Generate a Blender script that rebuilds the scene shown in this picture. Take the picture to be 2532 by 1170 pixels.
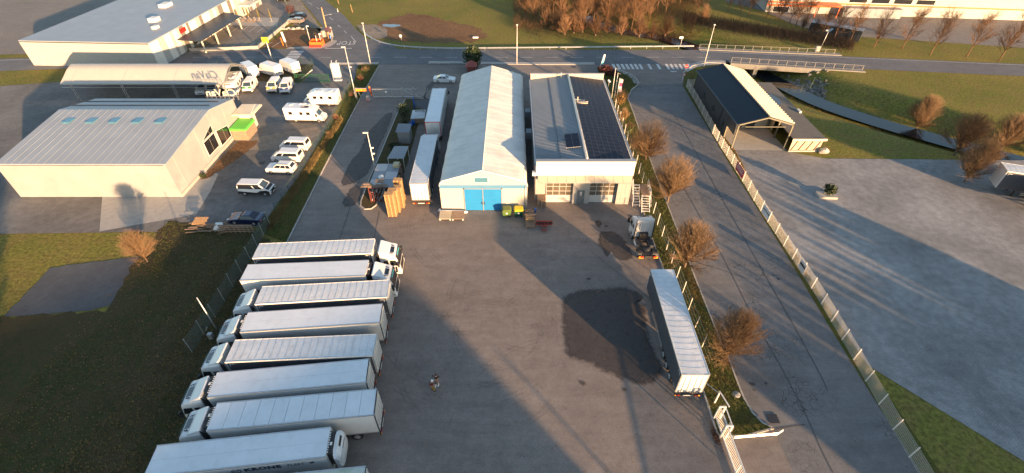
import bpy, bmesh, math, random
from mathutils import Vector, Matrix
for o in list(bpy.data.objects): bpy.data.objects.remove(o)
S = bpy.context.scene; C = S.collection
R = math.radians
rnd = random.Random(7)
# ---------------------------------------------------------------- camera
CAM_H, PITCH, FPX = 41.8, R(40.5), 1187.0
cd = bpy.data.cameras.new('camera'); cam = bpy.data.objects.new('camera', cd); C.objects.link(cam)
cam.location = (0, 0, CAM_H); cam.rotation_euler = (R(90) - PITCH, 0, 0)
cd.sensor_fit = 'HORIZONTAL'; cd.sensor_width = 36; cd.lens = 36 * FPX / 2532
cd.clip_start = .5; cd.clip_end = 3000
S.camera = cam
# ---------------------------------------------------------------- sky and sun
SUN_EL, SUN_AZ = R(7.8), R(-52.5)            # SUN_AZ measured from +X
sd = Vector((math.cos(SUN_AZ) * math.cos(SUN_EL), math.sin(SUN_AZ) * math.cos(SUN_EL), math.sin(SUN_EL)))
W = bpy.data.worlds.new('World'); S.world = W; W.use_nodes = True
wn = W.node_tree.nodes; bg = wn['Background']
sky = wn.new('ShaderNodeTexSky'); sky.sky_type = 'NISHITA'; sky.sun_disc = False
sky.sun_elevation = SUN_EL; sky.sun_rotation = math.atan2(sd.x, sd.y)
sky.altitude = 300; sky.air_density = 1.0; sky.dust_density = .7; sky.ozone_density = 1.0
W.node_tree.links.new(sky.outputs[0], bg.inputs[0]); bg.inputs[1].default_value = .10
sl = bpy.data.lights.new('sun', 'SUN'); sl.energy = 5.0; sl.angle = R(.75); sl.color = (1.0, .60, .30)
sun = bpy.data.objects.new('sun', sl); C.objects.link(sun); sun.location = (60, -80, 60)
sun.rotation_euler = (-sd).to_track_quat('-Z', 'Y').to_euler()
S.view_settings.view_transform = 'Standard'; S.view_settings.look = 'None'
S.view_settings.gamma = 1; S.view_settings.use_curve_mapping = False
S.view_settings.exposure = 1.95
# ---------------------------------------------------------------- helpers
def P(px, py, z=0.0):
    """world point at height z seen at pixel px,py of the 2532x1170 photograph"""
    u = (px - 1266) / FPX; v = (585 - py) / FPX
    s, c = math.sin(PITCH), math.cos(PITCH)
    t = (CAM_H - z) / (s - v * c)
    return Vector((t * u, t * (c + v * s), z))
def PP(seq, z=0.0): return [P(x, y, z) for x, y in seq]
_used = {}
class MB:
    def __init__(s): s.v = []; s.f = []; s.mi = []; s.sm = []; s.M = None
    def add(s, vs, fs, mi=0, smooth=False):
        b = len(s.v)
        for p in vs:
            p = Vector(p); s.v.append(s.M @ p if s.M else p)
        for f in fs: s.f.append([b + i for i in f]); s.mi.append(mi); s.sm.append(smooth)
        return s
    def box(s, x0, x1, y0, y1, z0, z1, mi=0):
        return s.add([(x0,y0,z0),(x1,y0,z0),(x1,y1,z0),(x0,y1,z0),(x0,y0,z1),(x1,y0,z1),(x1,y1,z1),(x0,y1,z1)],
            [(0,3,2,1),(4,5,6,7),(0,1,5,4),(1,2,6,5),(2,3,7,6),(3,0,4,7)], mi)
    def cbox(s, c, d, mi=0):
        return s.box(c[0]-d[0]/2, c[0]+d[0]/2, c[1]-d[1]/2, c[1]+d[1]/2, c[2]-d[2]/2, c[2]+d[2]/2, mi)
    def quad(s, *p, mi=0): return s.add(p, [tuple(range(len(p)))], mi)
    def bar(s, p, q, w, h=None, mi=0):
        p = Vector(p); q = Vector(q); d = q - p
        if d.length < 1e-6: return s
        d.normalize(); h = h or w
        up = Vector((0,0,1)) if abs(d.z) < .95 else Vector((0,1,0))
        a = d.cross(up).normalized() * w / 2; b = a.cross(d).normalized() * h / 2
        vs = [p-a-b, p+a-b, p+a+b, p-a+b, q-a-b, q+a-b, q+a+b, q-a+b]
        return s.add(vs, [(0,1,2,3),(7,6,5,4),(0,4,5,1),(1,5,6,2),(2,6,7,3),(3,7,4,0)], mi)
    def tube(s, pts, rad, n=8, mi=0, cap=True, smooth=True):
        pts = [Vector(p) for p in pts]
        rads = rad if isinstance(rad, (list, tuple)) else [rad] * len(pts)
        vs = []; fs = []; prev = None
        for i, p in enumerate(pts):
            d = (pts[min(i+1, len(pts)-1)] - pts[max(i-1, 0)])
            d = d.normalized() if d.length > 1e-9 else Vector((0,0,1))
            if prev is None:
                a = d.cross(Vector((0,0,1)) if abs(d.z) < .9 else Vector((1,0,0))).normalized()
            else:
                a = prev - d * prev.dot(d); a = a.normalized() if a.length > 1e-6 else d.orthogonal().normalized()
            prev = a; b = d.cross(a)
            for k in range(n):
                t = 2 * math.pi * k / n
                vs.append(p + (a * math.cos(t) + b * math.sin(t)) * rads[i])
        for i in range(len(pts) - 1):
            for k in range(n):
                fs.append((i*n+k, i*n+(k+1) % n, (i+1)*n+(k+1) % n, (i+1)*n+k))
        if cap: fs.append(tuple(reversed(range(n)))); fs.append(tuple(range((len(pts)-1)*n, len(pts)*n)))
        return s.add(vs, fs, mi, smooth)
    def prism(s, poly, z0, z1, mi=0):
        n = len(poly)
        a = sum(poly[i][0]*poly[(i+1)%n][1]-poly[(i+1)%n][0]*poly[i][1] for i in range(n))
        if a < 0: poly = poly[::-1]
        vs = [(p[0], p[1], z0) for p in poly] + [(p[0], p[1], z1) for p in poly]
        return s.add(vs, [tuple(reversed(range(n))), tuple(range(n, 2*n))] + [(i, (i+1)%n, n+(i+1)%n, n+i) for i in range(n)], mi)
    def sheet(s, poly, z, mi=0):
        n = len(poly)
        a = sum(poly[i][0]*poly[(i+1)%n][1]-poly[(i+1)%n][0]*poly[i][1] for i in range(n))
        if a < 0: poly = poly[::-1]
        return s.add([(p[0], p[1], z) for p in poly], [tuple(range(n))], mi)
    def profile(s, prof, halves, mi=0, smooth=False):
        """extrude an x,z outline across y; halves = [(y, inset)] slices, inset pulls the outline towards its centre"""
        n = len(prof); cx = sum(p[0] for p in prof)/n; cz = sum(p[1] for p in prof)/n
        vs = []; fs = []
        for y, ins in halves:
            for (x, z) in prof:
                dx, dz = x-cx, z-cz; L = math.hypot(dx, dz) or 1
                k = max(0, 1 - ins/L); vs.append((cx+dx*k, y, cz+dz*k))
        m = len(halves)
        for j in range(m-1):
            for i in range(n): fs.append((j*n+i, j*n+(i+1)%n, (j+1)*n+(i+1)%n, (j+1)*n+i))
        fs.append(tuple(range(n))[::-1]); fs.append(tuple(range((m-1)*n, m*n)))
        return s.add(vs, fs, mi, smooth)
    def mesh(s, name, mats):
        me = bpy.data.meshes.new(name)
        me.from_pydata([tuple(v) for v in s.v], [], s.f)
        for m in (mats if isinstance(mats, (list, tuple)) else [mats]): me.materials.append(m)
        me.polygons.foreach_set('material_index', s.mi); me.polygons.foreach_set('use_smooth', s.sm)
        bm = bmesh.new(); bm.from_mesh(me); bmesh.ops.recalc_face_normals(bm, faces=bm.faces) if len(s.f) > 1 else None
        bm.to_mesh(me); bm.free(); me.update(); return me
    def build(s, name, mats, parent=None, smooth_angle=None):
        return link(name, s.mesh(name, mats), parent)
def link(name, me, parent=None, loc=None, rot=None):
    o = bpy.data.objects.new(name, me); C.objects.link(o)
    if parent: o.parent = parent
    if loc: o.location = loc
    if rot is not None: o.rotation_euler = rot if isinstance(rot, (tuple, list)) else (0, 0, rot)
    return o
def tag(o, label, cat, group=None):
    o['label'] = label; o['category'] = cat
    if group: o['group'] = group
    return o
def thing(name, label, cat, loc=(0,0,0), rz=0.0, group=None):
    o = bpy.data.objects.new(name, None); C.objects.link(o)
    o.empty_display_size = .3; o.location = loc; o.rotation_euler = (0, 0, rz)
    return tag(o, label, cat, group)
def struct(o): o['kind'] = 'structure'; return o
def stuff(o): o['kind'] = 'stuff'; return o
def copy_tree(o, parent=None):
    c = o.copy(); C.objects.link(c)
    if parent: c.parent = parent
    for ch in list(o.children): copy_tree(ch, c)
    return c
def place(src, loc, rz, label, group=None):
    c = copy_tree(src); c.location = loc; c.rotation_euler = (0, 0, rz); c['label'] = label
    if group: c['group'] = group
    return c
def text_mesh(txt, size, ext=0.0, name='lettering', spacing=1.0, shear=0.0, bold=0.0):
    cu = bpy.data.curves.new(name, 'FONT'); cu.body = txt; cu.size = size; cu.extrude = ext
    cu.align_x = 'CENTER'; cu.align_y = 'CENTER'; cu.space_character = spacing; cu.shear = shear; cu.resolution_u = 2; cu.offset = bold
    o = bpy.data.objects.new(name, cu); C.objects.link(o)
    dg = bpy.context.evaluated_depsgraph_get(); me = bpy.data.meshes.new_from_object(o.evaluated_get(dg))
    bpy.data.objects.remove(o); me.name = name; return me
# ---------------------------------------------------------------- materials
def nd(nt, t, **kw):
    n = nt.nodes.new(t)
    for k, v in kw.items(): setattr(n, k, v)
    return n
MATS = {}
def mat(name, col, rough=.6, metal=0.0, var=.15, scale=2.0, fine=0.0, fscale=40.0, bump=0.0, bscale=30.0, spec=.5, dirt=None, dscale=.5, damt=.5, coat=0.0, stretch=None, world=False):
    if name in MATS: return MATS[name]
    m = bpy.data.materials.new(name); m.use_nodes = True; nt = m.node_tree; L = nt.links
    b = nt.nodes['Principled BSDF']; b.inputs['Roughness'].default_value = rough; b.inputs['Metallic'].default_value = metal
    b.inputs['Specular IOR Level'].default_value = spec
    if coat: b.inputs['Coat Weight'].default_value = coat; b.inputs['Coat Roughness'].default_value = .08
    if world:
        vec = nd(nt, 'ShaderNodeNewGeometry').outputs['Position']
    else:
        oi = nd(nt, 'ShaderNodeObjectInfo'); ml = nd(nt, 'ShaderNodeMath', operation='MULTIPLY'); L.new(oi.outputs['Random'], ml.inputs[0]); ml.inputs[1].default_value = 71.0
        va = nd(nt, 'ShaderNodeVectorMath', operation='ADD'); L.new(nd(nt, 'ShaderNodeTexCoord').outputs['Object'], va.inputs[0]); L.new(ml.outputs[0], va.inputs[1]); vec = va.outputs[0]
    if stretch:
        mp = nd(nt, 'ShaderNodeMapping'); mp.inputs['Scale'].default_value = stretch; L.new(vec, mp.inputs[0]); vec = mp.outputs[0]
    cur = None
    def noise(sc, det=5):
        n = nd(nt, 'ShaderNodeTexNoise'); n.inputs['Scale'].default_value = sc; n.inputs['Detail'].default_value = det
        n.inputs['Roughness'].default_value = .62; L.new(vec, n.inputs['Vector']); return n.outputs[0]
    def mulnoise(cin, sc, amt):
        mr = nd(nt, 'ShaderNodeMapRange'); mr.inputs[1].default_value = .25; mr.inputs[2].default_value = .75
        mr.inputs[3].default_value = 1-amt; mr.inputs[4].default_value = 1+amt; L.new(noise(sc), mr.inputs[0])
        mx = nd(nt, 'ShaderNodeMix', data_type='RGBA', blend_type='MULTIPLY'); mx.inputs[0].default_value = 1
        if isinstance(cin, tuple): mx.inputs[6].default_value = (*cin, 1)
        else: L.new(cin, mx.inputs[6])
        L.new(mr.outputs[0], mx.inputs[7]); return mx.outputs[2]
    cur = mulnoise(col, scale, var)
    if fine: cur = mulnoise(cur, fscale, fine)
    if dirt:
        mr = nd(nt, 'ShaderNodeMapRange'); mr.inputs[1].default_value = .48; mr.inputs[2].default_value = .72
        mr.inputs[3].default_value = 0; mr.inputs[4].default_value = damt; L.new(noise(dscale, 6), mr.inputs[0])
        mx = nd(nt, 'ShaderNodeMix', data_type='RGBA'); L.new(mr.outputs[0], mx.inputs[0]); L.new(cur, mx.inputs[6])
        mx.inputs[7].default_value = (*dirt, 1); cur = mx.outputs[2]
    L.new(cur, b.inputs['Base Color'])
    if bump:
        bp = nd(nt, 'ShaderNodeBump'); bp.inputs['Strength'].default_value = bump; bp.inputs['Distance'].default_value = .05
        L.new(noise(bscale, 3), bp.inputs['Height']); L.new(bp.outputs[0], b.inputs['Normal'])
    MATS[name] = m; return m
def asphalt(name, col, rings=(), dark=(.03,.03,.033), rough=.85, crack=0.0, patch=.5, streak=0.0, sdir=(1,1,1), feather=0.0):
    """world-space asphalt: big tone patches, speckle, tyre rings, cracked zones"""
    m = bpy.data.materials.new(name); m.use_nodes = True; nt = m.node_tree; L = nt.links
    b = nt.nodes['Principled BSDF']; b.inputs['Roughness'].default_value = rough; b.inputs['Specular IOR Level'].default_value = .3
    pos = nd(nt, 'ShaderNodeNewGeometry').outputs['Position']
    def noise(sc, det=5, v=pos, dist=0.0):
        n = nd(nt, 'ShaderNodeTexNoise'); n.inputs['Scale'].default_value = sc; n.inputs['Detail'].default_value = det; n.inputs['Roughness'].default_value = .65
        n.inputs['Distortion'].default_value = dist
        L.new(v, n.inputs['Vector']); return n.outputs[0]
    def rng(i, a, b_, c, d):
        r = nd(nt, 'ShaderNodeMapRange'); 
        for k, q in enumerate((a, b_, c, d)): r.inputs[k+1].default_value = q
        L.new(i, r.inputs[0]); return r.outputs[0]
    def mul(c, f):
        mx = nd(nt, 'ShaderNodeMix', data_type='RGBA', blend_type='MULTIPLY'); mx.inputs[0].default_value = 1
        if isinstance(c, tuple): mx.inputs[6].default_value = (*c, 1)
        else: L.new(c, mx.inputs[6])
        L.new(f, mx.inputs[7]); return mx.outputs[2]
    cur = mul(col, rng(noise(.06, 6), .3, .7, 1-.45*patch, 1+.3*patch))
    cur = mul(cur, rng(noise(.45, 6, dist=.6), .3, .7, .86, 1.1))
    cur = mul(cur, rng(noise(2.2, 5, dist=1.0), .3, .7, .88, 1.12))
    cur = mul(cur, rng(noise(11, 3), .3, .7, .76, 1.24))
    vs = nd(nt, 'ShaderNodeTexVoronoi'); vs.inputs['Scale'].default_value = .8; L.new(pos, vs.inputs['Vector'])
    cur = mul(cur, rng(vs.outputs['Distance'], .035, .07, .55, 1.0))
    if streak:
        mp = nd(nt, 'ShaderNodeMapping'); mp.inputs['Rotation'].default_value = (0, 0, sdir[0]); mp.inputs['Scale'].default_value = (sdir[1], sdir[2], 1); L.new(pos, mp.inputs[0])
        cur = mul(cur, rng(noise(1.0, 5, mp.outputs[0]), .35, .7, 1-streak, 1+streak*.5))
    msk = noise(.25, 4)
    for (cx, cy, r0, w, amt) in rings:
        sub = nd(nt, 'ShaderNodeVectorMath', operation='DISTANCE'); L.new(pos, sub.inputs[0]); sub.inputs[1].default_value = (cx, cy, 0)
        d1 = nd(nt, 'ShaderNodeMath', operation='SUBTRACT'); L.new(sub.outputs['Value'], d1.inputs[0]); d1.inputs[1].default_value = r0
        d2 = nd(nt, 'ShaderNodeMath', operation='ABSOLUTE'); L.new(d1.outputs[0], d2.inputs[0])
        a = rng(d2.outputs[0], w*.6, w, amt, 0)
        k = nd(nt, 'ShaderNodeMath', operation='MULTIPLY'); L.new(a, k.inputs[0]); L.new(rng(msk, .46, .62, 0, 1), k.inputs[1])
        inv = nd(nt, 'ShaderNodeMath', operation='SUBTRACT'); inv.inputs[0].default_value = 1; L.new(k.outputs[0], inv.inputs[1])
        cur = mul(cur, inv.outputs[0])
    if crack:
        vo = nd(nt, 'ShaderNodeTexVoronoi', feature='DISTANCE_TO_EDGE'); vo.inputs['Scale'].default_value = 1.5
        nn = nd(nt, 'ShaderNodeTexNoise'); nn.inputs['Scale'].default_value = 2.0; L.new(pos, nn.inputs['Vector'])
        ad = nd(nt, 'ShaderNodeMix', data_type='RGBA', blend_type='ADD'); ad.inputs[0].default_value = .35; L.new(pos, ad.inputs[6]); L.new(nn.outputs[1], ad.inputs[7])
        L.new(ad.outputs[2], vo.inputs['Vector'])
        a = rng(vo.outputs['Distance'], .012, .04, crack, 0)
        k = nd(nt, 'ShaderNodeMath', operation='MULTIPLY'); L.new(a, k.inputs[0]); L.new(rng(noise(.13, 3), .52, .6, 0, 1), k.inputs[1])
        inv = nd(nt, 'ShaderNodeMath', operation='SUBTRACT'); inv.inputs[0].default_value = 1; L.new(k.outputs[0], inv.inputs[1])
        cur = mul(cur, inv.outputs[0])
    if feather:
        at = nd(nt, 'ShaderNodeAttribute'); at.attribute_name = 'edge'
        sm_ = nd(nt, 'ShaderNodeMath', operation='ADD'); L.new(at.outputs['Fac'], sm_.inputs[0]); L.new(rng(noise(1.6, 6), .25, .75, -.4, .4), sm_.inputs[1])
        al = rng(sm_.outputs[0], .15, .95, 0, feather); L.new(al, b.inputs['Alpha'])
    L.new(cur, b.inputs['Base Color'])
    bp = nd(nt, 'ShaderNodeBump'); bp.inputs['Strength'].default_value = .12; bp.inputs['Distance'].default_value = .03
    L.new(noise(25, 3), bp.inputs['Height']); L.new(bp.outputs[0], b.inputs['Normal'])
    MATS[name] = m; return m
def groundmix(name, cols, scales=(.08, .6, 5), rough=.95, bump=.5):
    """grass or soil: three colours mixed by noise, strong fine grain and bump"""
    m = bpy.data.materials.new(name); m.use_nodes = True; nt = m.node_tree; L = nt.links
    b = nt.nodes['Principled BSDF']; b.inputs['Roughness'].default_value = rough; b.inputs['Specular IOR Level'].default_value = .15
    pos = nd(nt, 'ShaderNodeNewGeometry').outputs['Position']
    def noise(sc, det=6):
        n = nd(nt, 'ShaderNodeTexNoise'); n.inputs['Scale'].default_value = sc; n.inputs['Detail'].default_value = det; n.inputs['Roughness'].default_value = .7
        L.new(pos, n.inputs['Vector']); return n.outputs[0]
    def mix(f, a, c):
        mx = nd(nt, 'ShaderNodeMix', data_type='RGBA'); L.new(f, mx.inputs[0])
        for k, q in ((6, a), (7, c)):
            if isinstance(q, tuple): mx.inputs[k].default_value = (*q, 1)
            else: L.new(q, mx.inputs[k])
        return mx.outputs[2]
    def rng(i, a, b_, c, d):
        r = nd(nt, 'ShaderNodeMapRange')
        for k, q in enumerate((a, b_, c, d)): r.inputs[k+1].default_value = q
        L.new(i, r.inputs[0]); return r.outputs[0]
    cur = mix(rng(noise(scales[0]), .38, .62, 0, 1), cols[0], cols[1])
    cur = mix(rng(noise(scales[1]), .45, .68, 0, .85), cur, cols[2])
    mx = nd(nt, 'ShaderNodeMix', data_type='RGBA', blend_type='MULTIPLY'); mx.inputs[0].default_value = 1
    L.new(cur, mx.inputs[6]); L.new(rng(noise(scales[2], 4), .3, .7, .5, 1.5), mx.inputs[7])
    L.new(mx.outputs[2], b.inputs['Base Color'])
    bp = nd(nt, 'ShaderNodeBump'); bp.inputs['Strength'].default_value = bump; bp.inputs['Distance'].default_value = .12
    L.new(noise(scales[2]*1.6, 4), bp.inputs['Height']); L.new(bp.outputs[0], b.inputs['Normal'])
    MATS[name] = m; return m
M_white = mat('white_paint', (.66,.67,.67), .42, var=.05, scale=.8, dirt=(.45,.44,.41), dscale=1.3, damt=.35)
M_body = mat('vehicle_white', (.62,.63,.64), .3, var=.04, scale=1.0, coat=.4, dirt=(.5,.49,.46), dscale=1.2, damt=.25)
M_panel = mat('trailer_panel', (.56,.57,.57), .36, var=.06, scale=.5, dirt=(.42,.42,.40), dscale=.7, damt=.35)
M_roofp = mat('trailer_roof_panel', (.60,.65,.70), .38, var=.07, scale=.35, dirt=(.42,.45,.46), dscale=1.6, damt=.3, fine=.03, fscale=12)
M_tarp = mat('roof_tarpaulin', (.56,.60,.64), .5, var=.10, scale=.7, dirt=(.30,.31,.31), dscale=1.4, damt=.5, fine=.09, fscale=5, bump=.15, bscale=3)
M_curtain = mat('grey_curtain', (.055,.062,.075), .55, var=.12, scale=.6, bump=.12, bscale=3)
M_black = mat('black_plastic', (.016,.016,.018), .5, var=.2, scale=3)
M_rubber = mat('tyre_rubber', (.02,.02,.021), .85, var=.25, scale=6)
M_rim = mat('wheel_rim', (.42,.43,.44), .35, .6, var=.1)
M_glass = mat('dark_glass', (.012,.015,.02), .06, var=.1, spec=.9)
M_wglass = mat('windscreen_glass', (.03,.05,.07), .05, var=.1, spec=.9)
M_steel = mat('galvanised_steel', (.48,.49,.50), .45, .7, var=.15, scale=3)
M_cream = mat('painted_steel_post', (.66,.65,.62), .45, .1, var=.1, scale=3)
M_dsteel = mat('dark_steel', (.05,.05,.055), .5, .4, var=.2, scale=4)
M_red = mat('red_plastic', (.48,.02,.015), .4, var=.1)
M_orange = mat('orange_plastic', (.75,.2,.02), .45, var=.12)
M_yellow = mat('yellow_paint', (.72,.46,.03), .45, var=.1)
M_green = mat('green_paint', (.012,.065,.03), .5, var=.15)
M_blue = mat('blue_plastic', (.015,.11,.42), .4, var=.12)
M_cyan = mat('cyan_print', (.05,.5,.55), .5, var=.05)
M_wood = mat('pallet_wood', (.40,.25,.12), .8, var=.3, scale=3, fine=.2, fscale=20)
M_oldwood = mat('weathered_wood', (.24,.17,.12), .85, var=.3, scale=3, fine=.2, fscale=20)
M_conc = mat('concrete', (.33,.32,.30), .85, var=.15, scale=1.2, fine=.12, fscale=12, world=True)
M_kerb = mat('kerb_stone', (.36,.35,.33), .85, var=.2, scale=1.5, fine=.15, fscale=12, world=True)
M_mark = mat('road_marking', (.55,.56,.56), .7, var=.2, scale=1.2, dirt=(.13,.13,.13), dscale=2.5, damt=.8, world=True)
M_amber = mat('amber_lens', (.8,.3,.03), .3, var=.05)
M_lamp = mat('lamp_lens', (.62,.65,.66), .15, var=.05)
M_number = mat('number_plate', (.6,.6,.58), .5, var=.05)
# ================================================================ ground, roads, verges, water
G_meadow = groundmix('meadow_grass', [(.125,.135,.028), (.20,.17,.042), (.165,.125,.045)], (.05, .4, 2.4), bump=.9)
G_lawn = groundmix('lawn_grass', [(.065,.085,.016), (.10,.09,.024), (.11,.065,.026)], (.18, .8, 7))
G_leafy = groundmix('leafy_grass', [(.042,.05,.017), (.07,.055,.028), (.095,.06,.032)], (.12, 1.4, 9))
G_soil = groundmix('bare_soil', [(.15,.085,.045), (.20,.115,.06), (.09,.055,.032)], (.1, .8, 2.6), bump=1.0)
G_gravel = groundmix('gravel', [(.22,.19,.16), (.27,.24,.2), (.16,.13,.1)], (.12, .9, 14), bump=.3)
A_yard = asphalt('yard_asphalt', (.213,.184,.165), patch=.45, rings=[(-3,30,6.5,0.14,0.13),(-3,30,6.92,0.14,0.13),(-3,30,8.5,0.14,0.13),(-3,30,8.92,0.14,0.13),(-1.5,33,4.4,0.14,0.13),(-1.5,33,4.82,0.14,0.13),(-1.5,33,6.4,0.14,0.13),(-1.5,33,6.82,0.14,0.13),(2,38,7.2,0.14,0.13),(2,38,7.62,0.14,0.13),(2,38,9.2,0.14,0.13),(2,38,9.62,0.14,0.13),(-6,43,8,0.14,0.13),(-6,43,8.42,0.14,0.13),(-6,43,10.0,0.14,0.13),(-6,43,10.42,0.14,0.13),(6,20,12,0.14,0.13),(6,20,12.42,0.14,0.13),(6,20,14.0,0.14,0.13),(6,20,14.42,0.14,0.13),(-2,52,10,0.14,0.13),(-2,52,10.42,0.14,0.13),(-2,52,12.0,0.14,0.13),(-2,52,12.42,0.14,0.13),(10,44,6,0.14,0.13),(10,44,6.42,0.14,0.13),(10,44,8.0,0.14,0.13),(10,44,8.42,0.14,0.13),(-5,36,9.6,0.14,0.13),(-5,36,10.02,0.14,0.13),(-5,36,11.6,0.14,0.13),(-5,36,12.02,0.14,0.13),(-22,70,20,0.14,0.13),(-22,70,20.42,0.14,0.13),(-22,70,22.0,0.14,0.13),(-22,70,22.42,0.14,0.13),(14,58,9,0.14,0.13),(14,58,9.42,0.14,0.13),(14,58,11.0,0.14,0.13),(14,58,11.42,0.14,0.13)], streak=.12, sdir=(.9, .12, 1.1))
A_road = asphalt('road_asphalt', (.135,.14,.15), patch=.3, streak=.1, sdir=(0, .05, .7))
A_access = asphalt('access_asphalt', (.165,.163,.163), patch=.4, crack=.6, streak=.14, sdir=(1.52, .06, .8))
A_park = asphalt('parking_asphalt', (.19,.175,.16), patch=.3)
A_dark = asphalt('dark_asphalt', (.095,.098,.105), patch=.4)
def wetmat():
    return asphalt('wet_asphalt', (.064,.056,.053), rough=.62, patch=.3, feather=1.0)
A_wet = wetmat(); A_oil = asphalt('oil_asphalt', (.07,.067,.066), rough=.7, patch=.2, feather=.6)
def pavermat(name, col, size, rot):
    m = bpy.data.materials.new(name); m.use_nodes = True; nt = m.node_tree; L = nt.links; b = nt.nodes['Principled BSDF']; b.inputs['Roughness'].default_value = .85
    pos = nd(nt, 'ShaderNodeNewGeometry').outputs['Position']
    mp = nd(nt, 'ShaderNodeMapping'); mp.inputs['Rotation'].default_value = (0,0,rot); L.new(pos, mp.inputs[0])
    br = nd(nt, 'ShaderNodeTexBrick'); br.inputs['Scale'].default_value = 1/size; br.inputs['Mortar Size'].default_value = .035; br.inputs['Mortar Smooth'].default_value = .3
    br.inputs['Color1'].default_value = (*col, 1); br.inputs['Color2'].default_value = (*[c*.85 for c in col], 1); br.inputs['Mortar'].default_value = (*[c*.6 for c in col], 1); L.new(mp.outputs[0], br.inputs['Vector'])
    cur = br.outputs[0]
    for sc, a, c in ((.12,.7,1.25),(1.1,.8,1.15),(6,.85,1.12)):
        n = nd(nt, 'ShaderNodeTexNoise'); n.inputs['Scale'].default_value = sc; n.inputs['Detail'].default_value = 6; L.new(pos, n.inputs['Vector'])
        r = nd(nt, 'ShaderNodeMapRange'); r.inputs[1].default_value = .3; r.inputs[2].default_value = .7; r.inputs[3].default_value = a; r.inputs[4].default_value = c; L.new(n.outputs[0], r.inputs[0])
        mx = nd(nt, 'ShaderNodeMix', data_type='RGBA', blend_type='MULTIPLY'); mx.inputs[0].default_value = 1; L.new(cur, mx.inputs[6]); L.new(r.outputs[0], mx.inputs[7]); cur = mx.outputs[2]
    L.new(cur, b.inputs['Base Color']); MATS[name] = m; return m
V_grey = pavermat('grey_pavers', (.17,.165,.16), .45, .5)
V_pale = pavermat('pale_pavers', (.27,.27,.27), .5, .2)
def rough(poly, amp, step, seed=1):
    r = random.Random(seed); out = []
    n = len(poly)
    for i in range(n):
        a = Vector(poly[i][:2]); b = Vector(poly[(i+1) % n][:2]); L = (b-a).length; k = max(1, int(L/step))
        for j in range(k):
            p = a.lerp(b, j/k); out.append((p.x + r.uniform(-amp, amp), p.y + r.uniform(-amp, amp)))
    return out
def smoothpoly(pts, k=2):
    pts = [Vector(p[:2]) for p in pts]
    for _ in range(k):
        o = []
        for i in range(len(pts)):
            a, b = pts[i], pts[(i+1) % len(pts)]; o += [a.lerp(b, .25), a.lerp(b, .75)]
        pts = o
    return [(p.x, p.y) for p in pts]
def smoothline(pts, k=2):
    pts = [Vector(p[:2]) for p in pts]
    for _ in range(k):
        o = [pts[0]]
        for a, b in zip(pts, pts[1:]): o += [a.lerp(b, .25), a.lerp(b, .75)]
        pts = o + [pts[-1]]
    return [(p.x, p.y) for p in pts]
def sheet(name, poly, z, m): return struct(MB().sheet([(p[0], p[1]) for p in poly], z).build(name, m))
def stain(name, poly, z, m, w):
    pts = [Vector(p[:2]) for p in poly]; c = sum(pts, Vector((0,0)))/len(pts); n = len(pts)
    inn = [p + (c-p).normalized()*min(w, (c-p).length*.7) for p in pts]
    if sum(pts[i].x*pts[(i+1)%n].y-pts[(i+1)%n].x*pts[i].y for i in range(n)) < 0: pts.reverse(); inn.reverse()
    mb = MB(); mb.add([(p.x,p.y,z) for p in pts]+[(p.x,p.y,z) for p in inn], [(i,(i+1)%n,n+(i+1)%n,n+i) for i in range(n)]+[tuple(range(n,2*n))])
    o = struct(mb.build(name, m)); at = o.data.attributes.new('edge', 'FLOAT', 'POINT'); at.data.foreach_set('value', [0.0]*n+[1.0]*n); return o
def ribbon(mb, pts, w, z, mi=0, z1=None):
    pts = [Vector(p[:2]) for p in pts]; L = []; Rr = []
    for i, p in enumerate(pts):
        d = (pts[min(i+1, len(pts)-1)] - pts[max(i-1, 0)]).normalized(); nrm = Vector((-d.y, d.x)) * w / 2
        L.append(p + nrm); Rr.append(p - nrm)
    n = len(pts)
    if z1 is None:
        mb.add([(p.x, p.y, z) for p in L] + [(p.x, p.y, z) for p in Rr], [(n+i, n+i+1, i+1, i) for i in range(n-1)], mi)
    else:
        mb.add([(p.x, p.y, z) for p in L] + [(p.x, p.y, z) for p in Rr] + [(p.x, p.y, z1) for p in L] + [(p.x, p.y, z1) for p in Rr],
            [(2*n+i, 3*n+i, 3*n+i+1, 2*n+i+1) for i in range(n-1)] + [(i, 2*n+i, 2*n+i+1, i+1) for i in range(n-1)] + [(n+i, n+i+1, 3*n+i+1, 3*n+i) for i in range(n-1)]
            + [(0, n, 3*n, 2*n), (n-1, 3*n-1, 4*n-1, 2*n-1)], mi)
    return mb
def kerb(pts, w=.16, h=.13): return struct(ribbon(MB(), pts, w, -.02, 0, h).build('kerb', M_kerb))
# --- terrain with the stream cut into it
creek = [Vector((60, 330, 0)), Vector((40, 240, 0))] + [P(x, y, -2.2) for x, y in ((1470, -20), (1440, 20), (1450, 52), (1530, 74), (1640, 92), (1700, 110), (1790, 142), (1890, 182), (1960, 222), (2060, 268))]
creek += [creek[-1] + Vector((14, -14, 0)), creek[-1] + Vector((60, -50, 0)), creek[-1] + Vector((200, -120, 0))]
creek2 = [Vector((p[0], p[1])) for p in smoothline(creek, 2)]
def cdist(x, y):
    p = Vector((x, y)); best = 1e9
    for a, b in zip(creek2, creek2[1:]):
        d = b - a; t = max(0, min(1, (p-a).dot(d) / d.length_squared)); q = (a + d*t - p).length
        if q < best: best = q
    return best
def gz(x, y):
    if y < 40 or x < -150: return -.03
    d = cdist(x, y)
    if d > 11: return -.03
    t = min(1, max(0, (d - 3.2) / 7.0)); t = t*t*(3-2*t)
    return -.03 - 2.9*(1-t)
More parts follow.
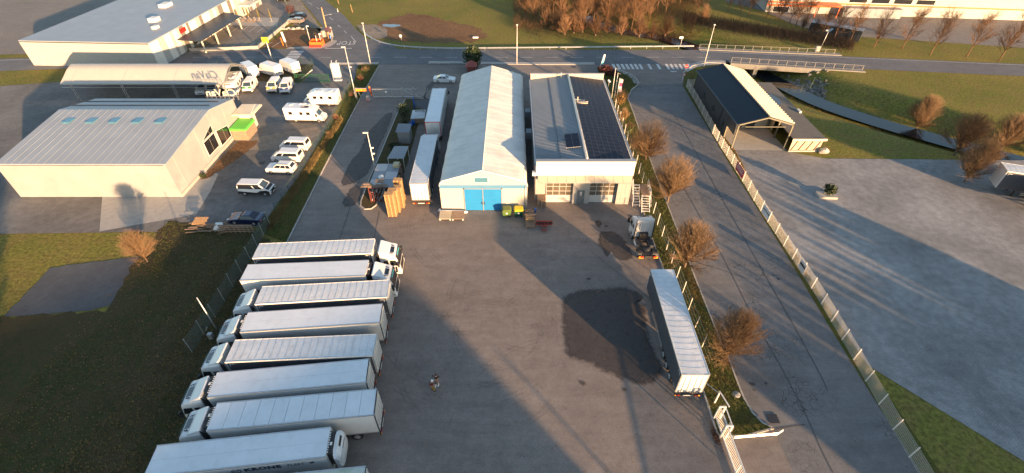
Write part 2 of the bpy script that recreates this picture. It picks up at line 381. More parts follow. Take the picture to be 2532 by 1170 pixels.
def axis(lo, hi, f0, f1, fine, coarse):
    a = []; v = lo
    while v < hi:
        a.append(v); v += fine if f0 <= v < f1 else coarse
    return a + [hi]
xs = axis(-800, 800, -40, 132, 1.6, 33); ys = axis(-500, 1100, 56, 190, 1.6, 33)
nx = len(xs); gv = [(x, y, gz(x, y) - (0.0 if y < 125 else 0)) for y in ys for x in xs]
gf = [(j*nx+i, j*nx+i+1, (j+1)*nx+i+1, (j+1)*nx+i) for j in range(len(ys)-1) for i in range(nx-1)]
gm = MB(); gm.add(gv, gf, 0, True); struct(gm.build('ground', G_meadow))
wm = bpy.data.materials.new('stream_water'); wm.use_nodes = True; wb = wm.node_tree.nodes['Principled BSDF']
wb.inputs['Base Color'].default_value = (.008,.012,.016,1); wb.inputs['Roughness'].default_value = .08; wb.inputs['Specular IOR Level'].default_value = .4
_n = nd(wm.node_tree, 'ShaderNodeTexNoise'); _n.inputs['Scale'].default_value = 1.4; _b = nd(wm.node_tree, 'ShaderNodeBump'); _b.inputs['Strength'].default_value = .12
wm.node_tree.links.new(_n.outputs[0], _b.inputs['Height']); wm.node_tree.links.new(_b.outputs[0], wb.inputs['Normal'])
struct(ribbon(MB(), [(p.x, p.y) for p in creek2[16:-1]], 4.6, -2.32).build('water', wm))
# --- asphalt
Redge = PP([(1712,166),(1693,182),(1688,212),(1718,262),(1800,400),(1870,512),(1950,640),(2046,800),(2160,985),(2280,1170)])
Redge = [(46.0, 111.6)] + [(p.x, p.y) for p in Redge] + [(42, 0), (44, -60)]
Ledge = [(-34.5, 111.2)] + [(p.x, p.y) for p in PP([(937,160),(900,225),(880,262),(800,415),(710,598)])] + [(-29.8, 38), (-29.2, 15), (-29, -60)]
sheet('yard_asphalt', Ledge + Redge[::-1], 0.0, A_yard)
north = [(-220,103),(-77,118.4),(-62.5,120.2),(-26,120.2),(45.1,119.5),(75.6,115.7),(200,100),(200,92.5),(72,108.3),(50.7,112.2),(40,110.4),(20,110),(-36,110),(-73,110.6),(-220,95)]
sheet('road', north, .012, A_road)
nw = [(p.x, p.y) for p in PP([(745,0),(690,-70),(775,-70),(803,0),(850,38),(880,72),(905,95),(962,108),(985,121),(730,121),(800,116),(825,99)])]
sheet('side_road', nw, .008, A_road)
strip_e = PP([(1912,1060),(1885,1047),(1860,1022),(1838,985),(1822,945),(1806,900),(1775,830),(1745,755),(1715,680),(1690,612),(1655,520),(1620,430),(1590,350),(1566,280),(1552,243),(1562,222),(1577,210)])
access = [(p.x, p.y) for p in strip_e] + [(p.x, p.y) for p in PP([(1690,205)])] + Redge[4:]
access = [(24.5,-60), (24.2, 10)] + access + []
sheet('access_road', access, .004, A_access)
sheet('paved_court', [(p.x, p.y) for p in PP([(486,572),(650,560),(700,490),(735,440),(760,400),(800,330),(840,255),(868,205),(760,205),(660,203),(486,180)])] + [(-140, 92), (-140, 48)], .004, V_grey)
sheet('gravel_strip', rough([(p.x, p.y) for p in PP([(600,345),(800,310),(765,380),(740,372),(600,372)])], .25, .7), .010, G_gravel)
sheet('pavement', [(p.x, p.y) for p in PP([(486,420),(540,430),(522,470),(486,530)])] + [(-56, 50), (-62, 60)], .011, M_conc)
sheet('gate_apron', [(p.x, p.y) for p in PP([(775,160),(888,160),(880,200),(868,206),(742,206),(770,180)])], .009, A_road)
sheet('car_park', [(p.x, p.y) for p in PP([(486,124),(638,119),(722,50),(700,0),(690,-60)])] + [(-110, 215), (-190, 200), (-190, 112)], .004, A_park)
sheet('gravel_lay_by', rough([(p.x, p.y) for p in PP([(686,-20),(742,0),(812,95),(800,72),(722,62),(728,48)])], .2, .8), .006, G_gravel)
sheet('dark_asphalt', rough([(p.x, p.y) for p in PP([(486,616),(545,618),(554,630),(520,690),(486,702)])] + [(-48, 36), (-57, 35), (-57.5, 43)], .12, .8), .006, A_dark)
sheet('plot_paving', [(p.x, p.y) for p in PP([(1762,300),(1818,372),(1872,480),(1945,588),(2046,757),(2140,900)])] + [(60, 0), (95, 0), (95, 68)] + [(p.x, p.y) for p in PP([(2040,392),(1930,372),(1812,340)])], .004, V_pale)
sheet('plot_floor', [(36.9,71.6),(46.7,71.4),(46.5,80),(37.2,80)], .010, M_conc)
sheet('soil_strip', rough([(p.x, p.y) for p in PP([(492,446),(540,398),(590,350),(640,348),(600,385),(560,412),(515,440)])], .2, .7), .012, G_soil)
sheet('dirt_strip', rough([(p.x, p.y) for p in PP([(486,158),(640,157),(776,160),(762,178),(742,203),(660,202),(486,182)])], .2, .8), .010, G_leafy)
# --- soil, puddles and stains
sheet('bare_soil', rough(smoothpoly([(p.x, p.y) for p in PP([(935,60),(985,35),(1065,36),(1120,55),(1185,70),(1215,92),(1150,106),(1020,106),(955,97),(920,85)])], 1), 1.0, 1.2), .004, G_soil)
sheet('soil_patch', rough([(p.x, p.y) for p in PP([(643,121),(724,66),(795,70),(812,85),(820,98),(790,113),(700,120)])], .15, .8), .004, G_soil)
sheet('gravel_verge', rough([(p.x, p.y) for p in PP([(880,62),(925,60),(960,72),(955,92),(935,97),(905,90)])], .3, .8), .008, G_gravel)
puddle = bpy.data.materials.new('puddle_water'); puddle.use_nodes = True; pb = puddle.node_tree.nodes['Principled BSDF']
pb.inputs['Base Color'].default_value = (.05,.055,.06,1); pb.inputs['Roughness'].default_value = .04; pb.inputs['Specular IOR Level'].default_value = 1.0
for q in ([(943,60),(985,60),(993,64),(975,68),(950,66)],): sheet('puddle', rough(smoothpoly([(p.x, p.y) for p in PP(q)], 1), .2, .6), .016, puddle)
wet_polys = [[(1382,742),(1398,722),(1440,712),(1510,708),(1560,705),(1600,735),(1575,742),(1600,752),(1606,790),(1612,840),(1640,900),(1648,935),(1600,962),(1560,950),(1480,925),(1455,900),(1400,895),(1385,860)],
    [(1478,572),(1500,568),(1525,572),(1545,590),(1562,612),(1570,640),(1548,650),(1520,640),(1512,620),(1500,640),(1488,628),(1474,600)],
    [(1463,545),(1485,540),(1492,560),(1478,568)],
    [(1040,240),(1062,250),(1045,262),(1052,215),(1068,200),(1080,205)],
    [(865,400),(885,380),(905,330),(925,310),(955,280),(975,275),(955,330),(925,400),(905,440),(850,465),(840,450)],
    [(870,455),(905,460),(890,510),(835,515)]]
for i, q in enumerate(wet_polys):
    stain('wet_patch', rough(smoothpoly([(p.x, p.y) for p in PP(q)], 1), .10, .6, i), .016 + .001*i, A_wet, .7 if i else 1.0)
for q in [(1440,948,.55),(1543,963,.4),(1455,690,.35),(1500,560,.4),(1860,950,.4),(1893,948,.28),(1815,925,.5),(1865,965,.25),(1925,690,.3)]:
    c = P(q[0], q[1]); stain('oil_stain', rough([(c.x+q[2]*math.cos(a*.63), c.y+q[2]*.8*math.sin(a*.63)) for a in range(10)], q[2]*.18, .3, int(q[0])), .026, A_oil, q[2]*.6)
# --- tar joints and seams
A_tar = mat('tar_joint', (.055,.054,.055), .8, var=.3, scale=1.5, world=True)
tj = MB()
for pts, w in [([(1668,285),(1700,340),(1790,500),(1880,660),(1960,800),(2030,930),(2046,965)], .08), ([(1560,262),(1600,300),(1700,480),(1790,640),(1870,800),(1930,905),(1990,1020),(2030,1110),(2060,1170)], .07),
    ([(1700,200),(1690,212),(1575,214)], .1), ([(1800,1085),(1935,1058),(1990,1050)], .09), ([(986,250),(905,400),(880,470),(840,590)], .07), ([(938,525),(925,590)], .06), ([(800,450),(906,452)], .05), ([(820,352),(920,352)], .05),
    ([(1690,640),(1760,660),(1850,690)], .06), ([(1610,742),(1460,620)], .06), ([(1120,385),(1120,386)], .05)]:
    ribbon(tj, [(p.x, p.y) for p in PP(pts)], w, .024)
struct(tj.build('tar_joint', A_tar))
# --- verges raised behind kerbs
lawn_n = PP([(1575,200),(1566,190),(1545,180),(1520,170),(1490,164),(1478,166),(1480,184)])
strip_w = [(17.9, 86.0), (17.9, 63.0)] + [(p.x, p.y) for p in PP([(1561,449),(1577,480),(1613,593),(1638,660),(1690,830),(1738,966),(1773,1073),(1790,1080),(1842,1079)])]
strip = [(p.x, p.y) for p in strip_e] + [(p.x, p.y) for p in lawn_n] + strip_w
struct(MB().prism(strip, -.05, .10).build('planting_strip', G_lawn))
kerb([(p.x, p.y) for p in strip_e] + [(p.x, p.y) for p in lawn_n[:6]])
kerb(strip_w[1:] + [(strip_e[0].x, strip_e[0].y)])
isl = [(p.x, p.y) for p in PP([(1003,246),(985,275),(960,335),(935,395),(915,440),(893,498),(892,510),(902,518),(918,517),(930,508),(938,490),(985,470),(1008,400),(1030,320),(1052,262),(1056,246)])]
struct(MB().prism(isl, -.05, .10).build('planted_island', G_leafy)); kerb(isl[:12])
lv = [(p.x, p.y) for p in PP([(937,163),(900,228),(880,265),(800,418),(710,600),(640,572),(690,500),(738,440),(795,350),(842,285),(874,215),(884,165),(905,160)])]
struct(MB().prism(lv, -.05, .10).build('grass_verge', G_lawn)); kerb(lv[:5] + [(-29.8, 38)])
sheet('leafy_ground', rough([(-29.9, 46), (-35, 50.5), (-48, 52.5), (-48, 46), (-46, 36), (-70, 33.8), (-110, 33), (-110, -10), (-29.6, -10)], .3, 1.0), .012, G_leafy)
rv = [(p.x, p.y) for p in PP([(1712,166),(1693,182),(1688,212),(1718,262),(1800,400),(1870,512),(1950,640),(2046,800),(2160,985),(2290,1190),(2340,1190),(2046,757),(1945,588),(1872,480),(1818,372),(1762,300),(1790,180),(1795,163),(1760,160)])]
sheet('road_verge', rv, .014, G_lawn)
kerb([(p.x, p.y) for p in PP([(1790,157),(1750,155),(1712,163),(1690,180),(1686,205)])])
sheet('pavement', [(p.x, p.y) for p in PP([(1795,150),(1745,150),(1712,157),(1690,172),(1700,178),(1722,166),(1760,160),(1795,158)])], .018, M_conc)
struct(ribbon(MB(), [(p.x, p.y) for p in PP([(1060,155),(1155,156),(1325,158),(1470,158)])], 1.3, -.02, 0, .12).build('pavement', M_conc))
struct(ribbon(MB(), [(p.x, p.y) for p in PP([(820,157),(886,157),(936,157)])], 1.0, -.02, 0, .11).build('pavement', M_conc))
sheet('pavement', [(p.x, p.y) for p in PP([(706,121),(790,120),(818,114),(834,101),(822,98),(806,108),(780,114),(716,117)])], .022, M_conc)
struct(ribbon(MB(), smoothline([(p.x, p.y) for p in PP([(1492,166),(1520,172),(1546,181),(1566,192),(1575,208)])], 2), 1.2, .05, 0, .115).build('pavement', M_conc))
# --- road markings
mk = MB()
for x in range(-100, 45, 6):
    if -46 < x < -38: continue
    mk.box(x, x+3, 114.6, 114.72, .018, .020)
for t in range(6): p = P(650 + 38*t - 0, 8 + 20*t)
for a, b in [((760,5),(772,12)),((782,18),(790,23)),((815,43),(823,50)),((835,62),(841,67)),((851,77),(857,82))]:
    ribbon(mk, [(p.x, p.y) for p in PP([a, b])], .14, .018)
for y, x0, x1 in [(127.5,719,751),(131.5,716,748),(135.5,712,744),(139.5,709,741),(143.5,705,738),(147.5,703,734)]:
    a, b = P(x0, y), P(x1, y); mk.box(a.x, b.x, a.y-.28, a.y+.28, .018, .020)
for x in range(1512, 1700, 11):
    if 1580 < x < 1640 and x % 2: continue
    a = P(x, 158.5); b = P(x + 6.5, 171.5)
    mk.add([(a.x, a.y, .020), (a.x+.55, a.y, .020), (b.x+.62, b.y, .020), (b.x+.07, b.y, .020)], [(3,2,1,0)])
a = P(1658, 177); b = P(1673, 177); mk.box(a.x, b.x, a.y-.2, a.y+.2, .018, .020)
ribbon(mk, [(p.x, p.y) for p in PP([(803,120),(870,120)])], .35, .018)
ribbon(mk, smoothline([(p.x, p.y) for p in PP([(745,122.5),(790,121),(815,116),(833,103)])], 2), .16, .0245)
ribbon(mk, [(p.x, p.y) for p in PP([(868,90),(880,104)])], .14, .018)
ribbon(mk, [(-160,108.2),(-77,117.7),(-62.6,119.6)], .14, .018)
ribbon(mk, [(46,118.6),(75.6,115.0),(190,100.7)], .14, .018)
for i in range(9): 
    a = P(505 + 21*i, 121 - .6*i); b = P(527 + 21*i, 108 - .6*i); ribbon(mk, [(a.x, a.y), (b.x, b.y)], .12, .010)
for i in range(6):
    a = P(552 + 21*i, 79 + .3*i); b = P(572 + 21*i, 65); ribbon(mk, [(a.x, a.y), (b.x, b.y)], .12, .010)
struct(mk.build('road_marking', M_mark))
so = link('road_marking_stop', text_mesh('STOP', 3.2, 0), None, P(857, 106) + Vector((0,0,.02)), math.pi + .12); so.scale = (.62, 1.2, 1); so.data.materials.append(M_mark); struct(so)
sheet('road_patch', [(p.x, p.y) for p in PP([(648,121.5),(682,121),(670,135),(633,135)])], .021, A_dark)
# --- little covers set in the paving
def cover(px, py, w, d, label, round_=False):
    c = P(px, py); m = MB()
    if round_: m.tube([(0,0,0),(0,0,.05)], w, 14)
    else: m.box(-w/2, w/2, -d/2, d/2, 0, .03); [m.box(-w/2+w*k/6-.01, -w/2+w*k/6+.01, -d/2, d/2, .03, .036) for k in range(1, 6)]
    o = m.build('drain_cover', M_dsteel if not round_ else M_conc); o.location = (c.x, c.y, .03 if not round_ else .09); tag(o, label, 'drain cover')
cover(1912, 1036, .9, .9, 'square iron drain cover set in the road near the strip tip')
cover(1820, 977, .38, 0, 'round concrete manhole cover in the grass beside the sliding gate', True)
cover(1563, 537, .5, .45, 'small rusty drain cover by the cab of the lone tractor unit')
cover(1419, 166, .8, .8, 'drain cover in the asphalt behind the ribbed rear parapet')
cover(648, 403, .8, .8, 'square drain cover in the grey pavers left of the white vans')
cover(810, 211, .9, .5, 'pale framed drain cover just inside the green gate')
# ================================================================ vegetation
M_twig = mat('twig_bark', (.165,.104,.055), .85, var=.35, scale=.6)
M_twig2 = mat('grove_bark', (.135,.072,.036), .85, var=.4, scale=.4)
M_trunk = mat('trunk_bark', (.12,.085,.06), .9, var=.3, scale=3)
M_leafd = mat('dark_leaf', (.022,.038,.012), .6, var=.4, scale=1.5)
M_leafb = mat('dry_leaf', (.20,.115,.03), .7, var=.4, scale=1.5)
M_leafr = mat('red_leaf', (.085,.022,.018), .7, var=.4, scale=1.5)
M_leafg = mat('hedge_leaf', (.06,.075,.02), .7, var=.4, scale=1.5)
def twig(mb, p, d, L, r0, r1, seg, bend, rr):
    pts = [p.copy()]; d = d.normalized()
    for i in range(seg):
        d = (d + Vector((rr.uniform(-1,1), rr.uniform(-1,1), rr.uniform(-.6,1)))*bend).normalized(); pts.append(pts[-1] + d*L/seg)
    n = len(pts); vs = []; fs = []
    a = d.orthogonal().normalized(); b = d.cross(a)
    for i, q in enumerate(pts):
        r = r0 + (r1-r0)*i/(n-1)
        for k in range(3): t = 2.094*k; vs.append(q + (a*math.cos(t) + b*math.sin(t))*r)
    for i in range(n-1):
        for k in range(3): fs.append((i*3+k, i*3+(k+1)%3, (i+1)*3+(k+1)%3, (i+1)*3+k))
    mb.add(vs, fs, 0); return pts, d
def broom_mesh(seed, H, W, nl=16, n2=9, n3=7, thick=1.0, base=1.0, n4=0):
    """bare rounded crown: limbs fan out of a short bole, each carries rods, each rod fine twigs"""
    rr = random.Random(seed); cr = MB()
    egg = True
    def env(d):   # distance from the bole top to the crown's egg-shaped outline
        ax, az = W/2, (H-base)
        k = 1 / math.sqrt((d.x/ax)**2 + (d.y/ax)**2 + (max(d.z, -.2)/az)**2 + 1e-6); return min(k, max(ax, az))
    for i in range(nl):
        a = 2*math.pi*(i + rr.uniform(-.4,.4))/nl; el = R(rr.choice([24, 40, 52, 62, 70, 77, 84]) + rr.uniform(-8, 8))
        d = Vector((math.cos(a)*math.cos(el), math.sin(a)*math.cos(el), math.sin(el)))
        k = env(d)*rr.uniform(.72, 1.06); s0 = Vector((rr.uniform(-.1,.1), rr.uniform(-.1,.1), base*rr.uniform(.75, 1)))
        pts, dd = twig(cr, s0, d, k*.8, .05*thick, .018*thick, 5, .07, rr)
        for j in range(n2):
            t = rr.uniform(.15, 1.0); q = pts[0].lerp(pts[-1], t); m = pts[min(5, int(t*5))]; q = m
            d2 = (d + Vector((rr.gauss(0,.34), rr.gauss(0,.34), rr.gauss(.2,.28)))).normalized()
            rem = max(.35, env((q + d2*.1 - Vector((0,0,base))).normalized())*rr.uniform(.82, 1.04) - (q - Vector((0,0,base))).length)
            p2, d3 = twig(cr, q, d2, rem, .022*thick, .008*thick, 3, .1, rr)
            for l in range(n3):
                q2 = p2[rr.randint(0, 3)] if l else p2[-1]
                d4 = (d2 + Vector((rr.gauss(0,.42), rr.gauss(0,.42), rr.gauss(.22,.32)))).normalized()
                r3 = max(.2, min(.9, env((q2 - Vector((0,0,base))).normalized())*rr.uniform(.9, 1.07) - (q2 - Vector((0,0,base))).length + rr.uniform(.05,.25)))
                twig(cr, q2, d4, r3, .011*thick, .006*thick, 2, .12, rr)
    tr = MB(); tr.tube([(0,0,-.1), (0,0,base*.5), (.02,0,base)], [.19*thick, .15*thick, .12*thick], 8)
    return cr.mesh('crown', M_twig), tr.mesh('trunk', M_trunk)
_bm = [broom_mesh(11, 7.0, 6.4, 30, 17, 12, .85), broom_mesh(23, 6.7, 6.9, 26, 18, 12, .85), broom_mesh(37, 7.3, 6.1, 24, 17, 13, .9), broom_mesh(41, 7.0, 6.6, 32, 15, 12, .8)]
def tree(name, meshes, label, cat, loc, rz, sc, group=None, m=None):
    t = thing(name, label, cat, loc, rz, group); t.scale = sc if isinstance(sc, tuple) else (sc, sc, sc)
    link('crown', meshes[0], t); link('trunk', meshes[1], t); return t
grp = 'bare rounded trees in the planting strip'
for i, (px, py, sc, lab) in enumerate([
    (1793, 890, .98, 'bare rounded tree on the strip beside the rear of the parked grey trailer'),
    (1692, 662, 1.02, 'bare rounded tree on the strip beside the front of the grey trailer'),
    (1650, 500, 1.08, 'bare rounded tree on the strip beside the white steel stair'),
    (1596, 396, 1.02, 'bare rounded tree on the strip beside the solar roof, farthest of four')]):
    tree('bare_tree', _bm[i % 4], lab, 'tree', P(px, py) + Vector((0,0,.1)), i*1.3, sc, grp)
# leaf clump crowns
def clump_mesh(seed, n, shape, size, m, cone=False):
    rr = random.Random(seed); mb = MB()
    for i in range(n):
        while True:
            p = Vector((rr.uniform(-1,1), rr.uniform(-1,1), rr.uniform(-1,1)))
            if p.length < 1: break
        p = p * (.55 + .45*rr.random()) / max(.35, p.length) * rr.uniform(.6, 1.0) if rr.random() < .8 else p
        lump = 1 + .16*math.sin(5*p.x + seed) * math.cos(4*p.y) + .1*math.sin(7*p.z)
        p *= lump
        if cone: k = max(.05, (1 - p.z)/2)**.7; p = Vector((p.x*k*1.3, p.y*k*1.3, p.z))
        q = Vector((p.x*shape[0], p.y*shape[1], (p.z + 1)*shape[2]/2))
        d = Vector((rr.gauss(0,1), rr.gauss(0,1), rr.gauss(.4,.8))).normalized(); a = d.orthogonal().normalized(); b = d.cross(a); s = size*rr.uniform(.6, 1.4)
        mb.add([q - a*s*.5, q + b*s*.35, q + a*s*.5, q - b*s*.35], [(0,1,2,3)])
    return mb.mesh('crown', m)
def stem_mesh(h, r): m = MB(); m.tube([(0,0,-.1), (0,0,h)], [r, r*.6], 6); return m.mesh('trunk', M_trunk)
_stem = stem_mesh(1.0, .07)
def bush(name, label, cat, loc, shape, m, n=900, size=.22, seed=1, cone=False, group=None, me=None):
    t = thing(name, label, cat, loc, seed*.7, group); link('crown', me or clump_mesh(seed, n, shape, size, m, cone), t); link('trunk', _stem, t); return t
bush('conifer', 'dense dark green rounded conifer behind the red roofed booth', 'tree', P(1171, 168), (2.1, 2.1, 5.2), M_leafd, 5200, .36, 3)
bush('shrub', 'dark red leaved shrub at the foot of the blue pylon sign', 'shrub', P(1497, 184), (1.9, 1.5, 2.2), M_leafr, 1300, .25, 4)
bush('shrub', 'smaller reddish shrub to the right of the dark red one by the pylon sign', 'shrub', P(1515, 189), (1.1, 1.1, 1.5), M_leafr, 600, .22, 5)
for i, (px, py, w, h, lab) in enumerate([(1532,262,2.0,3.4,'yellowish shrub by the foot of the flagpoles'), (1540,300,1.5,2.6,'yellowish shrub between the flagpoles and the solar roof'), (1553,330,1.3,2.0,'low olive shrub beside the middle of the solar roof')]):
    t = thing('shrub', lab, 'shrub', P(px, py) + Vector((0,0,.1)), i, 'shrubs along the workshop'); rb = broom_mesh(60+i, h, w*1.8, 12, 7, 5, .7, .25); link('crown', rb[0], t); link('foliage', clump_mesh(70+i, 500, (w*.7, w*.7, h*.85), .2, M_leafb if i < 2 else M_leafg), t)
for i, (px, py, w, h, m, lab) in enumerate([(1002,300,1.25,3.9,M_leafd,'tall dark evergreen hedge bush right of the sliding gate, tallest of its row'), (1003,322,.75,2.4,M_leafd,'egg shaped dark conifer in front of the tall hedge bush'), (978,372,1.2,1.5,M_leafd,'low dark shrub between the grey hut and the lean to roof')]):
    bush('evergreen_bush', lab, 'bush', P(px, py) + Vector((0,0,.1)), (w, w, h), m, 1500, .2, 11+i, i == 1)
for i, (px, py, w, h, lab) in enumerate([(893,200,.9,1.3,'reddish brown bush on the verge by the lamp post'), (905,178,1.1,.9,'low olive bush at the corner of the verge by the main road'), (870,240,.6,1.1,'thin reddish bush by the rear motorhome'), (830,296,.75,1.0,'rusty red shrub at the nose of the front motorhome'), (815,335,.5,.5,'small reddish shrub on the verge below the motorhomes')]):
    t = thing('shrub', lab, 'shrub', P(px, py) + Vector((0,0,.1)), i); rb = broom_mesh(80+i, h, w*2, 10, 6, 5, .5, .12); link('crown', rb[0], t); link('foliage', clump_mesh(90+i, 260, (w*.8, w*.8, h*.8), .16, M_leafr if i != 1 else M_leafg), t)
bush('shrub', 'red brown bare bush behind the two dark cars near the supermarket', 'shrub', P(722, 38), (1.6, 1.6, 3.2), M_leafr, 700, .2, 21)
bush('shrub', 'dark green creeper at the corner of the white gabled wall', 'shrub', P(503, 438), (1.0, .5, .8), M_leafd, 300, .2, 22)
# the grove beyond the main road: every trunk its own tree
def tall_mesh(seed, H, W, nl, n2, n3, thick):
    rr = random.Random(seed); cr = MB()
    lead = [Vector((0,0,1.0))]
    tr = MB(); tr.tube([(0,0,-.6), (.03,0,1.2), (rr.uniform(-.15,.15), rr.uniform(-.15,.15), H*.55), (rr.uniform(-.3,.3), rr.uniform(-.3,.3), H*.92)], [.15*thick, .12*thick, .07*thick, .015], 6)
    for i in range(nl):
        z = H*rr.uniform(.1, .85); a = rr.uniform(0, 6.283); el = R(rr.uniform(38, 72)); d = Vector((math.cos(a)*math.cos(el), math.sin(a)*math.cos(el), math.sin(el)))
        L = (W*.75)*(1.15 - .75*z/H)*rr.uniform(.7, 1.2)
        p, d1 = twig(cr, Vector((0,0,z)), d, L, .04*thick, .015*thick, 3, .1, rr)
        for j in range(n2):
            d2 = (d1 + Vector((rr.gauss(0,.5), rr.gauss(0,.5), rr.gauss(.2,.35)))).normalized()
            p2, d3 = twig(cr, p[rr.randint(1,3)], d2, L*rr.uniform(.35,.7), .02*thick, .009*thick, 2, .12, rr)
            for l in range(n3):
                twig(cr, p2[rr.randint(0,2)], (d3 + Vector((rr.gauss(0,.6), rr.gauss(0,.6), rr.gauss(.2,.4)))).normalized(), rr.uniform(.5, 1.2), .012*thick, .006*thick, 1, .1, rr)
    return cr.mesh('crown', M_twig2), tr.mesh('trunk', M_twig2)
_tm = [tall_mesh(200+i, 9.5, 4.4, 30, 8, 6, .95) for i in range(4)] + [(lambda b: (b[0], b[1]))(broom_mesh(300+i, 5.0, 4.2, 14, 8, 5, 1.5, .4)) for i in range(2)]
for m in _tm[4:]: m[0].materials[0] = M_twig2
rg = random.Random(5); spots = []
front = [(1352,70),(1378,76),(1396,86),(1418,82),(1440,80),(1472,88),(1500,82),(1536,86),(1580,90),(1612,88),(1648,68)]
for i, (px, py) in enumerate(front): spots.append((P(px, py), 4 + i % 2, rg.uniform(.75, 1.15)))
for row, (y0, x0, x1, n) in enumerate([(58, 1315, 1600, 9), (40, 1285, 1650, 11), (20, 1270, 1700, 12), (2, 1250, 1760, 12), (-18, 1240, 1720, 10)]):
    for k in range(n):
        spots.append((P(x0 + (x1-x0)*(k + rg.uniform(.1,.9))/n, y0 + rg.uniform(-7,7)), rg.randint(0,3), rg.uniform(.8, 1.15)))
adj = ['slender', 'twiggy', 'leaning', 'dense', 'thin', 'tall', 'bushy']
ORD = ['first','second','third','fourth','fifth','sixth','seventh','eighth','ninth','tenth','eleventh','twelfth','thirteenth','fourteenth','fifteenth','sixteenth','seventeenth','eighteenth','nineteenth','twentieth','twenty-first','twenty-second','twenty-third','twenty-fourth','twenty-fifth','twenty-sixth']
rowname = []
for nm_, n_ in (('low front row', 11), ('second row', 9), ('middle row', 11), ('fourth row', 12), ('fifth row', 12), ('back row', 10)): rowname += [(nm_, q) for q in range(n_)]
for i, (p, k, s) in enumerate(spots):
    p.z = gz(p.x, p.y) if cdist(p.x, p.y) > 3 else -2.2
    lab = ('low shrubby bare tree, ' if k > 3 else 'golden brown bare tree, ') + ORD[rowname[i][1]] + ' from the left in the ' + rowname[i][0] + ' of the grove'
    tree('bare_shrub_tree' if k > 3 else 'grove_tree', _tm[k], lab, 'tree', p, rg.uniform(0, 6), s, 'low trees at the edge of the grove' if k > 3 else 'bare trees of the grove')
# trees along the far bank and in front of the orange striped hall
for i, (px, py, k, s) in enumerate([(1722,40,0,.9),(1738,52,4,.9),(1800,28,1,.8),(1830,34,2,.7),(1850,40,3,.8),(1862,20,1,.9),(1895,44,0,.55),(1918,48,1,.6),(1926,52,2,.7),(1952,58,3,.75),(1968,62,0,.85),(1985,70,4,.7),(1990,60,1,.8),(2010,84,5,.8),(2030,92,2,.7),(2060,100,1,.8),(2100,105,3,.9),(2160,118,0,.9),(2230,120,2,1.0),(2300,135,1,1.0),(2390,140,3,1.0),(2470,150,0,1.1)]):
    p = P(px, py); p.z = gz(p.x, p.y)
    tree('bank_tree', _tm[k], ORD[i] + ' bare tree from the left along the far bank before the orange striped hall', 'tree', p, i*1.1, s, 'bare trees along the far bank')
# rough scrub that reads as one mass on the far bank
sc = MB(); rs = random.Random(9)
for i in range(9000):
    t = rs.random(); px = 1690 + 420*t; py = 48 + 66*t + rs.gauss(0, 7); p = P(px, py); p.z = gz(p.x, p.y)
    d = Vector((rs.gauss(0,.5), rs.gauss(0,.5), 1)); twig(sc, p, d, rs.uniform(.5, 1.9), .03, .008, 2, .2, rs)
for i in range(2500):
    px = rs.uniform(1300, 1680); py = 80 + rs.gauss(0, 12) - abs(px-1500)*.03; p = P(px, py); p.z = gz(p.x, p.y)
    twig(sc, p, Vector((rs.gauss(0,.5), rs.gauss(0,.5), 1)), rs.uniform(.3, 1.2), .03, .008, 2, .2, rs)
stuff(tag(sc.build('undergrowth', mat('brush_bark', (.055,.036,.022), .9, var=.4, scale=.3, world=True)), 'dark tangled undergrowth along the far bank of the stream', 'undergrowth'))
gb2 = MB()
for i in range(9000):
    px = rs.uniform(1270, 1720); py = rs.uniform(-25, 74); p = P(px, py); p.z = gz(p.x, p.y)
    twig(gb2, p, Vector((rs.gauss(0,.4), rs.gauss(0,.4), 1)), rs.uniform(.6, 2.6), .035, .008, 2, .2, rs)
for i in range(2600):
    k = rs.uniform(14, len(creek2)-3); a = creek2[int(k)].lerp(creek2[int(k)+1], k-int(k)); q = a + Vector((rs.gauss(0,4.2), rs.gauss(0,4.2)))
    if abs(cdist(q.x, q.y)) < 2.6 or cdist(q.x, q.y) > 9 or (48 < q.x < 80 and 104 < q.y < 122): continue
    twig(gb2, Vector((q.x, q.y, gz(q.x, q.y))), Vector((rs.gauss(0,.5), rs.gauss(0,.5), 1)), rs.uniform(.3, 1.1), .03, .008, 2, .2, rs)
stuff(tag(gb2.build('brushwood', M_twig2), 'reddish brown brushwood between the grove trees and along the stream', 'brushwood'))
# grass tufts on the near verges
def tufts(name, poly, n, h, m, seed, label, z=.1):
    rr = random.Random(seed); mb = MB(); xs_ = [p[0] for p in poly]; ys_ = [p[1] for p in poly]; cnt = 0
    def inside(x, y):
        c = False; j = len(poly)-1
        for i in range(len(poly)):
            if (poly[i][1] > y) != (poly[j][1] > y) and x < (poly[j][0]-poly[i][0])*(y-poly[i][1])/(poly[j][1]-poly[i][1]) + poly[i][0]: c = not c
            j = i
        return c
    while cnt < n:
        x = rr.uniform(min(xs_), max(xs_)); y = rr.uniform(min(ys_), max(ys_))
        if not inside(x, y): continue
        cnt += 1
        for k in range(3):
            a = rr.uniform(0, 6.28); w = rr.uniform(.015,.04); q = Vector((x + rr.gauss(0,.06), y + rr.gauss(0,.06), z)); t = Vector((rr.gauss(0,.08), rr.gauss(0,.08), h*rr.uniform(.4, 1.3)))
            s = Vector((math.cos(a), math.sin(a), 0))*w; mb.add([q-s, q+s, q+t], [(0,1,2)])
    return stuff(tag(mb.build(name, m), label, 'grass'))
M_blade = mat('grass_blade', (.075,.085,.02), .8, var=.5, scale=.4, fine=.3, fscale=3, world=True)
M_bladed = mat('dry_blade', (.17,.12,.045), .8, var=.4, scale=.4, world=True)
tufts('grass_tufts', strip, 15000, .13, M_blade, 1, 'short green grass growing along the planting strip under the bare trees')
tufts('grass_tufts', lv, 9000, .12, M_blade, 2, 'short grass on the verge between the left road and the camper yard')
